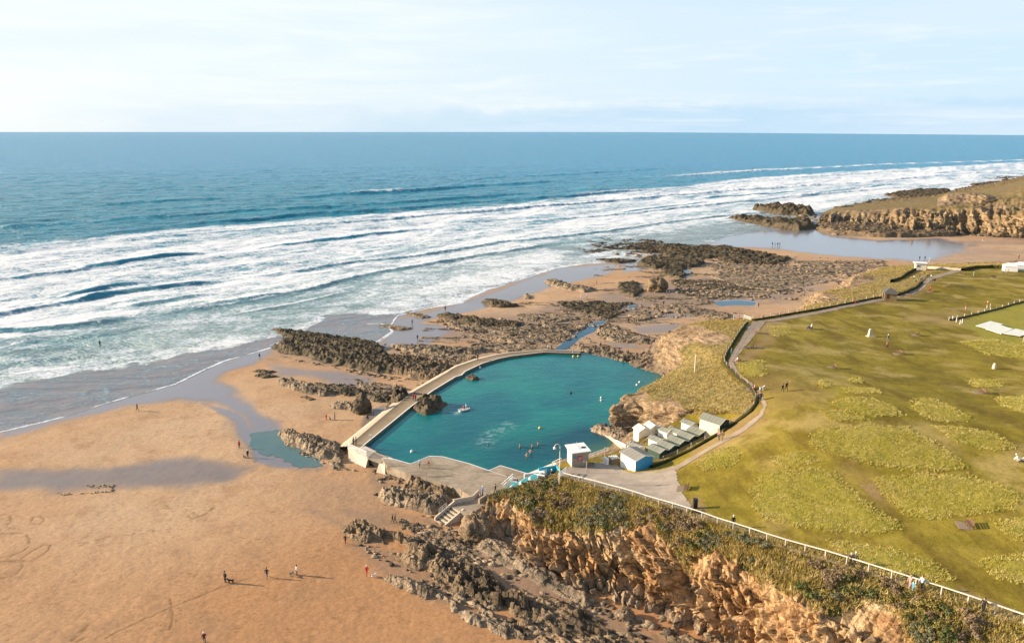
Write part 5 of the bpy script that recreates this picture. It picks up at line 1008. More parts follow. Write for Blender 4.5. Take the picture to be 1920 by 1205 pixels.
# lamp, mast
p = onP(1049, 905); la = empty('street_lamp', tuple(p), 'tall pale swan neck lamp post at the top of the teal steps', 'lamp'); H_ = 6.6
MB().lathe([(.13, -.2), (.12, 1.2), (.085, 1.3), (.07, H_)], n=8).build('pole', M_WOODW, la, True)
arc = [(-.45 + .45 * math.cos(a), 0, H_ + .45 * math.sin(a)) for a in np.linspace(0, math.pi * .95, 9)]; MB().tube(arc, .06).build('neck', M_WOODW, la, True)
MB().lathe([(.05, H_ + .05), (.22, H_ - .12), (.27, H_ - .38), (.16, H_ - .48)], (-.9, 0, 0), 10).build('lantern', M_WHITE, la, True)
p = PZ(1302, 704, 11.2); e = empty('mast', tuple(p), 'tall white pole on the grassy bluff above the pool', 'pole'); MB().lathe([(.13, -1.2), (.11, 2.5), (.07, 5.2), (.04, 5.25)], n=8).build('pole', M_WHITE, e, True); MB().bar((0, 0, 4.7), (.35, 0, 4.7), .05).build('bracket', M_WHITE, e)

# ------------------------------------------------------------------ teal steps, railings and ramp by the pool
a, b = PZ(945, 919, TZ), PZ(1014, 887, 8.9); d = b - a; L2 = np.linalg.norm(d[:2]); an = math.atan2(d[1], d[0]); ts = empty('steps', tuple(a), 'teal painted steps climbing from the pool terrace to the tarmac', 'steps', None, an); n = 16
for i in range(n):
    x0 = L2 * i / n; MB().box((x0 + L2 / n / 2, .9, d[2] * (i + 1) / n / 2 - .3), (L2 / n * .98, 2.4, d[2] * (i + 1) / n + .6)).build('tread', M_TEAL if i % 4 != 3 else M_WHITE, ts)
railing('railing', [a + np.array([-.4, .2, 0]), a + d * .30 + np.array([-.3, 1.9, .2])], 'white timber handrail at the foot of the teal steps', 1.2, 2, 1.3, .06, group='white railings round the teal steps')
railing('railing', [PZ(1003, 895, 7.6), PZ(1021, 898, 8.9)], 'white braced railing above the middle of the teal steps', 1.3, 2, 1.2, .07, group='white railings round the teal steps')
railing('railing', [onP(1047, 900), onP(1062, 887)], 'white sloping railing between the lamp post and the tarmac', 1.2, 3, .8, .07, group='white railings round the teal steps')
railing('railing', [PZ(1035, 877, 5.2), PZ(1052, 869, 6.4)], 'white railing on the ramp behind the lamp post', 1.2, 2, 1.4, .06, group='white railings round the teal steps')
railing('railing', [PZ(1103, 862, 6.2), PZ(1140, 848, 4.2)], 'white rail along the ramp down to the pool behind the lifeguard hut', 1.1, 2, 2.2, .06)
railing('railing', [PZ(1154, 833, 4.0), PZ(1173, 843, 6.5)], 'white rails on the slipway under the rock face', 1.1, 3, 1.0, .06)
e = empty('stairwell', tuple(PZ(1030, 893, 7.8)), 'bright teal painted recess beside the lamp post', 'stairwell', None, .35)
MB().box((0, 1.0, .4), (3.4, .2, 2.2)).build('back_wall', plain('bright_teal', (.04, .42, .55), .6), e); MB().box((1.7, 0, .4), (.2, 2.2, 2.2)).build('side_wall', plain('bright_teal', (0, 0, 0)), e); MB().box((0, 0, -.6), (3.4, 2.0, .2)).build('floor', M_TEAL, e)
e = empty('ramp', tuple(PZ(1010, 889, 3.6)), 'pale concrete ramp edging the pool below the lifeguard hut', 'ramp'); ol = np.array(e.location)
MB().add(np.array([PZ(987, 888, 3.3), PZ(1004, 900, 3.6), PZ(1052, 872, 5.6), PZ(1040, 866, 4.6)]) - ol, [(0, 1, 2, 3)]).add(np.array([PZ(987, 888, 3.3), PZ(987, 889, 1.5), PZ(1040, 868, 1.5), PZ(1040, 866, 4.6)]) - ol, [(0, 3, 2, 1)]).build('slab', M_PALE, e)
MB().box((-1.6, -1.9, .5), (2.6, .3, 1.4), .25).build('parapet', M_WHITE, e)
e = empty('slipway', tuple(PZ(1142, 832, 2.6)), 'narrow concrete slipway entering the pool under the rock face', 'slipway'); ol = np.array(e.location)
MB().add(np.array([PZ(1133, 815, 2.2), PZ(1140, 814, 2.4), PZ(1176, 838, 6.0), PZ(1166, 842, 5.6), PZ(1133, 815, .5), PZ(1166, 842, 2)]) - ol, [(0, 3, 2, 1), (0, 4, 5, 3)]).build('slab', M_PALE, e)
e = empty('sign', tuple(PZ(963, 913, TZ)), 'white notice board with red band at the foot of the teal steps', 'sign', None, -.15); MB().box((-.55, 0, .5), (.08, .08, 1.2)).build('leg', M_WHITE, e); MB().box((.55, 0, .5), (.08, .08, 1.2)).build('leg', M_WHITE, e); bd = MB().box((0, 0, 1.15), (1.3, .08, 1.5)).build('board', M_WHITE, e); MB().box((.2, -.06, 1.55), (.75, .03, .35)).build('band', M_RED, bd); MB().box((0, -.06, .95), (1.0, .03, .3)).build('panel', plain('pale_blue', (.35, .6, .68), .6), bd)

# ------------------------------------------------------------------ concrete steps to the beach
a, b = PZ(812, 992, .75), PZ(858, 951, TZ); d = b - a; L2 = np.linalg.norm(d[:2]); an = math.atan2(d[1], d[0]); bs = empty('beach_steps', tuple(a), 'concrete staircase with pale side walls leading down to the sand', 'steps', None, an); n = 16
for i in range(n):
    z1 = d[2] * (i + 1) / n; MB().box((L2 * (i + .5) / n, 0, z1 / 2 - .5), (L2 / n, 2.4 if i > 3 else 3.4, z1 + 1.0)).build('tread', M_PALE if i % 2 == 0 else M_WALK, bs)  # lit and shaded step stripes painted in: every other step gets darker concrete
for sgn, nm in ((1, 'side_wall'), (-1, 'side_wall')):
    yy = sgn * 1.32; x0 = L2 * .24; z0 = d[2] * .24; q = np.array([(x0, -1), (L2 + .3, -1), (L2 + .3, d[2] + (.75 if sgn > 0 else .2)), (x0, z0 + (.75 if sgn > 0 else .2))]); V = [(x, yy - .14, z) for x, z in q] + [(x, yy + .14, z) for x, z in q]
    MB().add(V, [(0, 1, 2, 3), (7, 6, 5, 4), (0, 4, 5, 1), (1, 5, 6, 2), (2, 6, 7, 3), (3, 7, 4, 0)]).build(nm, M_PALE, bs)
m_ = MB()
for k in (.4, .8): m_.bar((L2 * .45, 1.6, d[2] * .45 + .5 + k), (L2 * .75, 1.6, d[2] * .75 + .5 + k), .06)
for k in (.45, .6, .75): m_.bar((L2 * k, 1.6, d[2] * k), (L2 * k, 1.6, d[2] * k + 1.35), .06)
m_.build('handrail', M_METAL, bs)
LAND = [(846, 949), (858, 943), (886, 938), (897, 928), (912, 938), (905, 952), (913, 963), (886, 966), (862, 958)]
MB().prism(PL(LAND, TZ), -1.0, TZ + .02).build('landing', M_CONC, None); o = bpy.data.objects['landing']; tag(o, 'concrete landing between the beach steps and the pool terrace', 'landing')
pw = PL([(850, 944), (886, 937), (897, 926)], TZ + .02); e = empty('parapet', tuple(pw[0]), 'low pale parapet curving from the beach steps up to the terrace', 'wall'); m_ = MB()
for p, q in zip(pw[:-1], pw[1:]): m_.bar(p - pw[0] + (0, 0, .4), q - pw[0] + (0, 0, .4), .3, .9)
m_.build('wall', M_PALE, e)
pw = PL([(898, 944), (912, 935), (921, 934)], TZ + .02); e = empty('parapet', tuple(pw[0]), 'rounded dark sided parapet beside the ochre cliff nose', 'wall'); m_ = MB()
for p, q in zip(pw[:-1], pw[1:]): m_.bar(p - pw[0] + (0, 0, .4), q - pw[0] + (0, 0, .4), .35, 1.1)
m_.build('wall', M_APRON, e)

# ------------------------------------------------------------------ fences and walls
M_HEDGE0 = plain('dark_netting', (.06, .06, .03), .9, .4, 3)
def fence(label, pts, gap, h, post_w, pm, rail_m, rails, name='fence', cat='fence', drop=0.0, zfun=plat_z, ph=None):
    W = np.array([PT(u, v, zfun)[:2] for u, v in pts]); L = np.linalg.norm(np.diff(W, axis=0), axis=1).sum(); n = int(L / gap) + 1
    Q = resample(W, n); z = zfun(Q[:, 0], Q[:, 1]) - drop; e = empty(name, (Q[0, 0], Q[0, 1], z[0]), label, cat); Q = np.c_[Q, z] - np.array(e.location)
    me = MB().bar((0, 0, -.4), (0, 0, ph or h), post_w).build('post', pm, e, bevel=.01); me.location = Q[0]
    for q in Q[1:]: c = me.copy(); COL.objects.link(c); c.location = q
    for zr, w, hh in rails:
        m_ = MB()
        for a, b in zip(Q[:-1], Q[1:]): m_.bar(a + (0, 0, zr), b + (0, 0, zr), w, hh)
        m_.build('rail', rail_m, e)
    return e
fence('long white topped timber rail fence along the edge of the near cliff', [(u, v) for u, v, _ in FENCE_PX[:-1]] + [(2040, 1212)], 2.55, 1.15, .15, M_WOODW, plain('rail_paint', (.62, .57, .48), .6, .2, 2), [(1.12, .14, .11)], 'rail_fence')
fence('wire fence with grey posts along the path above the beach huts', [(1219, 875), (1250, 862), (1277, 850), (1301, 837), (1323, 826), (1345, 813), (1362, 802), (1382, 788), (1405, 772), (1416, 757), (1417, 744), (1406, 727), (1388, 712), (1362, 688), (1356, 678), (1364, 660), (1384, 627), (1400, 606)], 3.4, 1.15, .12, M_WOODW, M_TIMBER, [(1.05, .04, .04), (.75, .03, .03), (.45, .03, .03), (.2, .03, .03)])
fence('far coast path fence of pale posts on a low dark bank', [(1412, 600), (1450, 594), (1520, 582), (1560, 575), (1600, 567), (1650, 558)], 4.2, 1.3, .2, M_WOODW, M_TIMBER, [(1.0, .06, .06)])
fence('white post fence with a rail at the bend of the cliff path', [(1376, 597), (1392, 597), (1408, 603)], 2.4, 1.3, .16, M_WHITE, M_WHITE, [(1.2, .14, .14), (.65, .1, .1)], zfun=lambda x, y: plat_z(x, y) * 0 + 12.7)
fence('sports field fence of white posts on the right', [(1779, 601), (1800, 597), (1830, 590), (1870, 580), (1925, 565), (2000, 545)], 4.4, 1.2, .11, M_WHITE, M_HEDGE0, [(.2, .2, .5)])
def hedge(label, pts, w, h, name='low_wall', mtl=None, cat='wall', zoff=0):
    W = np.array([PT(u, v, plat_z)[:2] for u, v in pts]); n = int(np.linalg.norm(np.diff(W, axis=0), axis=1).sum() / .6) + 2; Q = resample(W, n); d = np.gradient(Q, axis=0); d /= np.linalg.norm(d, axis=1, keepdims=True); nn = np.c_[-d[:, 1], d[:, 0]]; z = plat_z(Q[:, 0], Q[:, 1]) + zoff; c0 = np.array([*Q[0], z[0]])
    pr = [(-w / 2, -.5), (-w / 2, h * .8), (-w * .25, h), (w * .25, h), (w / 2, h * .8), (w / 2, -.5)]; V = np.stack([np.c_[Q + nn * (a + (fbm2(Q[:, 0] * .8, Q[:, 1] * .8 + a, 3, 5)[:, None] - .5) * w * .5), z + b * (.8 + .4 * fbm2(Q[:, 0] * .7, Q[:, 1] * .7, 3, 6)) if b > 0 else z + b] for a, b in pr], 1) - c0
    k = len(pr); idx = np.arange(n * k).reshape(n, k); F = np.stack([idx[:-1, :-1], idx[:-1, 1:], idx[1:, 1:], idx[1:, :-1]], -1).reshape(-1, 4)
    return tag(link(name, raw_mesh(name, V.reshape(-1, 3), F, None, False, [mtl or M_STONE]), None, c0), label, cat)
M_HEDGE = plain('dark_hedge', (.05, .048, .018), .95, .5, 3, .05, bump=1)
hedge('dark overgrown bank under the far coast path fence', [(1412, 601), (1450, 595), (1520, 583), (1560, 576), (1600, 568), (1652, 558)], .8, .5, 'hedge_bank', M_HEDGE, 'bank')
hedge('dark hedge bank running from the stone shelter to the far path bend', [(1682, 555), (1700, 549), (1722, 537), (1728, 531)], 1.0, .8, 'hedge_bank', M_HEDGE, 'bank')
hedge('curving dark hedge bank on the slope below the white hut', [(1672, 528), (1690, 523), (1703, 513), (1716, 506)], 1.0, .9, 'hedge_bank', M_HEDGE, 'bank')
hedge('dark hedge bank along the far edge of the green', [(1804, 508), (1830, 503), (1860, 502), (1885, 504)], 1.4, 1.2, 'hedge_bank', M_HEDGE, 'bank')
hedge('low pale wall to the right of the white hut', [(1738, 503), (1770, 505), (1804, 507)], .5, 1.0, 'low_wall', M_PALE)
hedge('narrow dark bank beside the fence from the huts to the path bend', [(1222, 877), (1262, 860), (1301, 841), (1345, 816), (1382, 791), (1407, 773), (1418, 757), (1419, 744), (1407, 727), (1388, 712), (1363, 688), (1357, 678), (1365, 660), (1385, 627), (1401, 606)], .7, .45, 'hedge_bank', M_HEDGE, 'bank')

# ------------------------------------------------------------------ far buildings
p = onP(1725, 505); e = empty('white_hut', tuple(p), 'small white flat roofed hut at the far edge of the green', 'hut', None, -.35); MB().box((0, 0, 1.3), (4.4, 3.4, 3.2)).build('wall', M_CREAM, e); MB().box((-.2, 0, 3.0), (5.4, 4.2, .3)).build('roof', M_WHITE, e); MB().box((2.23, 0, 1.3), (.06, 3.3, 3.0)).build('side_panel', M_BLACK, e); wf = MB().box((-1.1, -1.73, 1.7), (1.5, .06, 1.3)).build('window', M_WHITE, e); MB().box((-1.1, -1.78, 1.7), (1.1, .04, .9)).build('pane', plain('dim_glass', (.12, .13, .13), .2), wf); MB().bar((3.0, 2, 0), (3.6, 2, 5.2), .14).build('flag_pole', M_WHITE, e)
p = onP(1667, 562); e = empty('stone_shelter', tuple(p), 'square stone shelter with a dark pyramid slate roof beside the far path', 'shelter', None, -.3); w = 3.9; h = 2.5
for x_, y_ in ((-1, -1), (1, -1), (-1, 1), (1, 1)): MB().box((x_ * (w / 2 - .35), y_ * (w / 2 - .35), h / 2 - .4), (.7, .7, h + .8)).build('pillar', M_STONE, e)
MB().box((.3, w / 2 - .2, h / 2), (w - 1.2, .3, h)).build('back_wall', M_STONE, e); MB().box((w / 2 - .2, 0, h / 2), (.3, w - .8, h)).build('side_wall', M_STONE, e); MB().box((w * .18, -w / 2 + .2, h / 2), (1.6, .3, h)).build('front_wall', M_STONE, e); MB().box((0, 0, h + .06), (w + .1, w + .1, .24)).build('lintel', M_CREAM, e)
q = w / 2 + .45; MB().add([(-q, -q, h + .19), (q, -q, h + .19), (q, q, h + .19), (-q, q, h + .19), (0, 0, h + 1.9)], [(0, 1, 4), (1, 2, 4), (2, 3, 4), (3, 0, 4), (3, 2, 1, 0)]).build('roof', M_SLATE, e)
for u, v, t_ in [(1893, 508, 'white ridged tent with a teal side by the far hedge, fully in view'), (1914, 506, 'white ridged tent with a teal side cut off by the right edge')]:
    p = onP(u, v); e = empty('tent', tuple(p), t_, 'tent', 'ridged tents', -.4); w, d, h = 5.0, 5.0, 2.3
    MB().add([(-w / 2, -d / 2, -.3), (w / 2, -d / 2, -.3), (w / 2, d / 2, -.3), (-w / 2, d / 2, -.3), (-w / 2, -d / 2, h), (w / 2, -d / 2, h), (w / 2, d / 2, h), (-w / 2, d / 2, h)], [(0, 1, 5, 4), (1, 2, 6, 5), (2, 3, 7, 6), (3, 0, 4, 7)]).build('wall', M_WHITE, e)
    MB().add([(-w / 2 - .2, -d / 2 - .2, h), (w / 2 + .2, -d / 2 - .2, h), (w / 2 + .2, d / 2 + .2, h), (-w / 2 - .2, d / 2 + .2, h), (-.8, 0, h + 1.3), (.8, 0, h + 1.3)], [(0, 1, 5, 4), (1, 2, 5), (2, 3, 4, 5), (3, 0, 4), (3, 2, 1, 0)]).build('roof', M_WHITE, e); MB().box((w / 2 + .04, 0, 1.1), (.05, d * .95, 2.2)).build('side_panel', M_TEAL, e)
for q, t_ in [([(1827, 613.5), (1856, 607.5), (1882, 612.5), (1850, 618.5)], 'pale wheeled pitch cover lying on the field, farthest of three'), ([(1845, 620), (1874, 615), (1901, 621.5), (1877, 628)], 'pale wheeled pitch cover lying on the field, middle of three'), ([(1878, 628), (1903, 622), (1938, 628), (1913, 633)], 'pale wheeled pitch cover lying on the field, nearest of three')]:
    c0 = np.array([onP(u, v) for u, v in q]); c = c0.mean(0); e = empty('pitch_cover', tuple(c), t_, 'cover', 'pitch covers'); P = c0 - c; P *= (.93, .93, 1); P[:, 2] = [.45, .7, .7, .45]
    MB().add(np.r_[P, P + (0, 0, .1)], [(3, 2, 1, 0), (4, 5, 6, 7), (0, 1, 5, 4), (1, 2, 6, 5), (2, 3, 7, 6), (3, 0, 4, 7)]).build('panel', plain('pale_sheet', (.66, .68, .60), .6), e)
    for k in P: MB().bar(k * (.9, .9, 1), k * (.9, .9, 0) + (0, 0, -.4), .12).build('leg', M_TIMBER, e)
p = onP(1919, 642); tag(MB().bar((0, 0, -.2), (0, 0, 1.6), .3).build('post', M_TIMBER, None, bevel=.03), 'stout wooden post just below the pitch covers', 'post').location = p
for u, v in [(1786, 600), (1793, 604), (1800, 608), (1804, 606)]:
    p = onP(u, v); o = tag(MB().bar((0, 0, -.2), (0, 0, 1.3), .17).build('post', M_WHITE, None), 'white post at the open corner of the sports field fence', 'post', 'gate posts of the sports field'); o.location = p

# ------------------------------------------------------------------ benches, bin, stones
def bench_proto():
    e = empty('bench', (0, 0, 0), '', 'bench', 'benches on the green'); m_ = MB()
    for i in range(4): m_.box((-.12 + i * .13, 0, .45), (.11, 1.8, .05))
    m_.build('seat', M_BENCH, e); m_ = MB()
    for i in range(3): m_.box((.36 + i * .035, 0, .58 + i * .15), (.04, 1.8, .11))
    m_.build('backrest', M_BENCH, e)
    for y_ in (-.75, 0, .75): MB().bar((.38, y_, 0), (.46, y_, .98), .08).bar((-.12, y_, 0), (-.12, y_, .44), .08).bar((-.12, y_, .40), (.4, y_, .40), .06).build('leg', M_BENCH, e)
    MB().box((-.35, 0, .01), (1.9, 2.0, .06)).build('slab', M_SLAB, e); return e
M_SLAB = plain('dull_slab', (.27, .20, .13), .9, .3, 3)
M_BENCH = plain('bench_wood', (.17, .095, .05), .7, .3, 5)
BP = None
for u, v, t_, a in [(1285, 917, 'brown bench beside the tarmac path', -.3), (1815, 986, 'brown bench on its slab between the long grass patches at the lower right', -.25), (1840, 737, 'brown bench on its slab above the right hand long grass', -.1), (1686, 664, 'brown bench on its slab below the two walkers on the green', -.1), (1563, 690, 'brown bench on its slab left of centre on the green', -.1), (1719, 629, 'dark bench right of the two walkers on the green', -.6), (1519, 617, 'bench with two people sitting on it near the cliff path', -.1), (1384, 678, 'bench with a pale person sitting on it beside the path', -.2), (1412, 731, 'bench with two people and a white dog beside it', -.2),
                     (1418, 625, 'dark bench on the worn ground where the path bends', .2), (1396, 653, 'dark bench on the worn ground, left of a pair', -.4), (1409, 652, 'dark bench on the worn ground, right of a pair', -.4), (1746, 547, 'bench with a person in red on it near the far mound', -.2), (1776, 536, 'dark bench on the far mound', -.2), (1863, 521, 'long dark bench near the far edge of the green', 1.4), (1804, 515, 'dark bench beside the far path', -.3), (1702, 556, 'low bench right of the stone shelter', .8)]:
    p = onP(u, v)
    if BP is None: BP = bench_proto(); BP.location = p; BP.rotation_euler = (0, 0, a); BP['label'] = t_
    else: copy_tree(BP, p, a, t_)
p = onP(1303, 952); e = empty('litter_bin', tuple(p), 'black litter bin at the corner of the tarmac and the grass', 'bin'); MB().box((0, 0, .6), (.62, .62, 1.3)).build('body', M_BLACK, e, bevel=.03); MB().box((0, 0, 1.42), (.7, .7, .16)).build('lid', M_BLACK, e, bevel=.03); MB().box((0, -.33, 1.1), (.4, .03, .2)).build('opening', plain('bin_slot', (.06, .05, .04), .8), e)
p = onP(1631, 631); e = empty('monument', tuple(p), 'pale tapered stone pillar on a square plinth on the green', 'monument'); e.scale = (.72, .72, .8); k = .75
MB().add([(-k, -k, 0), (k, -k, 0), (k, k, 0), (-k, k, 0), (-.42, -.42, 2.7), (.42, -.42, 2.7), (.42, .42, 2.7), (-.42, .42, 2.7)], [(0, 1, 5, 4), (1, 2, 6, 5), (2, 3, 7, 6), (3, 0, 4, 7), (4, 5, 6, 7)]).build('pillar', M_PALE, e, bevel=.04); MB().box((.3, 0, .06), (2.8, 2.2, .3)).build('plinth', M_PALE, e)
p = onP(1864, 691); e = empty('standing_stone', tuple(p), 'upright rough stone on the green at the right', 'stone'); e.scale = (.75, .75, .8); MB().lathe([(.62, -.2), (.6, .6), (.5, 1.2), (.3, 1.6), (.05, 1.7)], n=9).build('stone', M_PALE, e)

# ------------------------------------------------------------------ boat, buoys
p = PZ(871, 769, POOLZ); e = empty('dinghy', tuple(p + np.array([0, 0, .02])), 'small white dinghy with two people paddling on the pool', 'boat', None, .55)
m_ = MB(); rows = []
for x_ in np.linspace(-1.5, 1.5, 9):
    b = .62 * (1 - max(0, x_ / 1.5) ** 2.5 * .95); rows.append([(x_, -b * .6, -.1), (x_, -b, .38), (x_, -b * .85, .38), (x_, -b * .45, .06), (x_, b * .45, .06), (x_, b * .85, .38), (x_, b, .38), (x_, b * .6, -.1)])
V = np.array(rows).reshape(-1, 3); k = 8; m_.add(V, [(i * k + j, i * k + (j + 1) % k, (i + 1) * k + (j + 1) % k, (i + 1) * k + j) for i in range(8) for j in range(k)] + [tuple(range(k))]); m_.build('hull', M_WHITE, e); MB().box((-.4, 0, .3), (.2, 1.0, .05)).box((.5, 0, .3), (.2, .9, .05)).build('thwart', M_WOODW, e)
def buoy(u, v, label, mtl, r=.22):
    p = PZ(u, v, POOLZ); o = MB().lathe([(.02, -r * .8), (r * .8, -r * .4), (r, 0), (r * .75, r * .65), (r * .25, r), (.05, r * 1.3)], n=10).build('buoy', mtl, None, True); o.location = p + np.array([0, 0, r * .3]); tag(o, label, 'buoy', 'buoys on the pool')
M_YEL = plain('yellow_plastic', (.62, .50, .10), .4)
for u, v, t_, mt, r in [(772, 847, 'white round buoy floating near the terrace end of the pool', M_WHITE, .35), (1012, 803, 'yellow white buoy in the middle of the lower pool', M_YEL, .35), (1127, 746, 'white buoy left of the rock nose, upper of a pair', M_WHITE, .28), (1127, 751, 'white buoy left of the rock nose, lower of a pair', M_WHITE, .28), (1070, 737, 'dark buoy in the middle of the upper pool', M_BLACK, .35), (1194, 722, 'white buoy near the far right shore of the pool, lower of a pair', M_WHITE, .3), (1199, 717, 'white buoy near the far right shore of the pool, upper of a pair', M_WHITE, .3),
                        (1075, 669, 'pale yellow buoy by the far wall end, left one', M_YEL, .4), (1084, 669, 'pale yellow buoy by the far wall end, right one', M_YEL, .4), (900, 690, 'white buoy beside the upper walkway', M_WHITE, .35)]: buoy(u, v, t_, mt, r)
p = PZ(694, 823, WZ + .05); railing('ladder', [p + np.array([-.3, .1, 0]), p + np.array([.35, -.1, 0])], 'small pale ladder hoops on the walkway edge above the pool', 1.0, 1, .6, .05, M_WHITE, cat='ladder')
for u in (1074, 1084): tag(MB().bar((0, 0, 0), (0, 0, 1.7), .16).build('post', M_WHITE, None), 'white post at the far end of the walkway', 'post', 'posts at the far wall end').location = PZ(u, 662, WZ)
# ramp line of sunlit life ring
# ------------------------------------------------------------------ people
def skin_mesh(name, verts, edges, rad, labels, sub=1):
    me = bpy.data.meshes.new('s'); me.from_pydata(verts, edges, []); o = bpy.data.objects.new('s', me); COL.objects.link(o)
    sk = o.modifiers.new('skin', 'SKIN'); sk.use_smooth_shade = True
    for i, r in enumerate(rad): me.skin_vertices[0].data[i].radius = r if isinstance(r, tuple) else (r, r)
    for i in range(len(verts)): me.skin_vertices[0].data[i].use_root = (i == 0)
    su = o.modifiers.new('sub', 'SUBSURF'); su.levels = su.render_levels = sub
    dg = bpy.context.evaluated_depsgraph_get(); ev = o.evaluated_get(dg); out = bpy.data.meshes.new_from_object(ev)
    bpy.data.objects.remove(o); out.name = name
    V = np.zeros(len(out.vertices) * 3); out.vertices.foreach_get('co', V); V = V.reshape(-1, 3)
    C = np.zeros(len(out.polygons) * 3); out.polygons.foreach_get('center', C); C = C.reshape(-1, 3)
    A = np.array(verts); best = np.full(len(C), 9.); lab = np.zeros(len(C), int)
    for (i, j), l in zip(edges, labels):
        a, b = A[i], A[j]; t = np.clip(((C - a) @ (b - a)) / ((b - a) @ (b - a)), 0, 1); d = np.linalg.norm(C - a - t[:, None] * (b - a), axis=1); k = d < best; best[k] = d[k]; lab[k] = l
    out.materials.clear()
    for _ in range(4): out.materials.append(None)
    out.polygons.foreach_set('material_index', lab.astype(np.int32)); out.polygons.foreach_set('use_smooth', np.ones(len(C), bool)); out.update()
    return out
# materials of a figure: 0 jacket, 1 trousers, 2 skin, 3 shoes. The figure faces +y and is 1.74 m tall
def figure(pose):
    P = dict(pel=(0, 0, .93), wst=(0, 0, 1.08), chs=(0, .01, 1.30), nck=(0, .0, 1.48), hdl=(0, .015, 1.56), hdt=(0, .01, 1.68), nose=(0, .105, 1.60))
    for s, n in ((-1, 'l'), (1, 'r')):
        P[n + 'hip'] = (s * .10, 0, .88); P[n + 'kne'] = (s * .105, .02, .49); P[n + 'ank'] = (s * .11, -.01, .09); P[n + 'toe'] = (s * .12, .15, .04)
        P[n + 'sho'] = (s * .18, 0, 1.40); P[n + 'elb'] = (s * .25, -.03, 1.13); P[n + 'wri'] = (s * .25, .06, .89); P[n + 'hnd'] = (s * .24, .09, .80)
    if pose == 'walk':
        P.update(lkne=(-.10, .17, .52), lank=(-.10, .26, .12), ltoe=(-.11, .40, .09), rkne=(.10, -.04, .48), rank=(.10, -.32, .14), rtoe=(.11, -.22, .03), lelb=(-.25, -.16, 1.14), lwri=(-.24, -.12, .90), lhnd=(-.23, -.10, .81), relb=(.25, .08, 1.13), rwri=(.22, .25, .97), rhnd=(.21, .31, .91))
    if pose == 'sit':
        for k in P:
            x, y, z = P[k]
            if k not in ('lkne', 'lank', 'ltoe', 'rkne', 'rank', 'rtoe'): P[k] = (x, y - (.02 if z > 1.2 else 0), z - .40)
        for s, n in ((-1, 'l'), (1, 'r')): P[n + 'kne'] = (s * .13, .42, .50); P[n + 'ank'] = (s * .13, .44, .09); P[n + 'toe'] = (s * .14, .60, .04); P[n + 'elb'] = (s * .27, .05, .76); P[n + 'wri'] = (s * .17, .27, .66); P[n + 'hnd'] = (s * .12, .35, .64)
    if pose == 'crouch':
        for k in P:
            x, y, z = P[k]
            if k[1:] not in ('kne', 'ank', 'toe'): P[k] = (x, y - .12 + max(0, z - .93) * .62, .42 + (z - .93) * .86)
        for s, n in ((-1, 'l'), (1, 'r')): P[n + 'kne'] = (s * .17, .30, .48); P[n + 'elb'] = (s * .26, .32, .55); P[n + 'wri'] = (s * .18, .50, .38); P[n + 'hnd'] = (s * .15, .56, .32)
    if pose == 'wave':
        P.update(relb=(.40, .02, 1.42), rwri=(.52, .04, 1.62), rhnd=(.55, .05, 1.71))
    if pose == 'hips':
        P.update(lelb=(-.38, -.08, 1.14), lwri=(-.20, .04, 1.02), lhnd=(-.15, .07, 1.0), relb=(.38, -.08, 1.14), rwri=(.20, .04, 1.02), rhnd=(.15, .07, 1.0))
    R_ = dict(pel=(.155, .115), wst=(.145, .105), chs=(.175, .12), nck=.058, hdl=(.078, .09), hdt=(.082, .098), nose=.016, hip=.092, kne=.062, ank=.044, toe=.04, sho=.068, elb=.05, wri=.036, hnd=(.04, .025))
    ks = list(P); ix = {k: i for i, k in enumerate(ks)}; E = [('pel', 'wst', 0), ('wst', 'chs', 0), ('chs', 'nck', 0), ('nck', 'hdl', 2), ('hdl', 'hdt', 2), ('hdl', 'nose', 2)]
    for n in 'lr': E += [('pel', n + 'hip', 1), (n + 'hip', n + 'kne', 1), (n + 'kne', n + 'ank', 1), (n + 'ank', n + 'toe', 3), ('chs', n + 'sho', 0), (n + 'sho', n + 'elb', 0), (n + 'elb', n + 'wri', 0), (n + 'wri', n + 'hnd', 2)]
    return skin_mesh('person_' + pose, [P[k] for k in ks], [(ix[a], ix[b]) for a, b, _ in E], [R_[k] if k in R_ else R_[k[1:]] for k in ks], [l for *_, l in E]), P
FIG = {p: figure(p) for p in ('stand', 'walk', 'sit', 'crouch', 'wave', 'hips')}
def hair_mesh(P, long=False):
    x, y, z = P['hdt']; m_ = MB(); m_.lathe([(.062, -.10 if not long else -.22), (.098, -.06), (.106, .0), (.095, .06), (.06, .10), (.012, .115)], (x, y - .022, z + .01), 10)
    me = bpy.data.meshes.new('hair'); me.from_pydata(np.vstack(m_.v).tolist(), [], m_.f); me.polygons.foreach_set('use_smooth', np.ones(len(me.polygons), bool)); me.materials.append(None); return me
HAIR = {k: hair_mesh(P) for k, (me, P) in FIG.items()}
CC = dict(black=(.012, .012, .014), navy=(.015, .022, .05), blue=(.05, .12, .35), pale=(.45, .55, .62), red=(.50, .02, .02), white=(.75, .74, .72), grey=(.22, .22, .22), brown=(.09, .055, .035), green=(.03, .06, .035), skin=(.55, .33, .22), pink=(.62, .30, .26), teal=(.03, .28, .34), sky=(.12, .42, .55), maroon=(.13, .02, .025), khaki=(.20, .15, .08), denim=(.05, .08, .14), orange=(.6, .22, .12), yellow=(.6, .45, .1), blond=(.42, .27, .11))
def cm(n): return plain('cloth_' + n if n != 'skin' else 'skin', CC[n], .85, .12, 9)
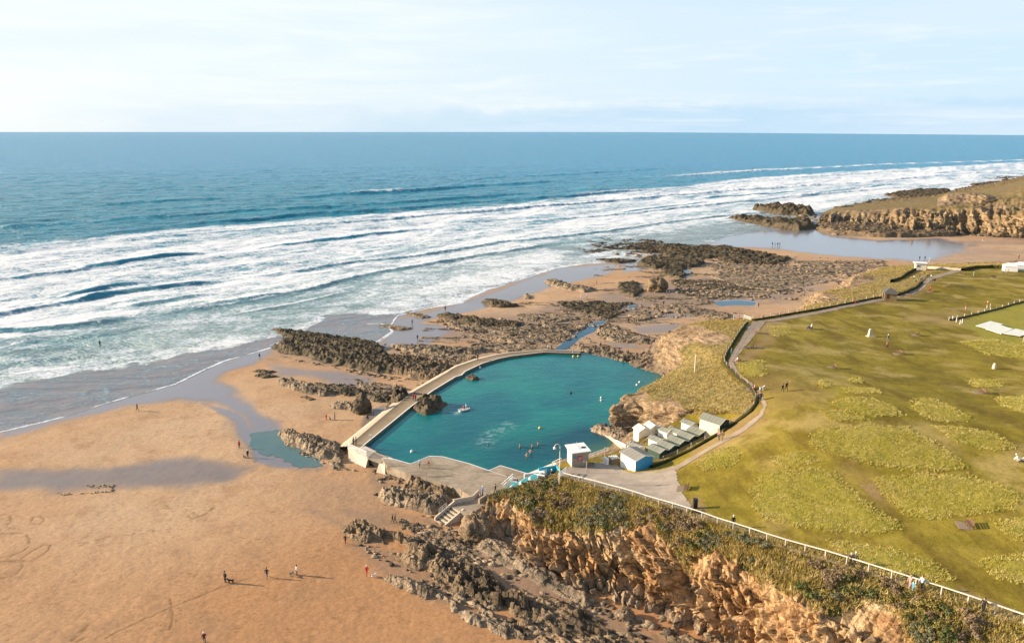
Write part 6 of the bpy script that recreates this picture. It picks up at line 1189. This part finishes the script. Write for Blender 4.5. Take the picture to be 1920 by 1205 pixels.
def person(pt, pose, top, bot, hair, label, rz=0.0, k=1.06, group=None, skin_legs=False):
    me, P = FIG[pose]; o = link('person', me); o.location = pt; o.rotation_euler = (0, 0, rz); o.scale = (k, k, k)
    for i, n in enumerate((top, bot, 'skin', 'black' if not skin_legs else 'skin')):
        s = o.material_slots[i]; s.link = 'OBJECT'; s.material = cm(n)
    h = link('hair', HAIR[pose], o); h.material_slots[0].link = 'OBJECT'; h.material_slots[0].material = cm(hair)
    return tag(o, label, 'person', group)
rp = random.Random(7)
ppl = [  # u, v, surface, pose, top, trousers, hair, heading, size, label
    (423, 1092, 'b', 'stand', 'black', 'black', 'brown', 2.6, 1.16, 'person in black standing on the open sand with a black dog'), (501, 1083, 'b', 'walk', 'navy', 'denim', 'brown', 3.0, 1.05, 'person in navy walking on the sand, left of a person in pale blue'), (557, 1078, 'b', 'stand', 'pale', 'denim', 'brown', 2.2, 1.05, 'person in a pale blue top standing on the sand beside a dog'),
    (688, 1078, 'b', 'walk', 'red', 'red', 'white', 2.9, 1.0, 'person in a long red coat and white hat walking a small pale dog'), (648, 1020, 'b', 'walk', 'black', 'maroon', 'brown', 2.8, 1.08, 'person in a black top and dark red shorts next to the rock spine'), (384, 1206, 'b', 'walk', 'maroon', 'denim', 'white', .4, 1.05, 'white haired person in maroon at the bottom edge of the sand'),
    (258, 770, 'b', 'walk', 'black', 'black', 'black', 1.5, 1.1, 'person in black walking alone near the water line'), (449, 840, 'b', 'stand', 'red', 'black', 'brown', 3.0, 1.08, 'person in a red top at the edge of the sand by the shallow water'), (465, 858, 'b', 'stand', 'navy', 'black', 'white', 1.0, 1.1, 'person in navy with a white hat and a dog by the shallow water'),
    (487, 673, 'b', 'stand', 'black', 'grey', 'brown', 0, 1.1, 'person standing on wet sand at the left tip of the rock hump'), (612, 787, 'b', 'stand', 'red', 'red', 'brown', 1, .85, 'child in red on the sand below the tall boulder'), (628, 787, 'b', 'stand', 'green', 'black', 'brown', 2, 1.12, 'person in dark green on the sand below the tall boulder'), (690, 787, 'b', 'crouch', 'black', 'brown', 'brown', 1, 1.15, 'person in dark clothes crouching by the walkway wall'), (700, 781, 'b', 'stand', 'brown', 'brown', 'brown', 4, 1.0, 'person in brown beside the walkway wall'),
    (736, 981, 'b', 'walk', 'brown', 'khaki', 'brown', 1, 1.0, 'person in brown on the sand between rocks near the beach steps'), (741, 980, 'b', 'walk', 'khaki', 'brown', 'brown', 1, .95, 'person in khaki on the sand between rocks near the beach steps'), (835, 583, 'b', 'stand', 'black', 'black', 'brown', 0, 1.2, 'person in black at the edge of the wash beside a rock bar'), (773, 608, 'b', 'stand', 'grey', 'black', 'brown', 0, 1.15, 'person in grey on the wet sand, farther of two'), (783, 638, 'b', 'walk', 'navy', 'black', 'brown', 0, 1.15, 'person in navy on the wet sand, nearer of two'),
    (1118, 534, 'b', 'stand', 'pink', 'pink', 'brown', 0, 1.1, 'person in pink on the sand beyond the rock bars'), (1090, 560, 'b', 'stand', 'white', 'white', 'white', 0, 1.1, 'person in white on the sand, left of a pair'), (1100, 560, 'b', 'stand', 'white', 'grey', 'white', 0, 1.1, 'person in white on the sand, right of a pair'), (1244, 573, 'b', 'stand', 'navy', 'black', 'brown', 0, 1.2, 'person in navy alone on the middle sand'), (1250, 552, 'b', 'walk', 'grey', 'navy', 'brown', 1, 1.15, 'person in grey below the rounded boulder'), (1255, 552, 'b', 'stand', 'white', 'black', 'brown', 1, 1.1, 'person in a white top below the rounded boulder'),
    (1178, 605, 'b', 'stand', 'black', 'black', 'brown', 0, 1.05, 'person in black left of two others on the middle sand'), (1189, 607, 'b', 'walk', 'grey', 'black', 'brown', 0, 1.05, 'person in grey in the middle of three on the sand'), (1193, 606, 'b', 'walk', 'brown', 'black', 'brown', 0, 1.05, 'person in brown, rightmost of three on the sand'), (1126, 652, 'b', 'stand', 'black', 'brown', 'brown', 0, 1.1, 'person in black standing on rocks behind the pool end'), (1422, 576, 'b', 'stand', 'black', 'brown', 'brown', 0, 1.0, 'person in black at the right of a blue rock pool'),
    (1448, 461, 'b', 'stand', 'black', 'black', 'black', 0, 1.3, 'person in black on the far wet sand, leftmost of four'), (1453, 461, 'b', 'stand', 'white', 'grey', 'black', 0, 1.2, 'person in white on the far wet sand among four'), (1458, 461, 'b', 'stand', 'navy', 'black', 'black', 0, 1.3, 'person in navy on the far wet sand among four'), (1462, 461, 'b', 'stand', 'grey', 'black', 'black', 0, 1.2, 'person in grey on the far wet sand, rightmost of four'), (1724, 487, 'b', 'stand', 'black', 'black', 'black', 0, 1.2, 'person on the far beach above the white hut, left one'), (1734, 487, 'b', 'stand', 'navy', 'black', 'black', 0, 1.2, 'person on the far beach above the white hut, right one'), (1910, 485, 'b', 'stand', 'teal', 'black', 'black', 0, 1.3, 'person in teal on the far beach at the right edge'), (1843, 453, 'b', 'stand', 'pink', 'white', 'brown', 0, 1.3, 'person in pink on the beach under the headland'),
    (188, 650, 0.05, 'hips', 'black', 'black', 'black', 1, 1.3, 'surfer in a black wetsuit wading in the white water'),
    (663, 834, 2.98, 'stand', 'grey', 'black', 'brown', 1, 1.05, 'person in grey at the walkway end by the railing'), (668, 834, 2.98, 'stand', 'black', 'black', 'brown', 2, 1.1, 'person in black at the walkway end by the railing'), (775, 751, 2.98, 'stand', 'red', 'denim', 'brown', 1, 1.1, 'person in red on the walkway beside the dark rock, left of a pair'), (779, 752, 2.98, 'stand', 'red', 'black', 'brown', 4, 1.1, 'person in red on the walkway beside the dark rock, right of a pair'), (896, 675, 2.98, 'stand', 'black', 'black', 'black', 1, 1.25, 'person in black at the top bend of the walkway'), (1028, 656, 1.6, 'stand', 'white', 'grey', 'brown', 0, 1.1, 'person in white behind the far pool wall, left of a pair'), (1034, 656, 1.6, 'stand', 'grey', 'khaki', 'brown', 0, 1.1, 'person in grey behind the far pool wall, right of a pair'),
    (787, 876, 3.17, 'walk', 'pale', 'brown', 'white', 3, .95, 'person in a pale blue top and white hat on the pool terrace'), (804, 876, 3.17, 'walk', 'red', 'skin', 'brown', 3, .85, 'child in red on the pool terrace'), (905, 930, 3.17, 'stand', 'blue', 'navy', 'white', 2, 1.2, 'person in blue with a white helmet at the top of the beach steps'), (900, 934, 3.17, 'stand', 'brown', 'pink', 'brown', 2, 1.0, 'person in brown at the top of the beach steps'), (929, 924, 3.17, 'walk', 'black', 'black', 'black', 1, 1.05, 'person in black walking on the terrace toward the steps'), (951, 910, 3.17, 'stand', 'black', 'grey', 'brown', 1, 1.05, 'person in black by the white handrail at the foot of the teal steps'), (971, 908, 3.6, 'crouch', 'black', 'black', 'black', 1, 1.15, 'person in black crouching beside the white notice board'), (1034, 899, 8.9, 'hips', 'black', 'khaki', 'white', 2.6, 1.15, 'white haired person in black at the top of the teal steps'),
    (975, 846, 1.35, 'stand', 'skin', 'skin', 'brown', 1, 1.08, 'bather standing waist deep in the pool, leftmost of five'), (998, 846, 1.35, 'stand', 'skin', 'black', 'brown', 1, 1.05, 'bather in the pool, in the middle of the back row'), (1009, 842, 1.3, 'hips', 'skin', 'black', 'black', 1, 1.08, 'dark haired bather in the pool, farthest right of five'), (995, 857, 1.5, 'hips', 'skin', 'teal', 'brown', 3, 1.12, 'bather with teal shorts in the pool, right of the front pair'), (988, 863, 1.5, 'hips', 'skin', 'skin', 'blond', 3, 1.0, 'fair haired bather in the pool, left of the front pair'), (915, 846, .95, 'stand', 'black', 'black', 'black', 1, 1.0, 'swimmer with only a dark head showing near the splash'),
    (869, 768, 2.25, 'sit', 'red', 'black', 'brown', -1.0, .9, 'person in red paddling at the left end of the dinghy'), (874, 766, 2.3, 'sit', 'pale', 'black', 'white', -1.0, .9, 'person in pale blue at the right end of the dinghy'),
    (1374, 989, 'p', 'stand', 'black', 'black', 'white', 3, 1.08, 'white haired person in black behind the cliff fence near the tarmac'), (1594, 1061, 'p', 'walk', 'black', 'black', 'white', 2, 1.0, 'white haired person in black walking along the fence, left of a pair'), (1602, 1062, 'p', 'walk', 'green', 'black', 'white', 2, 1.12, 'person in dark green walking along the fence, right of a pair'), (1705, 1104, 'p', 'walk', 'pink', 'pink', 'blond', 2, 1.0, 'blond person in pink walking by the fence'), (1711, 1108, 'p', 'walk', 'sky', 'sky', 'blond', 2, .72, 'child in bright blue walking by the fence'), (1727, 1107, 'p', 'walk', 'pale', 'black', 'brown', 2, 1.1, 'person in a pale blue jacket walking by the fence'), (1842, 1150, 'p', 'walk', 'black', 'black', 'brown', 2, 1.1, 'person in black walking alone by the fence at the lower right'),
    (1467, 735, 'p', 'walk', 'black', 'black', 'brown', .2, 1.0, 'person in black on the grass, shorter of a couple'), (1474, 733, 'p', 'walk', 'black', 'black', 'black', .2, 1.15, 'person in black on the grass, taller of a couple'), (1420, 753, 'p', 'walk', 'brown', 'black', 'black', 2.5, 1.15, 'person in brown at the bend of the path, left of a couple'), (1426, 752, 'p', 'walk', 'black', 'black', 'black', 2.5, 1.15, 'person in black at the bend of the path, right of a couple'), (1348, 826, 'p', 'walk', 'pink', 'denim', 'blond', 2.6, 1.15, 'person in pale pink walking on the path above the huts'), (1354, 826, 'p', 'walk', 'khaki', 'khaki', 'brown', 2.6, 1.15, 'person in khaki walking on the path above the huts'),
    (1410, 732, 'p', 'sit', 'navy', 'denim', 'brown', 1.45, 1.1, 'person in navy sitting at the left of a bench by the path'), (1414, 733, 'p', 'sit', 'orange', 'brown', 'blond', 1.45, 1.1, 'person in orange sitting at the right of a bench by the path'), (1664, 642, 'p', 'walk', 'grey', 'grey', 'white', 0, 1.25, 'person in grey on the green, farther of two'), (1663, 655, 'p', 'walk', 'orange', 'navy', 'brown', 0, 1.2, 'person in orange on the green, nearer of two'), (1382, 679, 'p', 'sit', 'white', 'pink', 'brown', 1.45, 1.05, 'person in white sitting on a bench beside the path'), (1516, 618, 'p', 'sit', 'navy', 'navy', 'brown', 1.45, 1.15, 'person in navy on a bench near the cliff path'), (1521, 617, 'p', 'sit', 'white', 'navy', 'white', 1.45, 1.15, 'person in white on a bench near the cliff path'), (1371, 664, 'p', 'stand', 'sky', 'sky', 'brown', 1, .9, 'person in bright blue leaning at the path fence'),
    (1386, 598, 12.3, 'stand', 'red', 'red', 'brown', 1, 1.15, 'person in red behind the white fence at the path bend'), (1430, 601, 'p', 'walk', 'green', 'black', 'brown', 1, 1.1, 'person in green on the far path near the bend'), (1603, 571, 'p', 'stand', 'red', 'red', 'brown', 1, 1.0, 'person in red on the far path'), (1610, 570, 'p', 'stand', 'brown', 'black', 'brown', 1, 1.2, 'person in brown on the far path'), (1570, 578, 'p', 'stand', 'black', 'black', 'brown', 1, 1.0, 'person in black on the far path before the bluff'),
    (1713, 525, 'p', 'walk', 'white', 'black', 'brown', 1, 1.2, 'person in white in the group by the white hut, leftmost'), (1718, 529, 'p', 'crouch', 'teal', 'black', 'brown', 1, 1.2, 'person in teal bending in the group by the white hut'), (1724, 521, 'p', 'stand', 'black', 'black', 'brown', 1, 1.2, 'person in black in the group by the white hut'), (1725, 530, 'p', 'stand', 'navy', 'denim', 'brown', 1, 1.3, 'person in navy in the group by the white hut'), (1728, 527, 'p', 'walk', 'blue', 'black', 'brown', 1, 1.3, 'person in blue in the group by the white hut'), (1738, 521, 'p', 'walk', 'brown', 'brown', 'brown', 1, 1.1, 'person in brown right of the group by the white hut'), (1742, 521, 'p', 'walk', 'maroon', 'brown', 'brown', 1, 1.1, 'person in maroon right of the group by the white hut'), (1745, 523, 'p', 'walk', 'white', 'teal', 'brown', 1, 1.2, 'person in white and teal on the far path'),
    (1744, 546, 'p', 'sit', 'red', 'maroon', 'brown', 1.5, 1.25, 'person in red sitting on the bench by the mound'), (1810, 581, 'p', 'stand', 'red', 'white', 'brown', 1, 1.15, 'person in red and white on the field by the fence'), (1850, 580, 'p', 'stand', 'red', 'white', 'white', 1, 1.5, 'person in a big red top beside the field fence'), (1856, 578, 'p', 'stand', 'white', 'white', 'white', 1, .85, 'small person in white beside the field fence'), (1880, 517, 'p', 'stand', 'black', 'brown', 'brown', 1, 1.35, 'person in black near the tents, leftmost of three'), (1884, 517, 'p', 'stand', 'white', 'khaki', 'brown', 1, 1.35, 'person in white near the tents, middle of three'), (1889, 516, 'p', 'stand', 'blue', 'navy', 'brown', 1, 1.35, 'person in blue near the tents, rightmost of three'), (1825, 518, 'p', 'stand', 'sky', 'white', 'white', 1, 1.1, 'person in pale green blue alone on the far green'),
    (1865, 503, 'p', 'stand', 'black', 'black', 'brown', 1, 1.2, 'person in black by the far hedge, left one'), (1872, 503, 'p', 'stand', 'brown', 'black', 'brown', 1, 1.2, 'person in brown by the far hedge, middle one'), (1879, 503, 'p', 'stand', 'maroon', 'black', 'brown', 1, 1.2, 'person in maroon by the far hedge, next to the tent'),
    (1909, 867, 'p', 'crouch', 'white', 'white', 'white', 1, 1.15, 'person in white bending over on the grass at the right edge'), (1918, 866, 'p', 'sit', 'white', 'navy', 'brown', 1, 1.1, 'person in white sitting on the grass at the right edge'),
]
for u, v, sf, pose, tp, bt, hr, rz, k, lb in ppl:
    pt = PB(u, v) if sf == 'b' else (onP(u, v) + (0, 0, .05) if sf == 'p' else PZ(u, v, sf))
    if pose == 'sit' and sf == 'p' and 'grass' not in lb: pt = pt + np.array([.05, .0, .02])
    if pose == 'sit' and 'grass' in lb: pt = pt - np.array([0, 0, .38])
    person(pt, pose, tp, bt, hr, lb, rz, k)
def dog_mesh():
    v = [(0, -.28, .52), (0, 0, .50), (0, .26, .53), (0, .40, .66), (0, .47, .74), (0, .62, .69), (0, -.42, .60), (0, -.58, .72)]; e = [(0, 1), (1, 2), (2, 3), (3, 4), (4, 5), (0, 6), (6, 7)]; r = [.10, .115, .125, .075, .085, .035, .04, .02]
    for s in (-1, 1):
        b = len(v); v += [(s * .09, .25, .42), (s * .09, .22, .22), (s * .09, .24, .03), (s * .10, -.30, .42), (s * .10, -.22, .30), (s * .10, -.38, .20), (s * .10, -.35, .03), (s * .06, .43, .83)]; e += [(2, b), (b, b + 1), (b + 1, b + 2), (0, b + 3), (b + 3, b + 4), (b + 4, b + 5), (b + 5, b + 6), (4, b + 7)]; r += [.06, .04, .035, .075, .055, .035, .035, .022]
    return skin_mesh('dog', v, e, r, [0] * len(e))
DOG = dog_mesh()
for u, v, sf, c, rz, k, lb in [(433, 1093, 'b', 'black', 1.6, 1.1, 'black dog beside the person in black on the open sand'), (547, 1079, 'b', 'grey', 2.8, 1.05, 'grey dog sitting close to the person in pale blue'), (701, 1081, 'b', 'white', -1.2, .9, 'small pale dog behind the person in the long red coat'), (459, 859, 'b', 'brown', 1.2, .9, 'brown dog near the person with the white hat'), (619, 787, 'b', 'brown', .5, .9, 'brown dog between the child in red and the person in green'), (1428, 732, 'p', 'white', -1.4, 1.3, 'white dog on the grass beside the bench by the path'), (1750, 527, 'p', 'black', -1.4, 1.3, 'black dog on the far path right of the group'), (1753, 527, 'p', 'black', -1.2, 1.2, 'second black dog on the far path right of the group')]:
    o = link('dog', DOG); o.location = PB(u, v) if sf == 'b' else onP(u, v) + (0, 0, .03); o.rotation_euler = (0, 0, rz); o.scale = (k, k, k)
    for i in range(4): o.material_slots[i].link = 'OBJECT'; o.material_slots[i].material = cm(c)
    tag(o, lb, 'dog')
# bicycle leaning by the lifeguard hut
p = onP(1108, 876); e = empty('bicycle', tuple(p), 'dark bicycle parked at the right side of the lifeguard hut', 'bicycle', None, .4)
for x_ in (-.52, .52):
    m_ = MB(); pts = [(x_ + .33 * math.cos(a), 0, .35 + .33 * math.sin(a)) for a in np.linspace(0, 2 * math.pi, 17)]; m_.tube(pts, .025, 5)
    for a in np.linspace(0, math.pi, 6)[:-1]: m_.bar((x_ + .33 * math.cos(a), 0, .35 + .33 * math.sin(a)), (x_ - .33 * math.cos(a), 0, .35 - .33 * math.sin(a)), .008)
    m_.build('wheel', M_BLACK, e)
MB().bar((-.52, 0, .35), (-.05, 0, .32), .03).bar((-.52, 0, .35), (-.18, 0, .82), .03).bar((-.05, 0, .32), (-.2, 0, .9), .035).bar((-.05, 0, .32), (.38, 0, .8), .035).bar((-.18, 0, .8), (.38, 0, .85), .035).bar((.52, 0, .35), (.36, 0, .98), .035).build('frame', M_BLACK, e); MB().box((-.22, 0, .95), (.26, .14, .06)).build('saddle', M_BLACK, e); MB().bar((.36, -.27, 1.0), (.36, .27, 1.0), .03).build('handlebar', M_BLACK, e)

# ------------------------------------------------------------------ scrub and long grass
def leaf_mat(name, a, b, c):
    def f(t):
        v = t.coord(); oi = t.node('ShaderNodeObjectInfo').outputs['Random']
        k = t.mix(t.ss(t.noise(v, 1.6, 4, .6), .35, .65), a, b); k = t.mix(t.ss(t.noise(v, 5, 3, .7), .55, .7, 0, .7), k, c)
        m = t.m('MULTIPLY_ADD', oi, .6, .7); k = t.mix(1.0, k, t.node('ShaderNodeCombineColor', _0=m, _1=m, _2=m).outputs[0], 'MULTIPLY')
        t.out(t.bsdf(k, .75, None, Specular_IOR_Level=.2))
    return mat(name, f)
LEAF = [leaf_mat('grey_green_leaf', (.145, .145, .075), (.21, .20, .115), (.29, .265, .165)), leaf_mat('dark_green_leaf', (.07, .085, .028), (.11, .125, .04), (.165, .165, .06)), leaf_mat('olive_leaf', (.17, .14, .035), (.24, .19, .05), (.31, .245, .085)), leaf_mat('dry_stem', (.19, .135, .075), (.27, .20, .12), (.34, .265, .17))]
rn = np.random.default_rng(11)
def leaf_blob(n, size, seed, flat=.75):
    g = np.random.default_rng(seed); nl = 8; L = g.normal(size=(nl, 3)) * (.38, .38, .2) + (0, 0, .42); rad = g.uniform(.25, .45, nl)
    w = g.integers(0, nl, n); d = g.normal(size=(n, 3)); d /= np.linalg.norm(d, axis=1, keepdims=True); d[:, 2] = np.abs(d[:, 2]) * .8 + d[:, 2] * .2
    p = L[w] + d * rad[w][:, None] * g.uniform(.55, 1.05, (n, 1)); p[:, 2] = np.maximum(p[:, 2] * flat, .02)
    t1 = np.cross(d, g.normal(size=(n, 3))); t1 /= np.linalg.norm(t1, axis=1, keepdims=True) + 1e-9; nn = d + g.normal(size=(n, 3)) * .6; nn /= np.linalg.norm(nn, axis=1, keepdims=True); t1 = np.cross(nn, t1); t1 /= np.linalg.norm(t1, axis=1, keepdims=True) + 1e-9; t2 = np.cross(nn, t1)
    s = size * g.uniform(.6, 1.4, (n, 1)); V = np.stack([p - t1 * s, p + t2 * s * .6, p + t1 * s, p - t2 * s * .6], 1).reshape(-1, 3); return V, np.arange(n * 4).reshape(-1, 4)
SHRUBM = []
for i in range(8):
    V, F = leaf_blob(520, .085, 40 + i); SHRUBM.append(raw_mesh('shrub', V, F, None, False, [LEAF[i % 4]]))
KIND = ['grey green leafy shrub in the scrub on the near cliff slope', 'dark green dense shrub in the scrub on the near cliff slope', 'olive yellow shrub in the scrub on the near cliff slope', 'dry brown twiggy shrub in the scrub on the near cliff slope']
KG = ['grey green shrubs on the cliff slope', 'dark green shrubs on the cliff slope', 'olive shrubs on the cliff slope', 'dry brown shrubs on the cliff slope']
def pick_surface(V, G, lo, hi, n, gen, vis=True):
    f = ((G > lo) & (G < hi)); idx = np.argwhere(f); k = gen.integers(0, len(idx), n); return V[idx[k, 0], idx[k, 1]]
def frame_uv(p):
    d = p - np.array([0, 0, CAM_H]); zc = d[:, 1] * CP - d[:, 2] * SP; return 960 + FPX * d[:, 0] / zc, 602.5 - FPX * (d[:, 1] * SP + d[:, 2] * CP) / zc
pts = pick_surface(NEARV, NEARG, .52, 1.6, 6000, rn); u, v = frame_uv(pts); ok = (u > 900) & (u < 2000) & (v < 1280); pts = pts[ok]
dens = fbm2(pts[:, 0] / 5, pts[:, 1] / 5, 4, 71); pts = pts[(dens > .44) & (pts[:, 2] < plat_z(pts[:, 0], pts[:, 1]) - .35)]
cnt = 0; used = []
for p in pts:
    if cnt >= 300: break
    if any((p[0] - q[0]) ** 2 + (p[1] - q[1]) ** 2 < .62 ** 2 for q in used): continue
    used.append(p); z = fbm2(np.array([p[0] / 7]), np.array([p[1] / 7]), 3, 75)[0] + rn.uniform(-.13, .13)
    kd = 0 if z < .44 else 1 if z < .52 else 2 if z < .60 else 3
    o = link('shrub', SHRUBM[kd + 4 * int(rn.integers(0, 2))]); s = rn.uniform(.75, 1.5); o.location = p - np.array([0, 0, .12]); o.scale = (s, s, s * rn.uniform(.75, 1.1)); o.rotation_euler = (rn.uniform(-.2, .2), rn.uniform(-.2, .2), rn.uniform(0, 6.28)); tag(o, KIND[kd], 'shrub', KG[kd]); cnt += 1
print('shrubs', cnt)
def blades(P, h, w, gen, per=5, lean=.5):
    n = len(P) * per; b = np.repeat(P, per, 0) + gen.normal(size=(n, 3)) * (w * 2.2, w * 2.2, 0); a = gen.uniform(0, 6.283, n); hh = np.repeat(h, per) * gen.uniform(.6, 1.25, n)
    dirx = np.c_[np.cos(a), np.sin(a), 0 * a]; ln = gen.normal(size=(n, 3)) * lean * hh[:, None]; ln[:, 2] = 0; tip = b + ln; tip[:, 2] += hh
    V = np.stack([b - dirx * w - (0, 0, .08), b + dirx * w - (0, 0, .08), tip], 1).reshape(-1, 3); return V, np.arange(n * 3).reshape(-1, 3)
def grass_mat(name, a, b, c, d):
    def f(t):
        v = t.coord(); k = t.mix(t.ss(t.noise(v, .22, 5, .6), .40, .60), a, b); k = t.mix(t.ss(t.noise(v, .8, 5, .65), .50, .66), k, c); k = t.mix(t.ss(t.noise(v, .4, 4, .6, .8), .56, .66, 0, .85), k, d)
        t.out(t.bsdf(k, .8, None, Specular_IOR_Level=.15))
    return mat(name, f)
def surf_stuff(name, V, G, lo, hi, n, h0, h1, w, mt, label, gen, per=4, thr=.0, ymax=None):
    p = pick_surface(V, G, lo, hi, n, gen); p = p + gen.normal(size=p.shape) * (.1, .1, .0)
    if thr: p = p[fbm2(p[:, 0] / 3, p[:, 1] / 3, 4, 19) > thr]
    u, v = frame_uv(p); p = p[(u > 850) & (u < 2050) & (v < 1300)]
    Vv, F = blades(p, gen.uniform(h0, h1, len(p)), w, gen, per); o = link(name, raw_mesh(name, Vv, F, None, False, [mt])); tag(o, label, kind='stuff')
M_LONG = grass_mat('long_grass_blades', (.42, .37, .075), (.52, .44, .13), (.60, .50, .22), (.26, .29, .05))
M_DRY = grass_mat('dry_grass_blades', (.32, .24, .065), (.42, .32, .11), (.52, .41, .18), (.20, .20, .045))
surf_stuff('scrub', NEARV, NEARG, .46, 1.7, 15000, .25, .7, .055, M_DRY, 'rough grass and low scrub covering the upper cliff slope', rn, 4)
surf_stuff('rough_grass', COASTV, COASTG, .45, 1.5, 30000, .12, .36, .06, M_DRY, 'rough dry grass covering the bluffs behind the pool', rn, 4)
PTS = []
for i, P in enumerate(TUFTW):
    lo, hi = P.min(0), P.max(0); area = (hi - lo).prod(); n = int(min(40000, area * 24)); q = rn.random((n, 2)) * (hi - lo) + lo
    s = sdist(q[:, 0], q[:, 1], P) + (fbm2(q[:, 0] * .8, q[:, 1] * .8, 3, 5) - .5); q = q[(s + rn.normal(size=len(s)) * .4 > .1) & (fbm2(q[:, 0] * 1.1, q[:, 1] * 1.1, 3, 15) > .27)]; PTS.append(np.c_[q, plat_z(q[:, 0], q[:, 1]) + .1])
p = np.vstack(PTS); dist = np.hypot(p[:, 0], p[:, 1]); p = p[rn.random(len(p)) < np.clip((130 / dist) ** 1.2, .2, 1)]; dist = np.hypot(p[:, 0], p[:, 1])
V, F = blades(p, rn.uniform(.10, .25, len(p)) * (.75 + .6 * fbm2(p[:, 0] * .6, p[:, 1] * .6, 3, 8)), .036, rn, 5, .8); print('long grass', len(F))
tag(link('long_grass', raw_mesh('long_grass', V, F, None, False, [M_LONG])), 'patches of long uncut grass on the green', kind='stuff')
